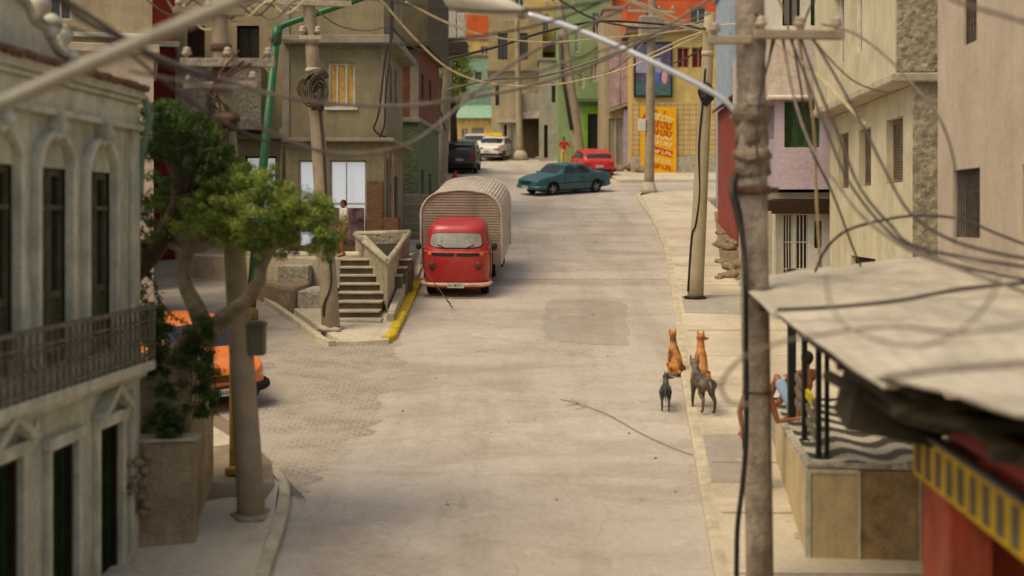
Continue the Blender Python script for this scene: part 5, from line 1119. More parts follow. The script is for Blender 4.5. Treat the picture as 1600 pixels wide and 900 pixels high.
# lamp on its bright arm, reaching over the street
la = thing('street_lamp', 'cream cobra-head street lamp on a shiny steel arm of the big weathered pole', 'street lamp', at(1140, 165, 15.5))
lo = at(1140, 165, 15.5)
mb = MB(); pts = smooth_path([at(1150, 178, 15.55), at(1136, 160, 15.55), at(1100, 137, 15.6), at(1000, 88, 15.8), at(900, 46, 16.0), at(822, 22, 16.1)], 5); mb.tube([p - lo for p in pts], [.030 + .010 * i / len(pts) for i in range(len(pts))], 14); mb.build('arm', steel_m, la)
mb = MB(); A = at(824, 22, 16.1) - lo; C = at(690, -14, 16.3) - lo; d = C - A
mb.tube([A, A + d * .06, A + d * .1, A + d * .3, A + d * .6, A + d * .9, C], [.06, .062, .10, .16, .21, .20, .06], 20, flat=.75); mb.build('lamp_head', lampwhite_m, la)
mb = MB(); mb.tube([A + d * .02, A + d * .08], .075, 14); mb.build('sleeve', conc_m, la)
# near lamp arm crossing the top left corner
la = thing('street_lamp', 'out-of-focus pale lamp arm crossing the top corner above the colonial house', 'street lamp', Vector((-4.6, 8.2, rz(8.2))))
lo = Vector((-4.6, 8.2, rz(8.2)))
mb = MB(); mb.tube([p - lo for p in (at(-420, 345, 8.2), at(0, 163, 8.0), at(200, 74, 7.8), at(395, -10, 7.6), at(560, -85, 7.4))], [.05, .046, .043, .038, .036], 14); mb.build('arm', mat('dull_arm', (150, 144, 128), .15, 4, .2, rough=.5), la)
mb = MB(); e = at(-420, 345, 8.2) - lo; mb.tube([Vector((e.x, e.y, 0)), Vector((e.x, e.y, e.z + .4))], [.12, .09], 14); mb.build('shaft', pole_m, la)
mb = MB(); mb.tube([p - lo for p in (at(555, -83, 7.4), at(600, -105, 7.4), at(720, -150, 7.3))], [.06, .11, .08], 14); mb.build('lamp_head', lampwhite_m, la)

WIRES = 0
def wire(label, pts, r, m, k=8, cat='cable', group=None):
    mb = MB(); P = smooth_path([at(*p) for p in pts], k); mb.tube(P, r, 6)
    o = mb.build('overhead_cable', m); return tag(o, label, cat, group or 'overhead cables over the street')
wire('cream cable sagging in a deep curve from the green lamp arm to the beige pole', [(596, 0, 24), (650, 62, 26), (706, 110, 28), (770, 131, 30), (850, 134, 31), (930, 120, 33), (1000, 98, 34), (1108, 48, 35.8)], .022, cablecream_m)
wire('cream cable running higher and flatter above the truck to the beige pole top', [(634, 3, 24), (700, 36, 26), (760, 56, 28), (850, 66, 30), (940, 60, 32), (1030, 52, 34), (1100, 42, 35.8), (1108, 41, 35.8)], .02, cablecream_m)
wire('bright cream cable dropping from the crossarm of the big pole past the lilac house', [(1110, 42, 35.8), (1140, 38, 25), (1180, 44, 17), (1215, 68, 16), (1270, 112, 15.5), (1310, 150, 15), (1352, 196, 14.5)], .017, cablecream_m)
wire('pale cable hanging straight down before the lilac house window', [(1248, 60, 15.6), (1255, 100, 16), (1268, 170, 16.5), (1274, 240, 17), (1276, 320, 17.4), (1281, 400, 17.8), (1283, 421, 17.9)], .018, mat('cable_tan', (196, 170, 134), .2, 6))
wire('cream cable from the top edge down to the beige pole, above the orange storey', [(970, -8, 20), (1020, 14, 25), (1065, 32, 30), (1103, 45, 35.8)], .025, cablecream_m)
wire('thin cream wire rising from the kerb-corner pole towards the beige pole', [(1000, 92, 60), (1030, 78, 52), (1070, 60, 44), (1104, 48, 36)], .03, cablecream_m)
wire('short bright wire at the top edge beside the green building', [(968, -8, 14), (985, 2, 14.2), (1018, 16, 15), (1060, 40, 20), (1104, 50, 35.8)], .016, cablecream_m)
dk = 'dark blurred cable '
wire(dk + 'sweeping low from the ochre house over the truck to the big pole', [(60, -30, 10), (150, 30, 11), (240, 85, 12), (350, 125, 12.5), (480, 158, 13), (620, 165, 13.5), (740, 152, 14), (850, 128, 14.5), (960, 86, 15), (1060, 30, 15.4), (1120, -10, 15.6)], .018, cablegrey_m)
wire(dk + 'passing just over the tree and under the lit shopfront top', [(380, 185, 11), (430, 210, 11.4), (500, 236, 11.8), (570, 240, 12), (640, 224, 12.3), (690, 190, 12.6), (740, 146, 13), (800, 100, 13.4), (870, 62, 13.8), (960, 20, 14.2), (1020, -12, 14.5)], .017, cablegrey_m)
wire(dk + 'running nearly level across the grey corner house wall', [(200, 110, 10.4), (290, 128, 10.8), (400, 144, 11.2), (520, 162, 11.6), (640, 166, 12), (720, 150, 12.4), (820, 120, 13), (900, 92, 13.6), (1000, 60, 14.4), (1110, 20, 15.2)], .013, cablegrey_m)
wire(dk + 'crossing from the colonial roof down to the island pole', [(60, 30, 9), (180, 70, 10), (260, 130, 11), (330, 180, 12), (400, 215, 13), (470, 235, 14)], .014, cable_m)
wire(dk + 'at the top left, slanting over the colonial parapet', [(70, -20, 8), (130, 30, 8.3), (190, 62, 8.6), (260, 100, 9), (340, 122, 9.4)], .02, cable_m)
wire(dk + 'rising from the truck towards the top edge near the lamp head', [(420, 60, 13), (520, 72, 13.2), (620, 70, 13.4), (720, 60, 13.6), (820, 44, 13.8), (900, 20, 14), (960, -6, 14.2)], .013, cable_m)
wire(dk + 'higher of the two before the yellow upper house', [(700, 92, 30), (780, 72, 31), (850, 50, 32), (930, 34, 33), (1010, 36, 34), (1106, 46, 35.8)], .03, cable_m)
wire(dk + 'lower of the two before the yellow upper house', [(700, 140, 34), (770, 124, 35), (840, 120, 36), (920, 98, 36), (1010, 62, 36), (1106, 30, 35.8)], .03, cablegrey_m)
for i, pts in enumerate(([(1232, 52, 15.5), (1262, 128, 15), (1290, 200, 14.5), (1330, 290, 14), (1400, 372, 13), (1480, 410, 12.2), (1620, 440, 11.5)],
                         [(1248, 50, 15.5), (1280, 140, 15), (1310, 210, 14.5), (1342, 290, 14), (1390, 350, 13.4), (1440, 388, 13), (1620, 420, 12)],
                         [(1222, 54, 15.5), (1240, 150, 15), (1268, 230, 14.4), (1310, 290, 13.8), (1350, 340, 13.2), (1420, 390, 12.6), (1500, 420, 12), (1640, 470, 11)],
                         [(1262, 48, 15.5), (1300, 110, 15), (1345, 190, 14.4), (1380, 260, 14), (1420, 330, 13.4), (1480, 372, 12.8), (1560, 396, 12.4), (1650, 410, 12)])):
    wire(('darkest cable of the bundle falling from the insulators onto the canopy', 'inner cable of the bundle falling across the cream house', 'outermost cable of the bundle, passing the lilac house corner', 'uppermost cable of the bundle, looping past the overhang corner')[i], pts, .016, (cable_m, cable_m, cablegrey_m, cable_m)[i], group='cable bundle falling to the canopy')
wire('long grey cable arching from the crossarm over the cream house to the pink wall', [(1285, 38, 15.5), (1330, 50, 15), (1375, 80, 14.6), (1420, 125, 14.2), (1465, 180, 14), (1488, 240, 14), (1494, 300, 14), (1492, 380, 13.6)], .013, cablegrey_m)
wire('stiff dark cable bowing over the canopy top from the plinth to the pink wall', [(1274, 424, 16.6), (1290, 390, 16), (1320, 362, 15.6), (1370, 346, 15.2), (1430, 337, 15), (1500, 342, 14.6), (1560, 366, 14), (1650, 400, 13.5)], .016, cable_m)
wire('blurred grey cable crossing the top right corner before the pink wall', [(1460, -20, 9), (1500, 4, 9), (1560, 22, 9), (1640, 46, 9)], .014, cablegrey_m)
wire('pair cable beside the big pole top, blurred, going to the lilac house', [(1180, 20, 15.4), (1196, 60, 15.6), (1190, 110, 15.6), (1184, 160, 15.6)], .012, cable_m)
wire('dark cable looped from the crossarm to the pole collar', [(1207, 62, 15.4), (1200, 100, 15.5), (1190, 130, 15.5), (1186, 165, 15.5)], .012, cable_m)
wire('dark loop of cable lying along a sheet joint of the canopy', [(1215, 484, 12.6), (1300, 480, 12.6), (1400, 470, 12.4), (1500, 452, 12.2), (1620, 440, 12)], .02, cable_m, cat='cable', group='cables lying on the canopy')
wire('blurred grey cable curling in a ring off the canopy edge and back over the sheets', [(1640, 500, 7.6), (1500, 520, 7.8), (1400, 510, 8.2), (1300, 520, 8.6), (1220, 535, 9), (1160, 560, 9.2), (1128, 598, 9.3), (1140, 628, 9.3), (1175, 632, 9.3)], .011, cablegrey_m, group='cables lying on the canopy')
wire('blurred thin cable snaking across the middle sheets of the canopy', [(1290, 430, 8.6), (1300, 480, 8.4), (1340, 520, 8.2), (1440, 540, 7.9), (1520, 500, 7.8), (1560, 430, 7.8), (1500, 400, 8)], .008, cablegrey_m, group='cables lying on the canopy')
wire('blurred thick cable along the lowest sheets of the canopy', [(1380, 590, 7.4), (1450, 580, 7.2), (1540, 572, 7.0), (1680, 562, 6.8)], .018, cablegrey_m, group='cables lying on the canopy')
for nm, pts, r, m_ in (
    ('thin dark cable from the top edge down to the beige pole, crossing the lamp arm', [(860, -10, 20), (930, 30, 24), (1010, 44, 28), (1080, 40, 33), (1108, 46, 35.8)], .018, cable_m),
    ('thin grey cable looping low between the twin far poles and the kerb-corner pole', [(876, 95, 60), (910, 118, 60), (950, 112, 60), (990, 84, 61), (1016, 50, 62)], .035, cablegrey_m),
    ('slack dark cable from the kerb-corner pole to the beige pole across the picture board', [(1018, 60, 62), (1040, 96, 54), (1070, 92, 44), (1106, 66, 36)], .025, cable_m),
    ('grey cable fanning up from the big pole crossarm beside the lilac house', [(1232, 46, 15.4), (1226, 20, 15.4), (1212, -12, 15.4)], .012, cablegrey_m),
    ('dark cable fanning up from the big pole crossarm over the lilac attic', [(1254, 46, 15.4), (1262, 20, 15.4), (1280, -14, 15.4)], .012, cable_m),
    ('brown-grey cable sagging from the big pole crossarm to the cream house ledge', [(1262, 50, 15.4), (1300, 96, 16), (1340, 130, 18), (1385, 144, 21), (1404, 140, 24)], .012, cablegrey_m),
    ('dark cable hugging the big pole from its crossarm down to the crusted collar', [(1212, 56, 15.5), (1200, 100, 15.42), (1188, 150, 15.42), (1182, 200, 15.36), (1184, 260, 15.36)], .012, cable_m),
    ('slim dark cable leaning from the crossarm past the green opening to the canopy edge', [(1236, 52, 15.4), (1252, 140, 15.6), (1262, 220, 15.8), (1300, 300, 16), (1330, 380, 16.4), (1345, 416, 17)], .012, cable_m),
    ('blurred heavy cable across the top edge above the lamp head', [(560, -8, 12), (680, 12, 12), (800, 18, 12.2), (920, 6, 12.5), (1000, -14, 12.8)], .014, cable_m),
    ('dark cable crossing the brick storey towards the transformer pole', [(610, 40, 40), (640, 70, 46), (670, 80, 52), (700, 66, 59)], .03, cable_m),
    ('grey cable from the island pole crossarm to the dark ledge of the corner house', [(486, 10, 31), (530, 40, 34), (575, 48, 38), (606, 40, 40)], .02, cablegrey_m),
    ('dark cable from the tangle to the green lamp post elbow, sagging over the parapets', [(345, 60, 18.4), (380, 96, 21), (412, 90, 27), (432, 60, 32)], .016, cable_m)):
    wire(nm, pts, r, m_)
for i in range(9):   # tangle of cables at the top left above the crossarms
    x0 = 270 + i * 22; pts = [(x0 - 40, random.uniform(-20, 30), 18.4), (x0, random.uniform(10, 50), 18.3), (x0 + 40, random.uniform(-10, 40), 18.3), (x0 + 90, random.uniform(-25, 20), 18.4)]
    wire('thin drooping service cable in the tangle above the thick leaning pole', pts, .012, (cable_m, cablegrey_m, cablecream_m)[i % 3], group='tangle of service cables above the leaning pole')

# ------------------------------------------------------------ vehicles
def cat(p0, p1, p2, p3, t): return .5 * ((2 * p1) + (p2 - p0) * t + (2 * p0 - 5 * p1 + 4 * p2 - p3) * t * t + (3 * p1 - p0 - 3 * p2 + p3) * t ** 3)
class Surf:
    """smooth surface through a control grid G[i][j]"""
    def __init__(s, G): s.G = [[Vector(p) for p in r] for r in G]; s.n = len(G); s.m = len(G[0])
    def at(s, u, v):
        i = min(int(u), s.n - 2); t = u - i; j = min(int(v), s.m - 2); w = v - j
        def row(k):
            k = max(0, min(s.n - 1, k)); g = s.G[k]; return cat(g[max(j - 1, 0)], g[j], g[j + 1], g[min(j + 2, s.m - 1)], w)
        return cat(row(i - 1), row(i), row(i + 1), row(i + 2), t)
    def nrm(s, u, v, e=.02):
        a = s.at(min(u + e, s.n - 1), v) - s.at(max(u - e, 0), v); b = s.at(u, min(v + e, s.m - 1)) - s.at(u, max(v - e, 0)); return a.cross(b).normalized()
    def patch(s, u0, u1, v0, v1, off, k=8, rings=5, sq=5.0, flip=1, corners=None):
        """rounded panel lying off the surface"""
        mb = MB(); N_ = 40; rowz = []
        for r in range(1, rings + 1):
            row = []
            for q in range(N_):
                a = 2 * math.pi * q / N_; c, d = math.cos(a), math.sin(a); rad = (abs(c) ** sq + abs(d) ** sq) ** (-1 / sq) * r / rings
                x, y = c * rad, d * rad
                if corners: # quad corners (u,v) at (-1,-1),(1,-1),(1,1),(-1,1)
                    w = ((1 - x) * (1 - y) / 4, (1 + x) * (1 - y) / 4, (1 + x) * (1 + y) / 4, (1 - x) * (1 + y) / 4)
                    u = sum(w[i] * corners[i][0] for i in range(4)); v = sum(w[i] * corners[i][1] for i in range(4))
                else: u = (u0 + u1) / 2 + (u1 - u0) / 2 * x; v = (v0 + v1) / 2 + (v1 - v0) / 2 * y
                row.append(s.at(u, v) + s.nrm(u, v) * off * flip)
            rowz.append(row)
        V = [[mb.bm.verts.new(p) for p in r] for r in rowz]
        for i in range(rings - 1):
            for q in range(N_): f = mb.bm.faces.new((V[i][q], V[i][(q + 1) % N_], V[i + 1][(q + 1) % N_], V[i + 1][q])); f.smooth = True
        f = mb.bm.faces.new(V[0][::-1]); f.smooth = True
        return mb
def wheel(root, x, y, z, r, w, side):
    t = MB(); t.lathe([(r * .66, -w / 2), (r * .93, -w / 2), (r, -w / 2 + .03), (r, w / 2 - .03), (r * .93, w / 2), (r * .66, w / 2)], (0, 0, 0), axis='y', n=28)
    W = thing('wheel', None, None, (x, y, z)); W.parent = root
    t.build('tyre', rubber_m, W)
    h = MB(); o = side * w / 2
    h.lathe([(r * .67, o - side * .02), (r * .62, o + side * .004), (r * .55, o - side * .05), (r * .2, o - side * .03), (r * .17, o + side * .006), (.01, o + side * .008)], (0, 0, 0), axis='y', n=28)
    for k in range(5):
        a = 2 * math.pi * k / 5; h.tube([(r * .15 * math.cos(a), o - side * .012, r * .15 * math.sin(a)), (r * .6 * math.cos(a), o - side * .018, r * .6 * math.sin(a))], .028, 6)
    h.build('rim', root.get('_rim') and MATS[root['_rim']] or chrome_m, W)
    return W
def place(root, x, y, hx, hy, lift=0.0):
    f = Vector((hx, hy, SL * hy)).normalized(); n = Vector((0, -SL, 1)).normalized(); l = n.cross(f)
    M_ = Matrix((f, l, n)).transposed().to_4x4(); M_.translation = Vector((x, y, rz(y) + .005 + lift)); root.matrix_world = M_
plate_m = mat('plate_white', (206, 202, 190), .05, 4, 0); platec_m = mat('plate_marks', (50, 50, 50), 0, 1, 0)
def plate(root, x, z, s, w=.4, y=0):
    mb = MB(); mb.box((x, y - w / 2, z - .06), (x + .012 * s, y + w / 2, z + .06)); p = mb.build('licence_plate', plate_m, root)
    mb = MB(); rr = random.Random(int(abs(x) * 100))
    for i in range(7):
        yy = y - w / 2 + .03 + (w - .06) * i / 7; mb.box((x + .013 * s, yy, z - .035), (x + .016 * s, yy + .014, z + .035)); 
        if rr.random() < .7: mb.box((x + .013 * s, yy + .014, z + rr.choice((-.035, 0, .022))), (x + .016 * s, yy + .034, z + rr.choice((-.02, .012, .035))))
    mb.build('plate_characters', platec_m, p)
def car(name, label, col, L, Wd, H, kind, wb=2.55, group=None, rimm=None, tl=(176, 30, 26), clear=.17, two=False):
    root = thing(name, label, 'car', (0, 0, 0), 0, group); pm = paint(name + str(col[0]) + '_paint', col)
    hw = Wd / 2; f = L / 2; b = -L / 2
    hood, deck = H * .62, H * .66
    if kind == 'sedan': st = [(f, .60, .30, .44, .46, 0), (f - .10, .86, .24, .50, .53, 0), (f - .55, .97, .2, .60, .63, 0), (f - 1.15, 1, .2, .655, .69, 0), (f - 1.75, 1, .2, .68, .985, 1), (f - 2.3, 1, .2, .685, 1.0, 1), (f - 2.95, 1, .2, .69, .975, 1), (f - 3.55, .99, .2, .70, .735, 0), (f - 4.0, .95, .22, .69, .72, 0), (b + .08, .88, .25, .62, .66, 0), (b, .72, .3, .56, .58, 0)]
    elif kind == 'hatch': st = [(f, .62, .32, .46, .48, 0), (f - .12, .86, .26, .54, .57, 0), (f - .5, .96, .2, .60, .635, 0), (f - .95, .99, .2, .64, .68, 0), (f - 1.55, 1, .2, .655, .975, 1), (f - 2.1, 1, .2, .66, 1.0, 1), (f - 2.7, 1, .2, .67, .99, 1), (b + .42, .98, .2, .68, .90, 1), (b + .12, .93, .22, .67, .72, 0), (b + .03, .88, .26, .60, .64, 0), (b, .78, .3, .50, .52, 0)]
    else: st = [(f, .70, .34, .50, .52, 0), (f - .12, .9, .28, .57, .60, 0), (f - .5, .97, .24, .62, .65, 0), (f - 1.0, 1, .24, .65, .68, 0), (f - 1.5, 1, .24, .66, .97, 1), (f - 2.2, 1, .24, .66, 1, 1), (f - 3.2, 1, .24, .66, 1, 1), (b + .30, .99, .24, .66, .985, 1), (b + .10, .97, .26, .66, .80, 1), (b + .03, .95, .28, .62, .66, 0), (b, .88, .32, .52, .55, 0)]
    G = []
    for (x, w, zb, zbelt, zr, cab) in st:
        W2 = hw * w; zb, zbelt, zr = zb * H * .85, zbelt * H, zr * H
        if cab: half = [(0, zb), (W2 * .8, zb), (W2 * .97, zb + .06), (W2, (zb + zbelt) / 2), (W2 * .965, zbelt), (W2 * .80, zr - .055), (W2 * .68, zr - .006), (0, zr + .02)]
        else: half = [(0, zb), (W2 * .8, zb), (W2 * .97, zb + .06), (W2, (zb + zbelt) / 2), (W2 * .965, zbelt), (W2 * .84, zbelt + (zr - zbelt) * .6), (W2 * .6, zr), (0, zr + .012)]
        ring = [(x, y, z) for y, z in half] + [(x, -y, z) for y, z in half[-2:0:-1]] + [(x, half[0][0], half[0][1])]
        G.append(ring)
    S = Surf(G); nu, nv = 7, 5; n, m = len(G), len(G[0])
    mb = MB(); grid = [[S.at(i / nu, j / nv) for j in range((m - 1) * nv)] for i in range((n - 1) * nu + 1)]
    V = mb.grid(grid, closeu=True); 
    for row in (V[0], V[-1]):
        c = sum((v.co for v in row), Vector()) / len(row); cv = mb.bm.verts.new(c)
        for k in range(len(row)): ff = mb.bm.faces.new((row[k], row[(k + 1) % len(row)], cv)); ff.smooth = True
    body = mb.build('body', pm, root)
    # wheel arches
    r = .30 if kind != 'suv' else .35; wx = (wb / 2 + .03, -wb / 2 + .0); cut = MB()
    for x in wx:
        for s in (1, -1): cut.lathe([(r + .055, s * (hw + .2)), (r + .055, s * (hw - .30))], (x, 0, r), axis='y', n=28, smooth=False)
    co = cut.build('cutter', rubber_m); bo = body.modifiers.new('b', 'BOOLEAN'); bo.operation = 'DIFFERENCE'; bo.object = co; bo.solver = 'EXACT'
    body.data.materials.append(rubber_m)
    baked(body); bpy.data.objects.remove(co)
    if body.data.materials: body.data.materials[0] = pm
    for x in wx:
        for s in (1, -1): wheel(root, x, s * (hw - .12), r, r, .19, s)
    top = 7; gm = glass_g if kind != 'suv' else glass_d
    gm = glassmat('car_glass', (34, 36, 36), .08) if 'car_glass' not in MATS else MATS['car_glass']
    fr = 3; bk = 6 if kind == 'sedan' else 7
    bk2 = 7
    # the ring runs sill-belt-roof on the left (j 0..7) then back down on the right (8..14)
    def add(nm, **k):
        mbp = S.patch(off=.008, **k); return mbp.build(nm, gm, root)
    flip = 1 if S.nrm(3.5, 7).z > 0 else -1
    add('windshield', u0=3.14, u1=3.93, v0=5.25, v1=8.75, flip=flip)
    if kind == 'sedan': add('rear_window', u0=6.10, u1=6.86, v0=5.3, v1=8.7, flip=flip)
    elif kind == 'hatch': add('rear_window', u0=7.10, u1=7.86, v0=5.35, v1=8.65, flip=flip)
    else: add('rear_window', u0=7.2, u1=8.3, v0=5.3, v1=8.7, flip=flip)
    end = 6.35 if kind == 'sedan' else 6.9
    for (va, vb) in ((4.12, 4.90), (9.88, 9.10)):
        add('side_window', u0=0, u1=0, v0=0, v1=0, flip=flip, corners=[(3.55, va), (4.95, va), (4.95, vb), (3.98, vb)])
        add('side_window', u0=0, u1=0, v0=0, v1=0, flip=flip, corners=[(5.05, va), (end, va), (end - (.35 if kind == 'sedan' else .05), vb), (5.05, vb)])
        if kind == 'suv': pass
    zf = .33 * H
    for s in (1, -1):
        mb = MB(); mb.ball((f - .10, s * hw * .66, .44 * H), .11, 2, sc=(.6, 1.5, .62)); mb.build('headlight', mat('headlight_glass', (206, 206, 196), .1, 4, 0, rough=.15), root)
        mb = MB(); mb.box((b + .0 - .012, s * hw * .52, .50 * H), (b + .16, s * hw * .90, .575 * H)) if kind != 'suv' else mb.box((b - .01, s * hw * .72, .46 * H), (b + .08, s * hw * .9, .62 * H)); mb.build('taillight', mat('taillight' + str(tl[0]), tl, .1, 4, 0, rough=.25), root, bevel=.015)
        mb = MB(); mb.ball((f - 1.38, s * (hw + .05), .71 * H), .085, 2, sc=(.7, 1, .75)); mb.build('mirror', pm, root)
        mb = MB(); mb.box((-.42, s * (hw - .012), .565 * H), (-.27, s * (hw + .012), .585 * H)); mb.build('door_handle', black_m, root)
        mb = MB()
        for xx in (.62, -.50, -1.2)[:(3 if kind == 'suv' else 2)]: mb.box((xx, s * (hw - .05), .25 * H), (xx + .012, s * (hw + .004), .66 * H))
        mb.build('door_gap', rubber_m, root)
        mb = MB(); mb.box((-L / 2 + .5, s * (hw - .05), .40 * H), (L / 2 - .6, s * (hw + .010), .425 * H)); mb.build('side_trim', rubber_m, root)
    for nm, x, zc in (('bumper', f - .05, .285 * H), ('bumper', b + .05, .30 * H)):
        sg = 1 if x > 0 else -1; mb = MB(); pts = [(x - sg * .45, hw * 1.0, zc), (x - sg * .12, hw * .93, zc), (x + sg * .03, hw * .6, zc), (x + sg * .05, 0, zc), (x + sg * .03, -hw * .6, zc), (x - sg * .12, -hw * .93, zc), (x - sg * .45, -hw * 1.0, zc)]
        mb.tube(smooth_path(pts, 4), .085, 10); mb.build(nm, pm if kind == 'sedan' and not two else rubber_m, root)
    mb = MB()
    for q in range(4): mb.box((f - .03, -hw * .42, .40 * H + q * .032), (f + .012, hw * .42, .413 * H + q * .032))
    mb.build('grille', rubber_m, root)
    plate(root, f + .075, .275 * H, 1); plate(root, b - .02 if kind != 'suv' else b - .03, .46 * H, -1)
    mb = MB(); mb.box((b + .5, -hw * .7, .16), (f - .5, hw * .7, .26)); mb.build('underbody', rubber_m, root)
    return root
def setc(root, x, y, hx, hy):
    bpy.context.view_layer.update(); place(root, x, y, hx, hy)
teal = car('teal_sedan', 'teal sedan with a shiny hood turning across the top of the street', (24, 84, 88), 4.45, 1.72, 1.36, 'sedan'); setc(teal, 2.42, 65.4, -.80, -.60)
redc = car('red_hatchback', 'bright red hatchback parked facing away behind the teal sedan', (200, 34, 36), 3.95, 1.78, 1.42, 'hatch'); setc(redc, 4.25, 75.4, -.16, .99)
suv = car('black_suv', 'dark grey-black estate car seen from behind, beyond the truck roof', (52, 50, 46), 4.6, 1.86, 1.75, 'suv', wb=2.7); setc(suv, -2.75, 78.6, .04, 1)
taxi = car('white_taxi', 'white sedan with red tail lights and yellow roof sign at the far street end', (222, 218, 208), 4.5, 1.76, 1.40, 'sedan', two=True, tl=(200, 50, 50)); setc(taxi, -1.0, 88.8, .26, .97)
mb = MB(); mb.prism([(-.12, -.42, 1.44), (.12, -.42, 1.44), (.06, -.42, 1.66), (-.06, -.42, 1.66)], (0, .84, 0)); mb.build('roof_sign', yellow_m, taxi, bevel=.02)
yel = car('yellow_car', 'yellow car almost hidden behind the white taxi', (222, 180, 30), 4.0, 1.7, 1.42, 'hatch'); setc(yel, -1.35, 92.6, .5, .87)
wht = car('white_car', 'second white car, half hidden between the black estate car and the taxi', (214, 206, 190), 4.2, 1.7, 1.4, 'sedan'); setc(wht, -2.3, 92.0, .1, 1)
oran = car('orange_hatchback', 'orange hatchback with a black bumper half hidden behind the tree and the thick leaning pole', (222, 118, 34), 3.9, 1.66, 1.32, 'hatch', wb=2.35); setc(oran, -5.95, 25.75, .56, -.83)
mb = MB(); mb.ball((0, 0, .12), .14, 2, sc=(1, 1, 1)); mb.lathe([(.16, -.0), (.15, .03), (.05, .4)], (0, 0, 0), n=14); o = mb.build('traffic_cone', mat('cone_red', (206, 52, 34), .1, 4, .1)); o.location = (sx(711, 73.5), 73.5, rz(73.5)); tag(o, 'small red cone on the street just behind the black estate car', 'cone')

# the red pickup van with the ribbed box
def kombi():
    root = thing('red_box_truck', 'red truck with a tall ribbed beige arched box, parked by the yellow kerb', 'truck', (0, 0, 0)); pm = paint('truck_red', (176, 32, 30), .34, .22)
    lv = [(.22, .66, .78), (.30, .80, .84), (.62, .85, .86), (.90, .86, .865), (1.12, .83, .855), (1.22, .79, .835), (1.62, .62, .755), (1.76, .55, .72), (1.86, .42, .62), (1.93, .12, .40)]   # height, front reach, half width
    back = -.78; G = []
    for z, fr, hw in lv:
        row = []
        bk = back + (.0 if z < 1.7 else (z - 1.7) * .7)
        for a in range(-9, 10):
            th = math.pi * a / 18 ; n_ = 3.6
            c, s = max(math.cos(th), 1e-6), math.sin(th); r = (abs(c) ** n_ + abs(s) ** n_) ** (-1 / n_)
            row.append(Vector((r * c * fr * 1.0, r * s * hw, z)))
        row = [Vector((bk, -hw * .96, z)), Vector((bk * .5, -hw * .99, z))] + row + [Vector((bk * .5, hw * .99, z)), Vector((bk, hw * .96, z))]
        G.append(row)
    S = Surf(G); nu, nv = 5, 3; n, m = len(G), len(G[0])
    mb = MB(); g = [[S.at(i / nu, j / nv) for j in range((m - 1) * nv + 1)] for i in range((n - 1) * nu + 1)]; V = mb.grid(g, closeu=True)
    f = mb.bm.faces.new(V[-1]); f.smooth = True; mb.bm.faces.new(V[0][::-1]); mb.build('cab', pm, root)
    flip = 1 if S.nrm(3, 11).x > 0 else -1; gl = glassmat('truck_glass', (150, 146, 138), .1)
    # rubber surround then glass
    S.patch(5.12, 6.12, 6.3, 15.7, .006, flip=flip).build('windshield_seal', rubber_m, root)
    S.patch(5.20, 6.06, 6.5, 15.5, .012, flip=flip).build('windshield', gl, root)
    for (a, b2) in ((1.0, 4.0), (21.0, 18.0)): S.patch(5.15, 6.15, min(a, b2), max(a, b2), .01, flip=flip).build('side_window', MATS['car_glass'], root)
    # dark air slots under the windshield and the pale moulding line
    S.patch(3.72, 4.2, 7.2, 10.8, .008, flip=flip, sq=8).build('air_slot', black_m, root); S.patch(3.72, 4.2, 11.2, 14.8, .008, flip=flip, sq=8).build('air_slot', black_m, root)
    mb = MB(); mb.tube([S.at(4.5, 5 + k * .4) + S.nrm(4.5, 5 + k * .4) * flip * .008 for k in range(31)], .014, 6); mb.build('moulding', mat('salmon_moulding', (206, 92, 76), .1, 3, 0), root)
    for s, v in ((-1, 7.4), (1, 14.6)):
        c = S.at(2.75, v); d = S.nrm(2.75, v) * flip
        mb = MB(); mb.ball(c + Vector((.0, 0, 0)), .115, 3, sc=(.35, 1, 1)); mb.build('headlight_ring', mat('ring_dull_red', (128, 40, 34), .3, 4, 0), root)
        mb = MB(); mb.ball(c + Vector((.025, 0, 0)), .085, 3, sc=(.35, 1, 1)); mb.build('headlight', mat('headlight_dull', (86, 66, 54), .4, 5, 0, rough=.3), root)
        c = S.at(3.95, v + s * .5); mb = MB(); mb.ball(c, .06, 2, sc=(.5, 1.2, 1)); mb.build('indicator', mat('indicator_amber', (206, 110, 60), .2, 4, 0, rough=.4), root)
    for q, a in ((-1, .1), (1, -.2)):
        mb = MB(); p = S.at(5.15, 11 + q * 1.6) + Vector((.03, 0, 0)); mb.tube([p, p + Vector((-.06, q * .24, .10))], .012, 5); mb.build('wiper', mat('wiper_red', (120, 30, 26), .1, 3, 0), root)
    mb = MB(); pts = [(.45, .87, .36), (.80, .80, .36), (.93, .5, .36), (.95, 0, .36), (.93, -.5, .36), (.80, -.80, .36), (.45, -.87, .36)]; mb.tube(smooth_path(pts, 4), .07, 10, flat=.7); mb.build('bumper', mat('bumper_cream', (196, 168, 140), .25, 4, .2, rough=.5), root)
    plate(root, 1.005, .35, 1, .42, .02)
    # doors
    for s in (1, -1):
        mb = MB(); mb.box((.35, s * .80, .45), (.362, s * .868, 1.15)); mb.box((-.66, s * .80, .45), (-.648, s * .868, 1.15)); mb.build('door_gap', rubber_m, root)
        mb = MB(); mb.box((-.5, s * .85, 1.0), (-.38, s * .885, 1.03)); mb.build('door_handle', chrome_m, root)
        mb = MB(); mb.ball((.45, s * .98, 1.28), .09, 2, sc=(.4, .8, 1.1)); mb.tube([(.45, s * .84, 1.2), (.45, s * .96, 1.26)], .012, 5); mb.build('mirror', black_m, root)
    mb = MB(); mb.box((-4.6, -.75, .42), (-.2, .75, .58)); mb.box((-.7, -.7, .25), (.55, .7, .42)); mb.build('chassis', rubber_m, root)
    root['_rim'] = 'dull_chrome'
    for x in (.02, -2.9):
        for s in (1, -1): wheel(root, x, s * .70, .33, .33, .2, s)
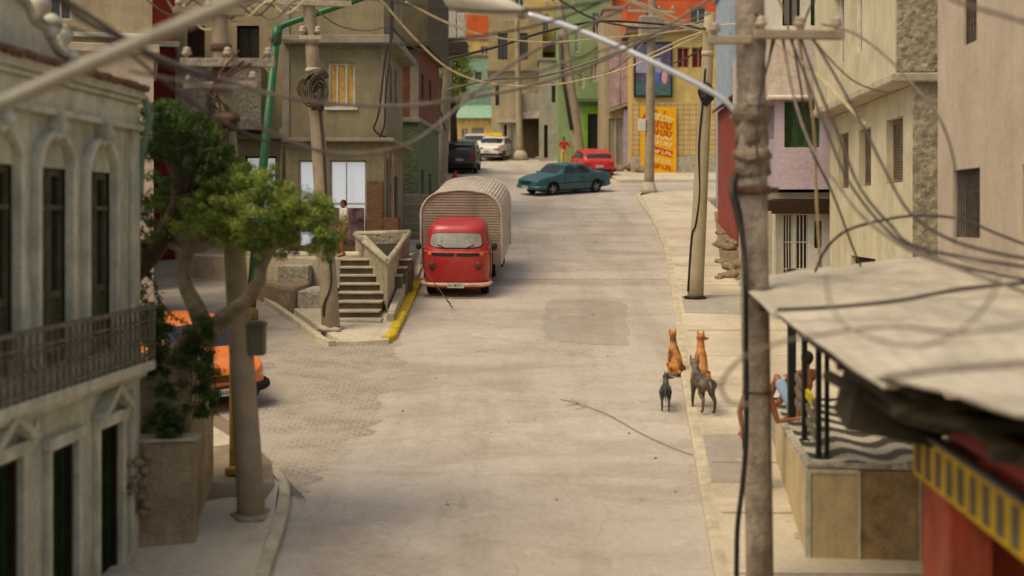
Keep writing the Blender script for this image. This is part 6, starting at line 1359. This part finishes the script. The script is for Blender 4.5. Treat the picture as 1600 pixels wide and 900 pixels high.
    # cargo box
    x0, x1, hw, zb, zt, R = -1.0, -5.3, 1.08, .62, 2.55, .62
    sec = []; st = .045
    z = zb
    while z < zt - R: sec.append((hw, z)); z += st
    nA = int(R * math.pi / 2 / st)
    for i in range(nA + 1): a = math.pi / 2 * i / nA; sec.append((hw - R + R * math.cos(a), zt - R + R * math.sin(a) * 1.0))
    yy = hw - R - st
    while yy > 0: sec.append((yy, zt + .05 * (1 - (yy / (hw - R)) ** 2))); yy -= st
    full = sec + [(-y, z) for y, z in sec[::-1]]
    def ribbed(d):
        out = []
        for i, (y, z) in enumerate(full):
            c = Vector((y, z - 1.3)); nn = c.normalized() * (d if i % 2 else 0); out.append((y + nn.x, z + nn.y))
        return out
    mb = MB(); rb = ribbed(-.02); m_ = mat('box_beige', (194, 182, 166), .22, 1.8, .3, 24, rough=.6, streak=.2)
    A = [mb.bm.verts.new((x0, y, z)) for y, z in rb]; Bv = [mb.bm.verts.new((x1, y, z)) for y, z in rb]
    for i in range(len(rb) - 1): mb.bm.faces.new((A[i], Bv[i], Bv[i + 1], A[i + 1]))
    mb.bm.faces.new(Bv); mb.bm.faces.new((A[0], A[-1], Bv[-1], Bv[0])); mb.build('box_shell', m_, root)
    # front wall of the box: level ribs cut to the arch
    mb = MB(); mf = mat('box_front_brown', (172, 154, 138), .22, 1.8, .3, 24, rough=.6, streak=.2)
    def halfw(z):
        if z <= zt - R: return hw - .03
        t = (z - (zt - R)) / R; return hw - R + R * math.sqrt(max(0, 1 - min(t, 1) ** 2)) - .03
    z = zb
    while z < zt - .05:
        z2 = z + .05; w1, w2 = halfw(z), halfw(z2); mb.prism([(x0 - .02, -w1, z), (x0 - .02, w1, z), (x0 - .02, w2, z2), (x0 - .02, -w2, z2)], (.038, 0, 0)); z += .072
    fr_ = [(x0 - .01, y * .985, z if z < 2 else z - .03) for y, z in full]; mb.bm.faces.new([mb.bm.verts.new(p) for p in fr_]); mb.build('box_front', mf, root)
    mb = MB(); mb.tube([Vector((x0 + .02, y, z)) for y, z in full], .035, 6); mb.build('front_rim', m_, root)
    mb = MB(); mb.tube([Vector((x1, y, z)) for y, z in full], .035, 6); mb.build('rear_rim', m_, root)
    mb = MB()
    for s in (1, -1): mb.box((-3.4, s * .98, .34), (-2.4, s * 1.03, .62))
    mb.build('mudguard', rubber_m, root)
    return root
trk = kombi(); bpy.context.view_layer.update(); place(trk, -1.40, 36.75, -.068 * 0 - .05, -1)
# frayed wire dangling from the planter to the kerb in front of the truck
mb = MB(); pts = [(655, 412, 33.4), (665, 425, 33.3), (680, 444, 33.4), (693, 461, 33.6), (700, 470, 33.9), (707, 482, 34.2)]; mb.tube(smooth_path([at(*p) for p in pts], 6), .012, 5)
for i in range(14): p = at(*pts[3]).lerp(at(*pts[5]), i / 14); mb.tube([p, p + Vector((random.uniform(-.06, .06), 0, random.uniform(-.05, .06)))], .008, 4)
o = mb.build('frayed_wire', cablegrey_m); tag(o, 'frayed grey wire hanging from the planter corner in front of the truck bumper', 'wire')
# dry twig on the road
mb = MB(); P_ = [gnd(a, b, .03) for a, b in ((876, 624), (905, 631), (950, 648), (1000, 676), (1045, 697), (1082, 711))]; mb.tube(smooth_path(P_, 6), .007, 5)
for a, b in (((893, 623), (905, 631)), ((885, 634), (903, 631)), ((898, 640), (915, 636))): mb.tube([gnd(*a, .04), gnd(*b, .03)], .005, 4)
o = mb.build('dry_twig', mat('twig', (128, 110, 74), .3, 6)); tag(o, 'long thin dry twig lying across the concrete road', 'twig')
# ------------------------------------------------------------ organic shapes: one continuous skin
def organic(name, chains, balls, m, parent, voxel, smooth=6, loc=None):
    mb = MB()
    for ch in chains:
        pts = [Vector(p) for p, r in ch]; rs = [r for p, r in ch]
        mb.tube(pts, rs, 12)
        for p, r in ((pts[0], rs[0]), (pts[-1], rs[-1])): mb.ball(p, r * .99, 2)
        for p, r in list(zip(pts, rs))[1:-1]: mb.ball(p, r * 1.0, 2)
    for c, r, sc in balls: mb.ball(c, r, 3, sc=sc)
    o = mb.build(name, m, parent)
    q = o.modifiers.new('r', 'REMESH'); q.mode = 'VOXEL'; q.voxel_size = voxel; q.use_smooth_shade = True
    s = o.modifiers.new('s', 'SMOOTH'); s.factor = .5; s.iterations = smooth
    return baked(o)

# ------------------------------------------------------------ trees and plants
def leaves(mb_verts, c, r, n, size, rr, flat=.8):
    """leaf faces in one clump"""
    out = []
    for _ in range(n):
        while True:
            v = Vector((rr.uniform(-1, 1), rr.uniform(-1, 1), rr.uniform(-1, 1)))
            if .25 < v.length < 1: break
        p = Vector(c) + Vector((v.x * r, v.y * r, v.z * r * flat)) * (.75 + .8 * rr.random() ** 2); nrm = (v + Vector((0, 0, .5)) + Vector((rr.uniform(-.7, .7), rr.uniform(-.7, .7), rr.uniform(-.7, .7)))).normalized()
        out.append((p, nrm, size * rr.uniform(.6, 1.25)))
    return out
def foliage(name, clumps, size, m, parent, seed=1, origin=Vector((0, 0, 0)), label=None):
    rr = random.Random(seed); bm = bmesh.new(); lay = bm.faces.layers.float.new('tone_f'); tones = []
    for c, r, n in clumps:
        base = rr.uniform(.1, .75)
        for p, nr, s in leaves(None, c, r, n, size, rr):
            p = p - origin; t = nr.orthogonal().normalized(); t = (Matrix.Rotation(rr.uniform(0, 6.28), 3, nr) @ t); w = nr.cross(t)
            a = bm.verts.new(p - t * s * 1.1); b = bm.verts.new(p + w * s * .34 + nr * s * .12); d = bm.verts.new(p + t * s * .9 - nr * s * .1); e = bm.verts.new(p - w * s * .34 + nr * s * .12)
            bm.faces.new((a, b, d, e)); tones.append(min(1, max(0, base + rr.uniform(-.3, .3))))
    me = bpy.data.meshes.new(name); bm.to_mesh(me); bm.free(); me.materials.append(m)
    at_ = me.attributes.new('tone', 'FLOAT', 'FACE')
    for i, t in enumerate(tones): at_.data[i].value = t
    o = link(bpy.data.objects.new(name, me)); o.parent = parent
    if label: o['label'] = label
    return o
def cloud(cpx, cpy, rpx, rpy, y, n, rr, r=(.12, .2), k=2200, per=220, depth=.8):
    """clump centres spread through an ellipsoid at depth y"""
    out = []; s = k / y
    for _ in range(n):
        while True:
            v = Vector((rr.uniform(-1, 1), rr.uniform(-1, 1), rr.uniform(-1, 1)))
            if v.length < 1: break
        out.append((at(cpx + v.x * rpx, cpy + v.z * rpy, y + v.y * depth), rr.uniform(*r), per))
    return out
rr = random.Random(11)
ty = 17.7
troot = at(300, 560, ty)
tree = thing('crooked_tree', 'crooked forked tree on the garden wall, dark mossy upper crown and bright lower crown', 'tree', troot)
L = lambda px, py, dy=0: at(px, py, ty + dy) - troot
ch = [[(L(252, 585, .6), .20), (L(290, 545, .2), .17), (L(322, 515), .15)],
      [(L(322, 518), .14), (L(306, 480), .115), (L(291, 450, .1), .095), (L(284, 425, .15), .085), (L(292, 395, .2), .09), (L(310, 370, .2), .10), (L(345, 350, .1), .08), (L(380, 330), .06)],
      [(L(325, 520), .13), (L(352, 495, -.15), .105), (L(385, 470, -.3), .095), (L(405, 440, -.35), .09), (L(408, 415, -.35), .085), (L(424, 385, -.3), .075), (L(440, 365, -.3), .06), (L(470, 350, -.3), .04)],
      [(L(408, 412, -.35), .06), (L(395, 385, -.3), .045), (L(400, 350, -.3), .035)],
      [(L(292, 395, .2), .07), (L(265, 380, .3), .06), (L(240, 372, .3), .045)]]
organic('trunk', ch, [(L(322, 518), .17, (1, 1, 1.0))], bark_m, tree, .02, 4)
ch = [[(L(190, 440, .5), .19), (L(228, 402, .4), .165), (L(262, 360, .3), .14), (L(283, 315, .2), .12), (L(278, 270, .2), .11), (L(262, 245, .2), .06)],
      [(L(283, 315, .2), .09), (L(300, 275, .2), .07), (L(312, 240, .2), .05)], [(L(283, 320, .2), .07), (L(320, 300, .1), .055), (L(350, 280), .04)]]
organic('limb', ch, [], barkd_m, tree, .02, 4)
q_ = dict(r=(.05, .13), per=110)
cl = cloud(275, 205, 60, 48, ty + .1, 60, rr, **q_) + cloud(318, 242, 52, 46, ty + .1, 46, rr, **q_) + cloud(355, 275, 48, 36, ty, 30, rr, **q_) + cloud(243, 205, 30, 44, ty + .2, 24, rr, **q_) + cloud(270, 178, 42, 22, ty + .1, 20, rr, **q_)
foliage('upper_crown', cl, .027, leafd_m, tree, 2, troot, 'dark mossy upper crown')
cl = cloud(395, 330, 112, 58, ty - .2, 150, rr, depth=.9, **q_) + cloud(460, 330, 70, 46, ty - .4, 80, rr, depth=.7, **q_) + cloud(507, 355, 28, 46, ty - .5, 28, rr, depth=.4, **q_) + cloud(320, 345, 60, 36, ty - .1, 36, rr, **q_) + cloud(395, 276, 46, 24, ty - .2, 26, rr, **q_) + cloud(515, 385, 13, 32, ty - .5, 12, rr, r=(.04, .08), per=70, depth=.2) + cloud(420, 382, 55, 24, ty - .3, 24, rr, r=(.04, .09), per=80, depth=.5)
foliage('lower_crown', cl, .026, leaf_m, tree, 3, troot, 'bright green lower crown')
cl = cloud(232, 345, 20, 60, ty + .4, 12, rr, r=(.07, .13), per=90) + cloud(250, 300, 25, 30, ty + .3, 8, rr, r=(.08, .13), per=120)
foliage('side_sprays', cl, .034, leafd_m, tree, 4, troot)
# hanging creeper below the fork
iy = 17.4; iroot = at(290, 640, iy)
ivy = thing('creeper', 'leafy creeper hanging over the garden wall under the tree fork', 'plant', iroot)
cl = cloud(318, 540, 34, 46, iy, 22, rr, r=(.07, .12), per=70, depth=.3) + cloud(245, 540, 24, 75, iy + .1, 36, rr, r=(.06, .12), per=100, depth=.3) + cloud(236, 500, 16, 40, iy + .1, 14, rr, r=(.05, .1), per=90, depth=.2) + cloud(322, 600, 24, 40, iy - .1, 14, rr, r=(.06, .11), per=70, depth=.2) + cloud(318, 635, 10, 34, iy - .15, 8, rr, r=(.05, .08), per=60, depth=.1) + cloud(258, 660, 34, 34, iy - .28, 30, rr, r=(.05, .09), per=80, depth=.15) + cloud(285, 590, 25, 55, iy + .05, 12, rr, r=(.07, .1), per=70, depth=.2)
foliage('foliage', cl, .034, leafd_m, ivy, 5, iroot)
mb = MB()
for q in range(7):
    x = 300 + q * 6; mb.tube(smooth_path([at(x - 30, 520, iy + .1) - iroot, at(x - 5, 560, iy) - iroot, at(x, 610, iy - .1) - iroot, at(x + rr.uniform(-14, 8), 655, iy - .12) - iroot], 4), .008, 4)
mb.build('stems', barkd_m, ivy)
vy = 18.2; vr = at(250, 440, vy); vine = thing('trailing_vine', 'thin trailing vine with sparse round leaves, slanting down from the dark limb to the creeper', 'plant', vr)
vp = smooth_path([at(222, 425, vy) - vr, at(240, 440, vy) - vr, at(250, 470, vy) - vr, at(268, 492, vy) - vr, at(290, 505, vy) - vr], 6); mb = MB(); mb.tube(vp, .01, 5); mb.tube([at(215, 480, vy) - vr, at(240, 455, vy) - vr, at(262, 500, vy) - vr], .009, 5); mb.build('stem', barkd_m, vine)
foliage('leaves', [(p + vr, .05, 7) for p in vp] + cloud(225, 455, 14, 40, vy, 8, rr, r=(.05, .09), per=40, depth=.1), .03, leafd_m, vine, 6, vr)
# garden wall below the tree
gw_ = thing('garden_wall', 'stained brown garden wall with a lower stepped ledge, beside the colonial house corner', 'wall', (-4.5, 17.2, rz(17.2)))
lo = Vector((-4.5, 17.2, rz(17.2)))
mb = MB(); za = ZC - (575 - HY) * 17.6 / F; mb.prism([Vector((-4.95, 17.35, 1.2)) - lo, Vector((-3.98, 17.55, 1.2)) - lo, Vector((-4.15, 19.6, 1.2)) - lo, Vector((-5.8, 19.6, 1.2)) - lo], (0, 0, za - 1.2)); mb.build('upper_wall', mat('garden_wall_brown', (160, 142, 110), .35, 2.6, .8, 16, streak=.6, dist=.04), gw_, bevel=.04)
zl = ZC - (690 - HY) * 17.1 / F
mb = MB(); mb.prism([Vector((-4.62, 16.95, 1.2)) - lo, Vector((-3.86, 17.15, 1.2)) - lo, Vector((-3.90, 17.5, 1.2)) - lo, Vector((-4.8, 17.32, 1.2)) - lo], (0, 0, zl - 1.2)); mb.build('lower_wall', MATS['garden_wall_brown'], gw_, bevel=.03)
mb = MB(); mb.prism([Vector((-4.66, 16.9, zl)) - lo, Vector((-3.82, 17.11, zl)) - lo, Vector((-3.86, 17.52, zl + .003)) - lo, Vector((-4.8, 17.34, zl + .003)) - lo], (0, 0, .045)); mb.build('coping', conc_l, gw_, bevel=.015)
mb = MB()
for i in range(26): mb.ball(Vector((rr.uniform(-4.6, -4.35), rr.uniform(16.7, 16.95), zl - rr.uniform(.0, .9))) - lo, rr.uniform(.03, .07), 1, jit=.5, jf=9)
mb.build('crumbling_render', rubble_m, gw_)
# far trees
def far_tree(nm, label, px, py, y, rx, ry, n, seed, base):
    B = base; root = thing('tree', label, 'tree', B); r2 = random.Random(seed)
    mb = MB(); c = at(px, py, y) - B; mb.tube([Vector((0, 0, -.2)), c * .3 + Vector((.1, 0, 0)), c * .6, c], [.28, .22, .18, .08], 10)
    for q in range(5): mb.tube([c * .55, c * .7 + Vector((r2.uniform(-.5, .5), r2.uniform(-.4, .4), .1)), c + Vector((r2.uniform(-1, 1), r2.uniform(-.6, .6), r2.uniform(-.3, .8)))], [.12, .08, .03], 6)
    mb.build('trunk', barkd_m, root)
    foliage('crown', cloud(px, py, rx, ry, y, n, r2, r=(.3, .55), per=170, depth=1.0), .085, leaf_m, root, seed, B)
y_ = 72; far_tree('tree', 'leafy green tree behind the transformer pole, before the turquoise house', 711, 112, 76, 24, 42, 40, 21, Vector((sx(704, 78), 78, rz(78))))
y_ = 84; far_tree('tree', 'smaller tree top between the olive house and the turquoise roof', 700, 60, 97, 22, 30, 20, 22, Vector((sx(694, 98), 98, rz(98))))
# rubble beside the red house
for i in range(60):
    py = rr.uniform(335, 438); px = 1162 - rr.random() ** 1.4 * 46 + (py - 335) * .05; p = gnd(px, py, .12); r_ = .05 + .2 * rr.random() ** 2.5; mb = MB(); mb.ball((0, 0, r_ * .35), r_, 2, sc=(1, .9, .7), jit=.7, jf=3.5 + i * .3); o = mb.build('rubble_stone', rubble_m); o.location = p
    tag(o, 'rough broken stone in the rubble heap before the red gabled house', 'rubble', 'rubble stones beside the red house')

# ------------------------------------------------------------ people
def person(label, J, H, loc, shirt=None, shorts=None, voxel=.009, rot=0.0, shoes=None, hair=True, fingers=True):
    """J: joints in metres for a 1.7 m body; H scales"""
    root = thing('person', label, 'person', loc, rot); k = H / 1.7; V = {n: Vector(p) * k for n, p in J.items()}
    ch = []; bl = []
    ch.append([(V['pelvis'], .125 * k), (V['pelvis'].lerp(V['chest'], .45), .112 * k), (V['chest'], .125 * k), (V['neck'] - (V['neck'] - V['chest']) * .25, .085 * k), (V['neck'], .052 * k), (V['head'] - (V['head'] - V['neck']) * .3, .050 * k)])
    fw = V.get('face', Vector((0, -1, 0))).normalized() if 'face' in V else Vector((0, -1, 0))
    hd = V['head']; up = (V['head'] - V['neck']).normalized(); sd_ = up.cross(fw).normalized()
    bl += [(hd, .098 * k, (.82, .95, 1.12)), (hd + fw * .02 * k - up * .06 * k, .06 * k, (.9, 1, 1)), (hd + fw * .095 * k - up * .01 * k, .016 * k, (.8, 1.2, 1.5)), (hd + fw * .085 * k - up * .055 * k, .018 * k, (1.6, .8, .5))]
    for s in (1, -1): bl.append((hd + sd_ * s * .083 * k, .02 * k, (.5, .9, 1.4)))
    for s in 'lr':
        sh, el, wr = V['sh_' + s], V['el_' + s], V['wr_' + s]; hp, kn, an, to = V['hip_' + s], V['kn_' + s], V['an_' + s], V['toe_' + s]
        ch.append([(V['neck'].lerp(sh, .3) - up * .03 * k, .06 * k), (sh, .062 * k), (sh.lerp(el, .5), .048 * k), (el, .038 * k), (el.lerp(wr, .3), .038 * k), (wr, .025 * k)])
        ch.append([(V['pelvis'].lerp(hp, .6), .10 * k), (hp, .098 * k), (hp.lerp(kn, .5), .080 * k), (kn, .057 * k), (kn.lerp(an, .3), .058 * k), (an, .036 * k)])
        ch.append([(an, .037 * k), (an.lerp(to, .5) - ZV * .012 * k, .036 * k), (to, .028 * k)]); bl.append((an - (to - an) * .25 - ZV * .015 * k, .034 * k, (1, 1, 1)))
        d = (wr - el).normalized(); q = d.cross(ZV if abs(d.z) < .8 else Vector((0, 1, 0))).normalized(); pn = d.cross(q).normalized(); pal = wr + d * .055 * k
        ch.append([(wr, .024 * k), (pal, .030 * k)]); bl.append((pal + d * .02 * k, .038 * k, (1, 1, .8)))
        if fingers:
            for i, (o_, ln) in enumerate(((-.030, .062), (-.010, .072), (.011, .068), (.030, .052))):
                b0 = pal + d * .025 * k + q * o_ * k; m0 = b0 + d * ln * .6 * k + q * o_ * .25 * k + pn * .008 * k; e0 = m0 + d * ln * .45 * k + pn * .025 * k; ch.append([(b0, .011 * k), (m0, .0095 * k), (e0, .0085 * k)])
            b0 = wr + d * .03 * k - q * .025 * k; ch.append([(b0, .013 * k), (b0 - q * .03 * k + d * .025 * k, .011 * k), (b0 - q * .038 * k + d * .055 * k, .009 * k)])
    organic('body', ch, bl, skin_m, root, voxel * k, 3)
    for s in (1, -1):
        mb = MB(); mb.ball(hd + fw * .082 * k + sd_ * s * .032 * k + up * .005 * k, .012 * k, 2); mb.build('eye', mat('eye_dark', (40, 32, 28), 0, 1, 0, rough=.2), root)
    if hair:
        organic('hair', [], [(hd + up * .022 * k - fw * .018 * k, .104 * k, (.86, .98, 1.0)), (hd - fw * .05 * k - up * .01 * k, .07 * k, (1, 1, 1))], hair_m, root, voxel * k, 2)
    if shirt:
        c = [[(V['pelvis'] + up * .02 * k, .138 * k), (V['pelvis'].lerp(V['chest'], .45), .128 * k), (V['chest'], .142 * k), (V['neck'] - (V['neck'] - V['chest']) * .28, .10 * k)]]
        for s in 'lr': c.append([(V['neck'].lerp(V['sh_' + s], .4) - up * .03 * k, .07 * k), (V['sh_' + s], .075 * k), (V['sh_' + s].lerp(V['el_' + s], .5), .066 * k)])
        organic('shirt', c, [], shirt, root, voxel * k, 3)
    if shorts:
        c = []
        for s in 'lr':
            hp, kn = V['hip_' + s], V['kn_' + s]; ln = .75 if shorts[1] == 'short' else 1.0
            cc = [(V['pelvis'].lerp(hp, .4) + up * .04 * k, .135 * k), (hp, .112 * k), (hp.lerp(kn, ln), .088 * k)]
            if shorts[1] == 'long': cc += [(kn.lerp(V['an_' + s], .95), .062 * k)]
            c.append(cc)
        organic('trousers' if shorts[1] == 'long' else 'shorts', c, [], shorts[0], root, voxel * k, 3)
    if shoes:
        for s in 'lr': organic('shoe', [[(V['an_' + s] - (V['toe_' + s] - V['an_' + s]) * .2 - ZV * .02 * k, .045 * k), (V['toe_' + s] + (V['toe_' + s] - V['an_' + s]) * .1, .038 * k)]], [], shoes, root, voxel * k, 2)
    return root
ST = dict(pelvis=(0, 0, .93), chest=(0, 0, 1.25), neck=(0, .0, 1.45), head=(0, -.02, 1.60), face=(0, -1, 0), sh_l=(.19, 0, 1.40), sh_r=(-.19, 0, 1.40), el_l=(.24, .03, 1.13), el_r=(-.24, .03, 1.13), wr_l=(.25, -.06, .90), wr_r=(-.25, -.06, .90),
          hip_l=(.10, 0, .88), hip_r=(-.10, 0, .88), kn_l=(.11, -.03, .48), kn_r=(-.11, -.03, .48), an_l=(.12, .02, .07), an_r=(-.12, .02, .07), toe_l=(.14, -.15, .035), toe_r=(-.14, -.15, .035))
# far person in red with pale trousers, arms out
J = dict(ST); J.update(el_l=(.34, -.02, 1.17), wr_l=(.46, -.10, 1.20), el_r=(-.28, .02, 1.13), wr_r=(-.28, -.16, 1.08))
p = Vector((sx(881, 81.5), 81.5, rz(81.5) + .02)); person('person in red shirt and pale yellow trousers standing behind the teal sedan', J, 1.72, p, mat('shirt_red', (190, 34, 40), .1, 4, .2), (mat('trousers_straw', (196, 170, 92), .15, 5, .3), 'long'), .014, .3)
# boy with pale shirt on the terrace, behind the island pole
J = dict(ST); J.update(kn_l=(.12, -.14, .52), an_l=(.12, -.04, .12), toe_l=(.13, -.2, .06), wr_l=(.30, -.28, 1.0), el_l=(.27, -.04, 1.14))
p = Vector((sx(537, 36.9), 36.9, PL + .0)); person('black-haired person in pale shirt and brown shorts walking behind the island pole', J, 1.5, p, mat('shirt_pale', (206, 200, 188), .1, 4, .2), (mat('shorts_brown', (130, 92, 60), .15, 5, .3), 'short'), .011, -1.1)
# seated person on the terrace edge behind the big pole, leaning back on one arm
J = dict(pelvis=(0, 0, .10), chest=(.10, .0, .40), neck=(.12, 0, .61), head=(.10, 0, .76), face=(-1, 0, 0), sh_l=(.13, -.18, .56), sh_r=(.13, .18, .56), el_l=(.32, -.36, .30), wr_l=(.44, -.55, .05), el_r=(.0, .3, .33), wr_r=(-.25, .22, .16),
         hip_l=(-.04, -.10, .08), hip_r=(-.04, .10, .08), kn_l=(-.47, -.12, .10), kn_r=(-.47, .14, .08), an_l=(-.50, -.12, -.34), an_r=(-.52, .16, -.36), toe_l=(-.66, -.13, -.39), toe_r=(-.68, .17, -.41))
J2 = dict(ST); J2.update(pelvis=(.0, 0, .93), chest=(.02, 0, 1.24), head=(.02, -.02, 1.59), el_l=(.30, .02, .97), wr_l=(.52, .04, .99), el_r=(-.23, .05, 1.10), wr_r=(-.20, .02, .86), sh_l=(.17, .02, 1.36), sh_r=(-.14, -.02, 1.38), kn_r=(-.13, -.10, .50), an_r=(-.19, -.02, .08), toe_r=(-.24, -.18, .04), kn_l=(.08, -.02, .48))
p = Vector((sx(1182, 19.3), 19.3, rz(19.3) + .125)); person('shirtless person standing behind the big pole, one forearm on the terrace edge', J2, 1.66, p, None, (mat('shorts_dark', (52, 50, 48), .15, 5, .3), 'short'), .008, 0)
# standing person at the back of the terrace, arms hanging, blue shorts
J = dict(pelvis=(0, 0, .12), chest=(.02, -.10, .44), neck=(.03, -.12, .66), head=(.04, -.12, .82), face=(.3, 1, 0), sh_l=(-.16, -.12, .60), sh_r=(.20, -.12, .60), el_l=(-.22, -.22, .33), wr_l=(-.24, -.24, .07), el_r=(.28, .08, .44), wr_r=(.16, .34, .50),
         hip_l=(-.10, .02, .12), hip_r=(.10, .02, .12), kn_l=(-.12, .38, .50), kn_r=(.12, .38, .50), an_l=(-.10, .60, .09), an_r=(.12, .60, .09), toe_l=(-.10, .76, .04), toe_r=(.12, .76, .04))
p = Vector((sx(1249, 20.9), 20.9, TZ + .005)); person('person in light blue shorts sitting on the mosaic behind the rail, leaning on one arm', J, 1.68, p, None, (mat('shorts_blue', (134, 158, 184), .1, 4, .2), 'short'), .010, .5)

# ------------------------------------------------------------ dogs
def dog(label, cat_, m, loc, head, s, pose='stand', turn=0.0, voxel=.011, dark=None, legs=None, tail=1):
    """local +y is forward"""
    root = thing(cat_, label, cat_, loc, head); ch, bl = [], []
    v = lambda x, y, z: Vector((x, y, z)) * s
    R = Matrix.Rotation(turn, 3, 'Z')
    if pose == 'stand':
        l = legs or (0, 0, 0, 0)
        ch.append([(v(0, -.30, .50), .105 * s), (v(0, -.12, .50), .10 * s), (v(0, .08, .49), .125 * s), (v(0, .24, .50), .13 * s), (v(0, .34, .54), .095 * s)])
        nk = v(0, .34, .58); hd = v(0, .48, .76)
        ch.append([(nk, .09 * s), (nk.lerp(hd, .5), .07 * s), (hd, .065 * s)])
        for i, sx_ in enumerate((1, -1)):
            o = l[i]; ch.append([(v(.075 * sx_, .26, .48), .07 * s), (v(.085 * sx_, .25 + o * .4, .32), .042 * s), (v(.085 * sx_, .27 + o, .17), .028 * s), (v(.085 * sx_, .26 + o, .05), .024 * s), (v(.085 * sx_, .30 + o, .024), .030 * s)])
            o = l[2 + i]; ch.append([(v(.07 * sx_, -.28, .47), .095 * s), (v(.085 * sx_, -.20 + o * .4, .32), .055 * s), (v(.085 * sx_, -.36 + o, .21), .030 * s), (v(.085 * sx_, -.33 + o, .06), .024 * s), (v(.085 * sx_, -.28 + o, .024), .030 * s)])
        tp = [(v(0, -.40, .55), .035 * s), (v(0, -.50, .44), .026 * s), (v(.0, -.52, .30), .018 * s), (v(.03, -.50, .22), .010 * s)] if tail == 1 else [(v(0, -.40, .55), .03 * s), (v(0, -.50, .62), .022 * s), (v(.02, -.55, .74), .012 * s)]
        ch.append(tp)
    else:
        ch.append([(v(0, -.18, .14), .13 * s), (v(0, -.14, .28), .135 * s), (v(0, -.04, .46), .125 * s), (v(0, .06, .62), .10 * s), (v(0, .10, .72), .07 * s)])
        nk = v(0, .08, .70); hd = v(0, .12, .90); ch.append([(nk, .08 * s), (hd, .062 * s)])
        for sx_ in (1, -1):
            ch.append([(v(.06 * sx_, .06, .55), .06 * s), (v(.07 * sx_, .16, .32), .036 * s), (v(.07 * sx_, .18, .06), .026 * s), (v(.07 * sx_, .23, .025), .032 * s)])
            ch.append([(v(.09 * sx_, -.18, .17), .10 * s), (v(.13 * sx_, .04, .24), .06 * s), (v(.13 * sx_, -.06, .07), .035 * s), (v(.13 * sx_, .10, .028), .034 * s)])
        ch.append([(v(0, -.28, .10), .035 * s), (v(.08, -.42, .05), .024 * s), (v(.2, -.46, .03), .014 * s)])
    bl.append((hd, .082 * s, (1, 1.1, .95)))
    f = R @ Vector((0, 1, 0)); sd_ = R @ Vector((1, 0, 0))
    ch.append([(hd + f * .05 * s - ZV * .015 * s, .052 * s), (hd + f * .13 * s - ZV * .03 * s, .034 * s), (hd + f * .19 * s - ZV * .035 * s, .024 * s)])
    for q in (1, -1): e = hd + sd_ * q * .055 * s; ch.append([(e + ZV * .03 * s, .034 * s), (e + sd_ * q * .012 * s + ZV * .10 * s, .018 * s), (e + sd_ * q * .015 * s + ZV * .15 * s, .006 * s)])
    organic('body', ch, bl, m, root, voxel, 3)
    mb = MB(); mb.ball(hd + f * .212 * s - ZV * .028 * s, .016 * s, 2); mb.build('nose', rubber_m, root)
    for q in (1, -1): mb = MB(); mb.ball(hd + f * .066 * s + sd_ * q * .036 * s + ZV * .022 * s, .011 * s, 2); mb.build('eye', rubber_m, root)
    return root
def furmat(name, a, b_, sc):
    m, nt, b = newmat(name); tc = N(nt, 'ShaderNodeTexCoord').outputs['Object']; n = N(nt, 'ShaderNodeTexNoise'); n.inputs['Scale'].default_value = sc; n.inputs['Detail'].default_value = 4; nt.links.new(tc, n.inputs['Vector'])
    f = ramp(nt, n.outputs[0], .42, .58); mx = N(nt, 'ShaderNodeMix', data_type='RGBA'); nt.links.new(f, mx.inputs[0]); mx.inputs[6].default_value = (*lin(a), 1); mx.inputs[7].default_value = (*lin(b_), 1); nt.links.new(mx.outputs[2], b.inputs['Base Color']); b.inputs['Roughness'].default_value = .6
    n2 = N(nt, 'ShaderNodeTexNoise'); n2.inputs['Scale'].default_value = 60; nt.links.new(tc, n2.inputs['Vector']); bp = N(nt, 'ShaderNodeBump'); bp.inputs['Strength'].default_value = .5; bp.inputs['Distance'].default_value = .01; nt.links.new(n2.outputs[0], bp.inputs['Height']); nt.links.new(bp.outputs[0], b.inputs['Normal']); return m
f1 = furmat('fur_ginger_brown', (190, 124, 44), (100, 58, 26), 5); f2 = furmat('fur_orange', (198, 132, 68), (160, 92, 42), 4); f3 = furmat('fur_black', (36, 37, 40), (78, 74, 70), 7); f4 = furmat('fur_grey_brown', (108, 94, 76), (62, 52, 42), 6)
p = gnd(1054, 586, 0); dog('brown-patched ginger dog sitting upright in the road at the kerb, back to the street', 'dog', f1, (p.x, p.y, p.z), .25, .86, 'sit', -.15)
p = gnd(1095, 604, .125); dog('orange dog sitting on the pavement behind the grey dog, pointed ears, head turned', 'dog', f2, (p.x, p.y, p.z), -.12, .98, 'sit', -.7)
p = gnd(1040, 640, 0); dog('small black dog walking in the road by the kerb, head turned to the pavement', 'dog', f3, (p.x, p.y, p.z), -.12, .70, 'stand', -1.2, legs=(.05, -.05, -.06, .06), tail=1)
p = gnd(1098, 642, .125); dog('grey-brown dog standing on the pavement edge in front of the orange one', 'dog', f4, (p.x, p.y, p.z), .16, 1.0, 'stand', -.3, legs=(.0, .04, -.06, .05), tail=1)
# a few pebbles and crumbs of litter on the road
for i in range(26):
    y = rr.uniform(17, 50); x = rr.uniform(-2.2, 2.6) + (y - 17) * .03; r_ = rr.uniform(.012, .03); mb = MB(); mb.ball((0, 0, r_ * .4), r_, 1, sc=(1, 1, .6), jit=.5, jf=20); o = mb.build('pebble', rubble_m); o.location = (x, y, rz(y) + .005)
    tag(o, 'tiny pebble lying loose on the concrete road', 'pebble', 'pebbles scattered on the road')
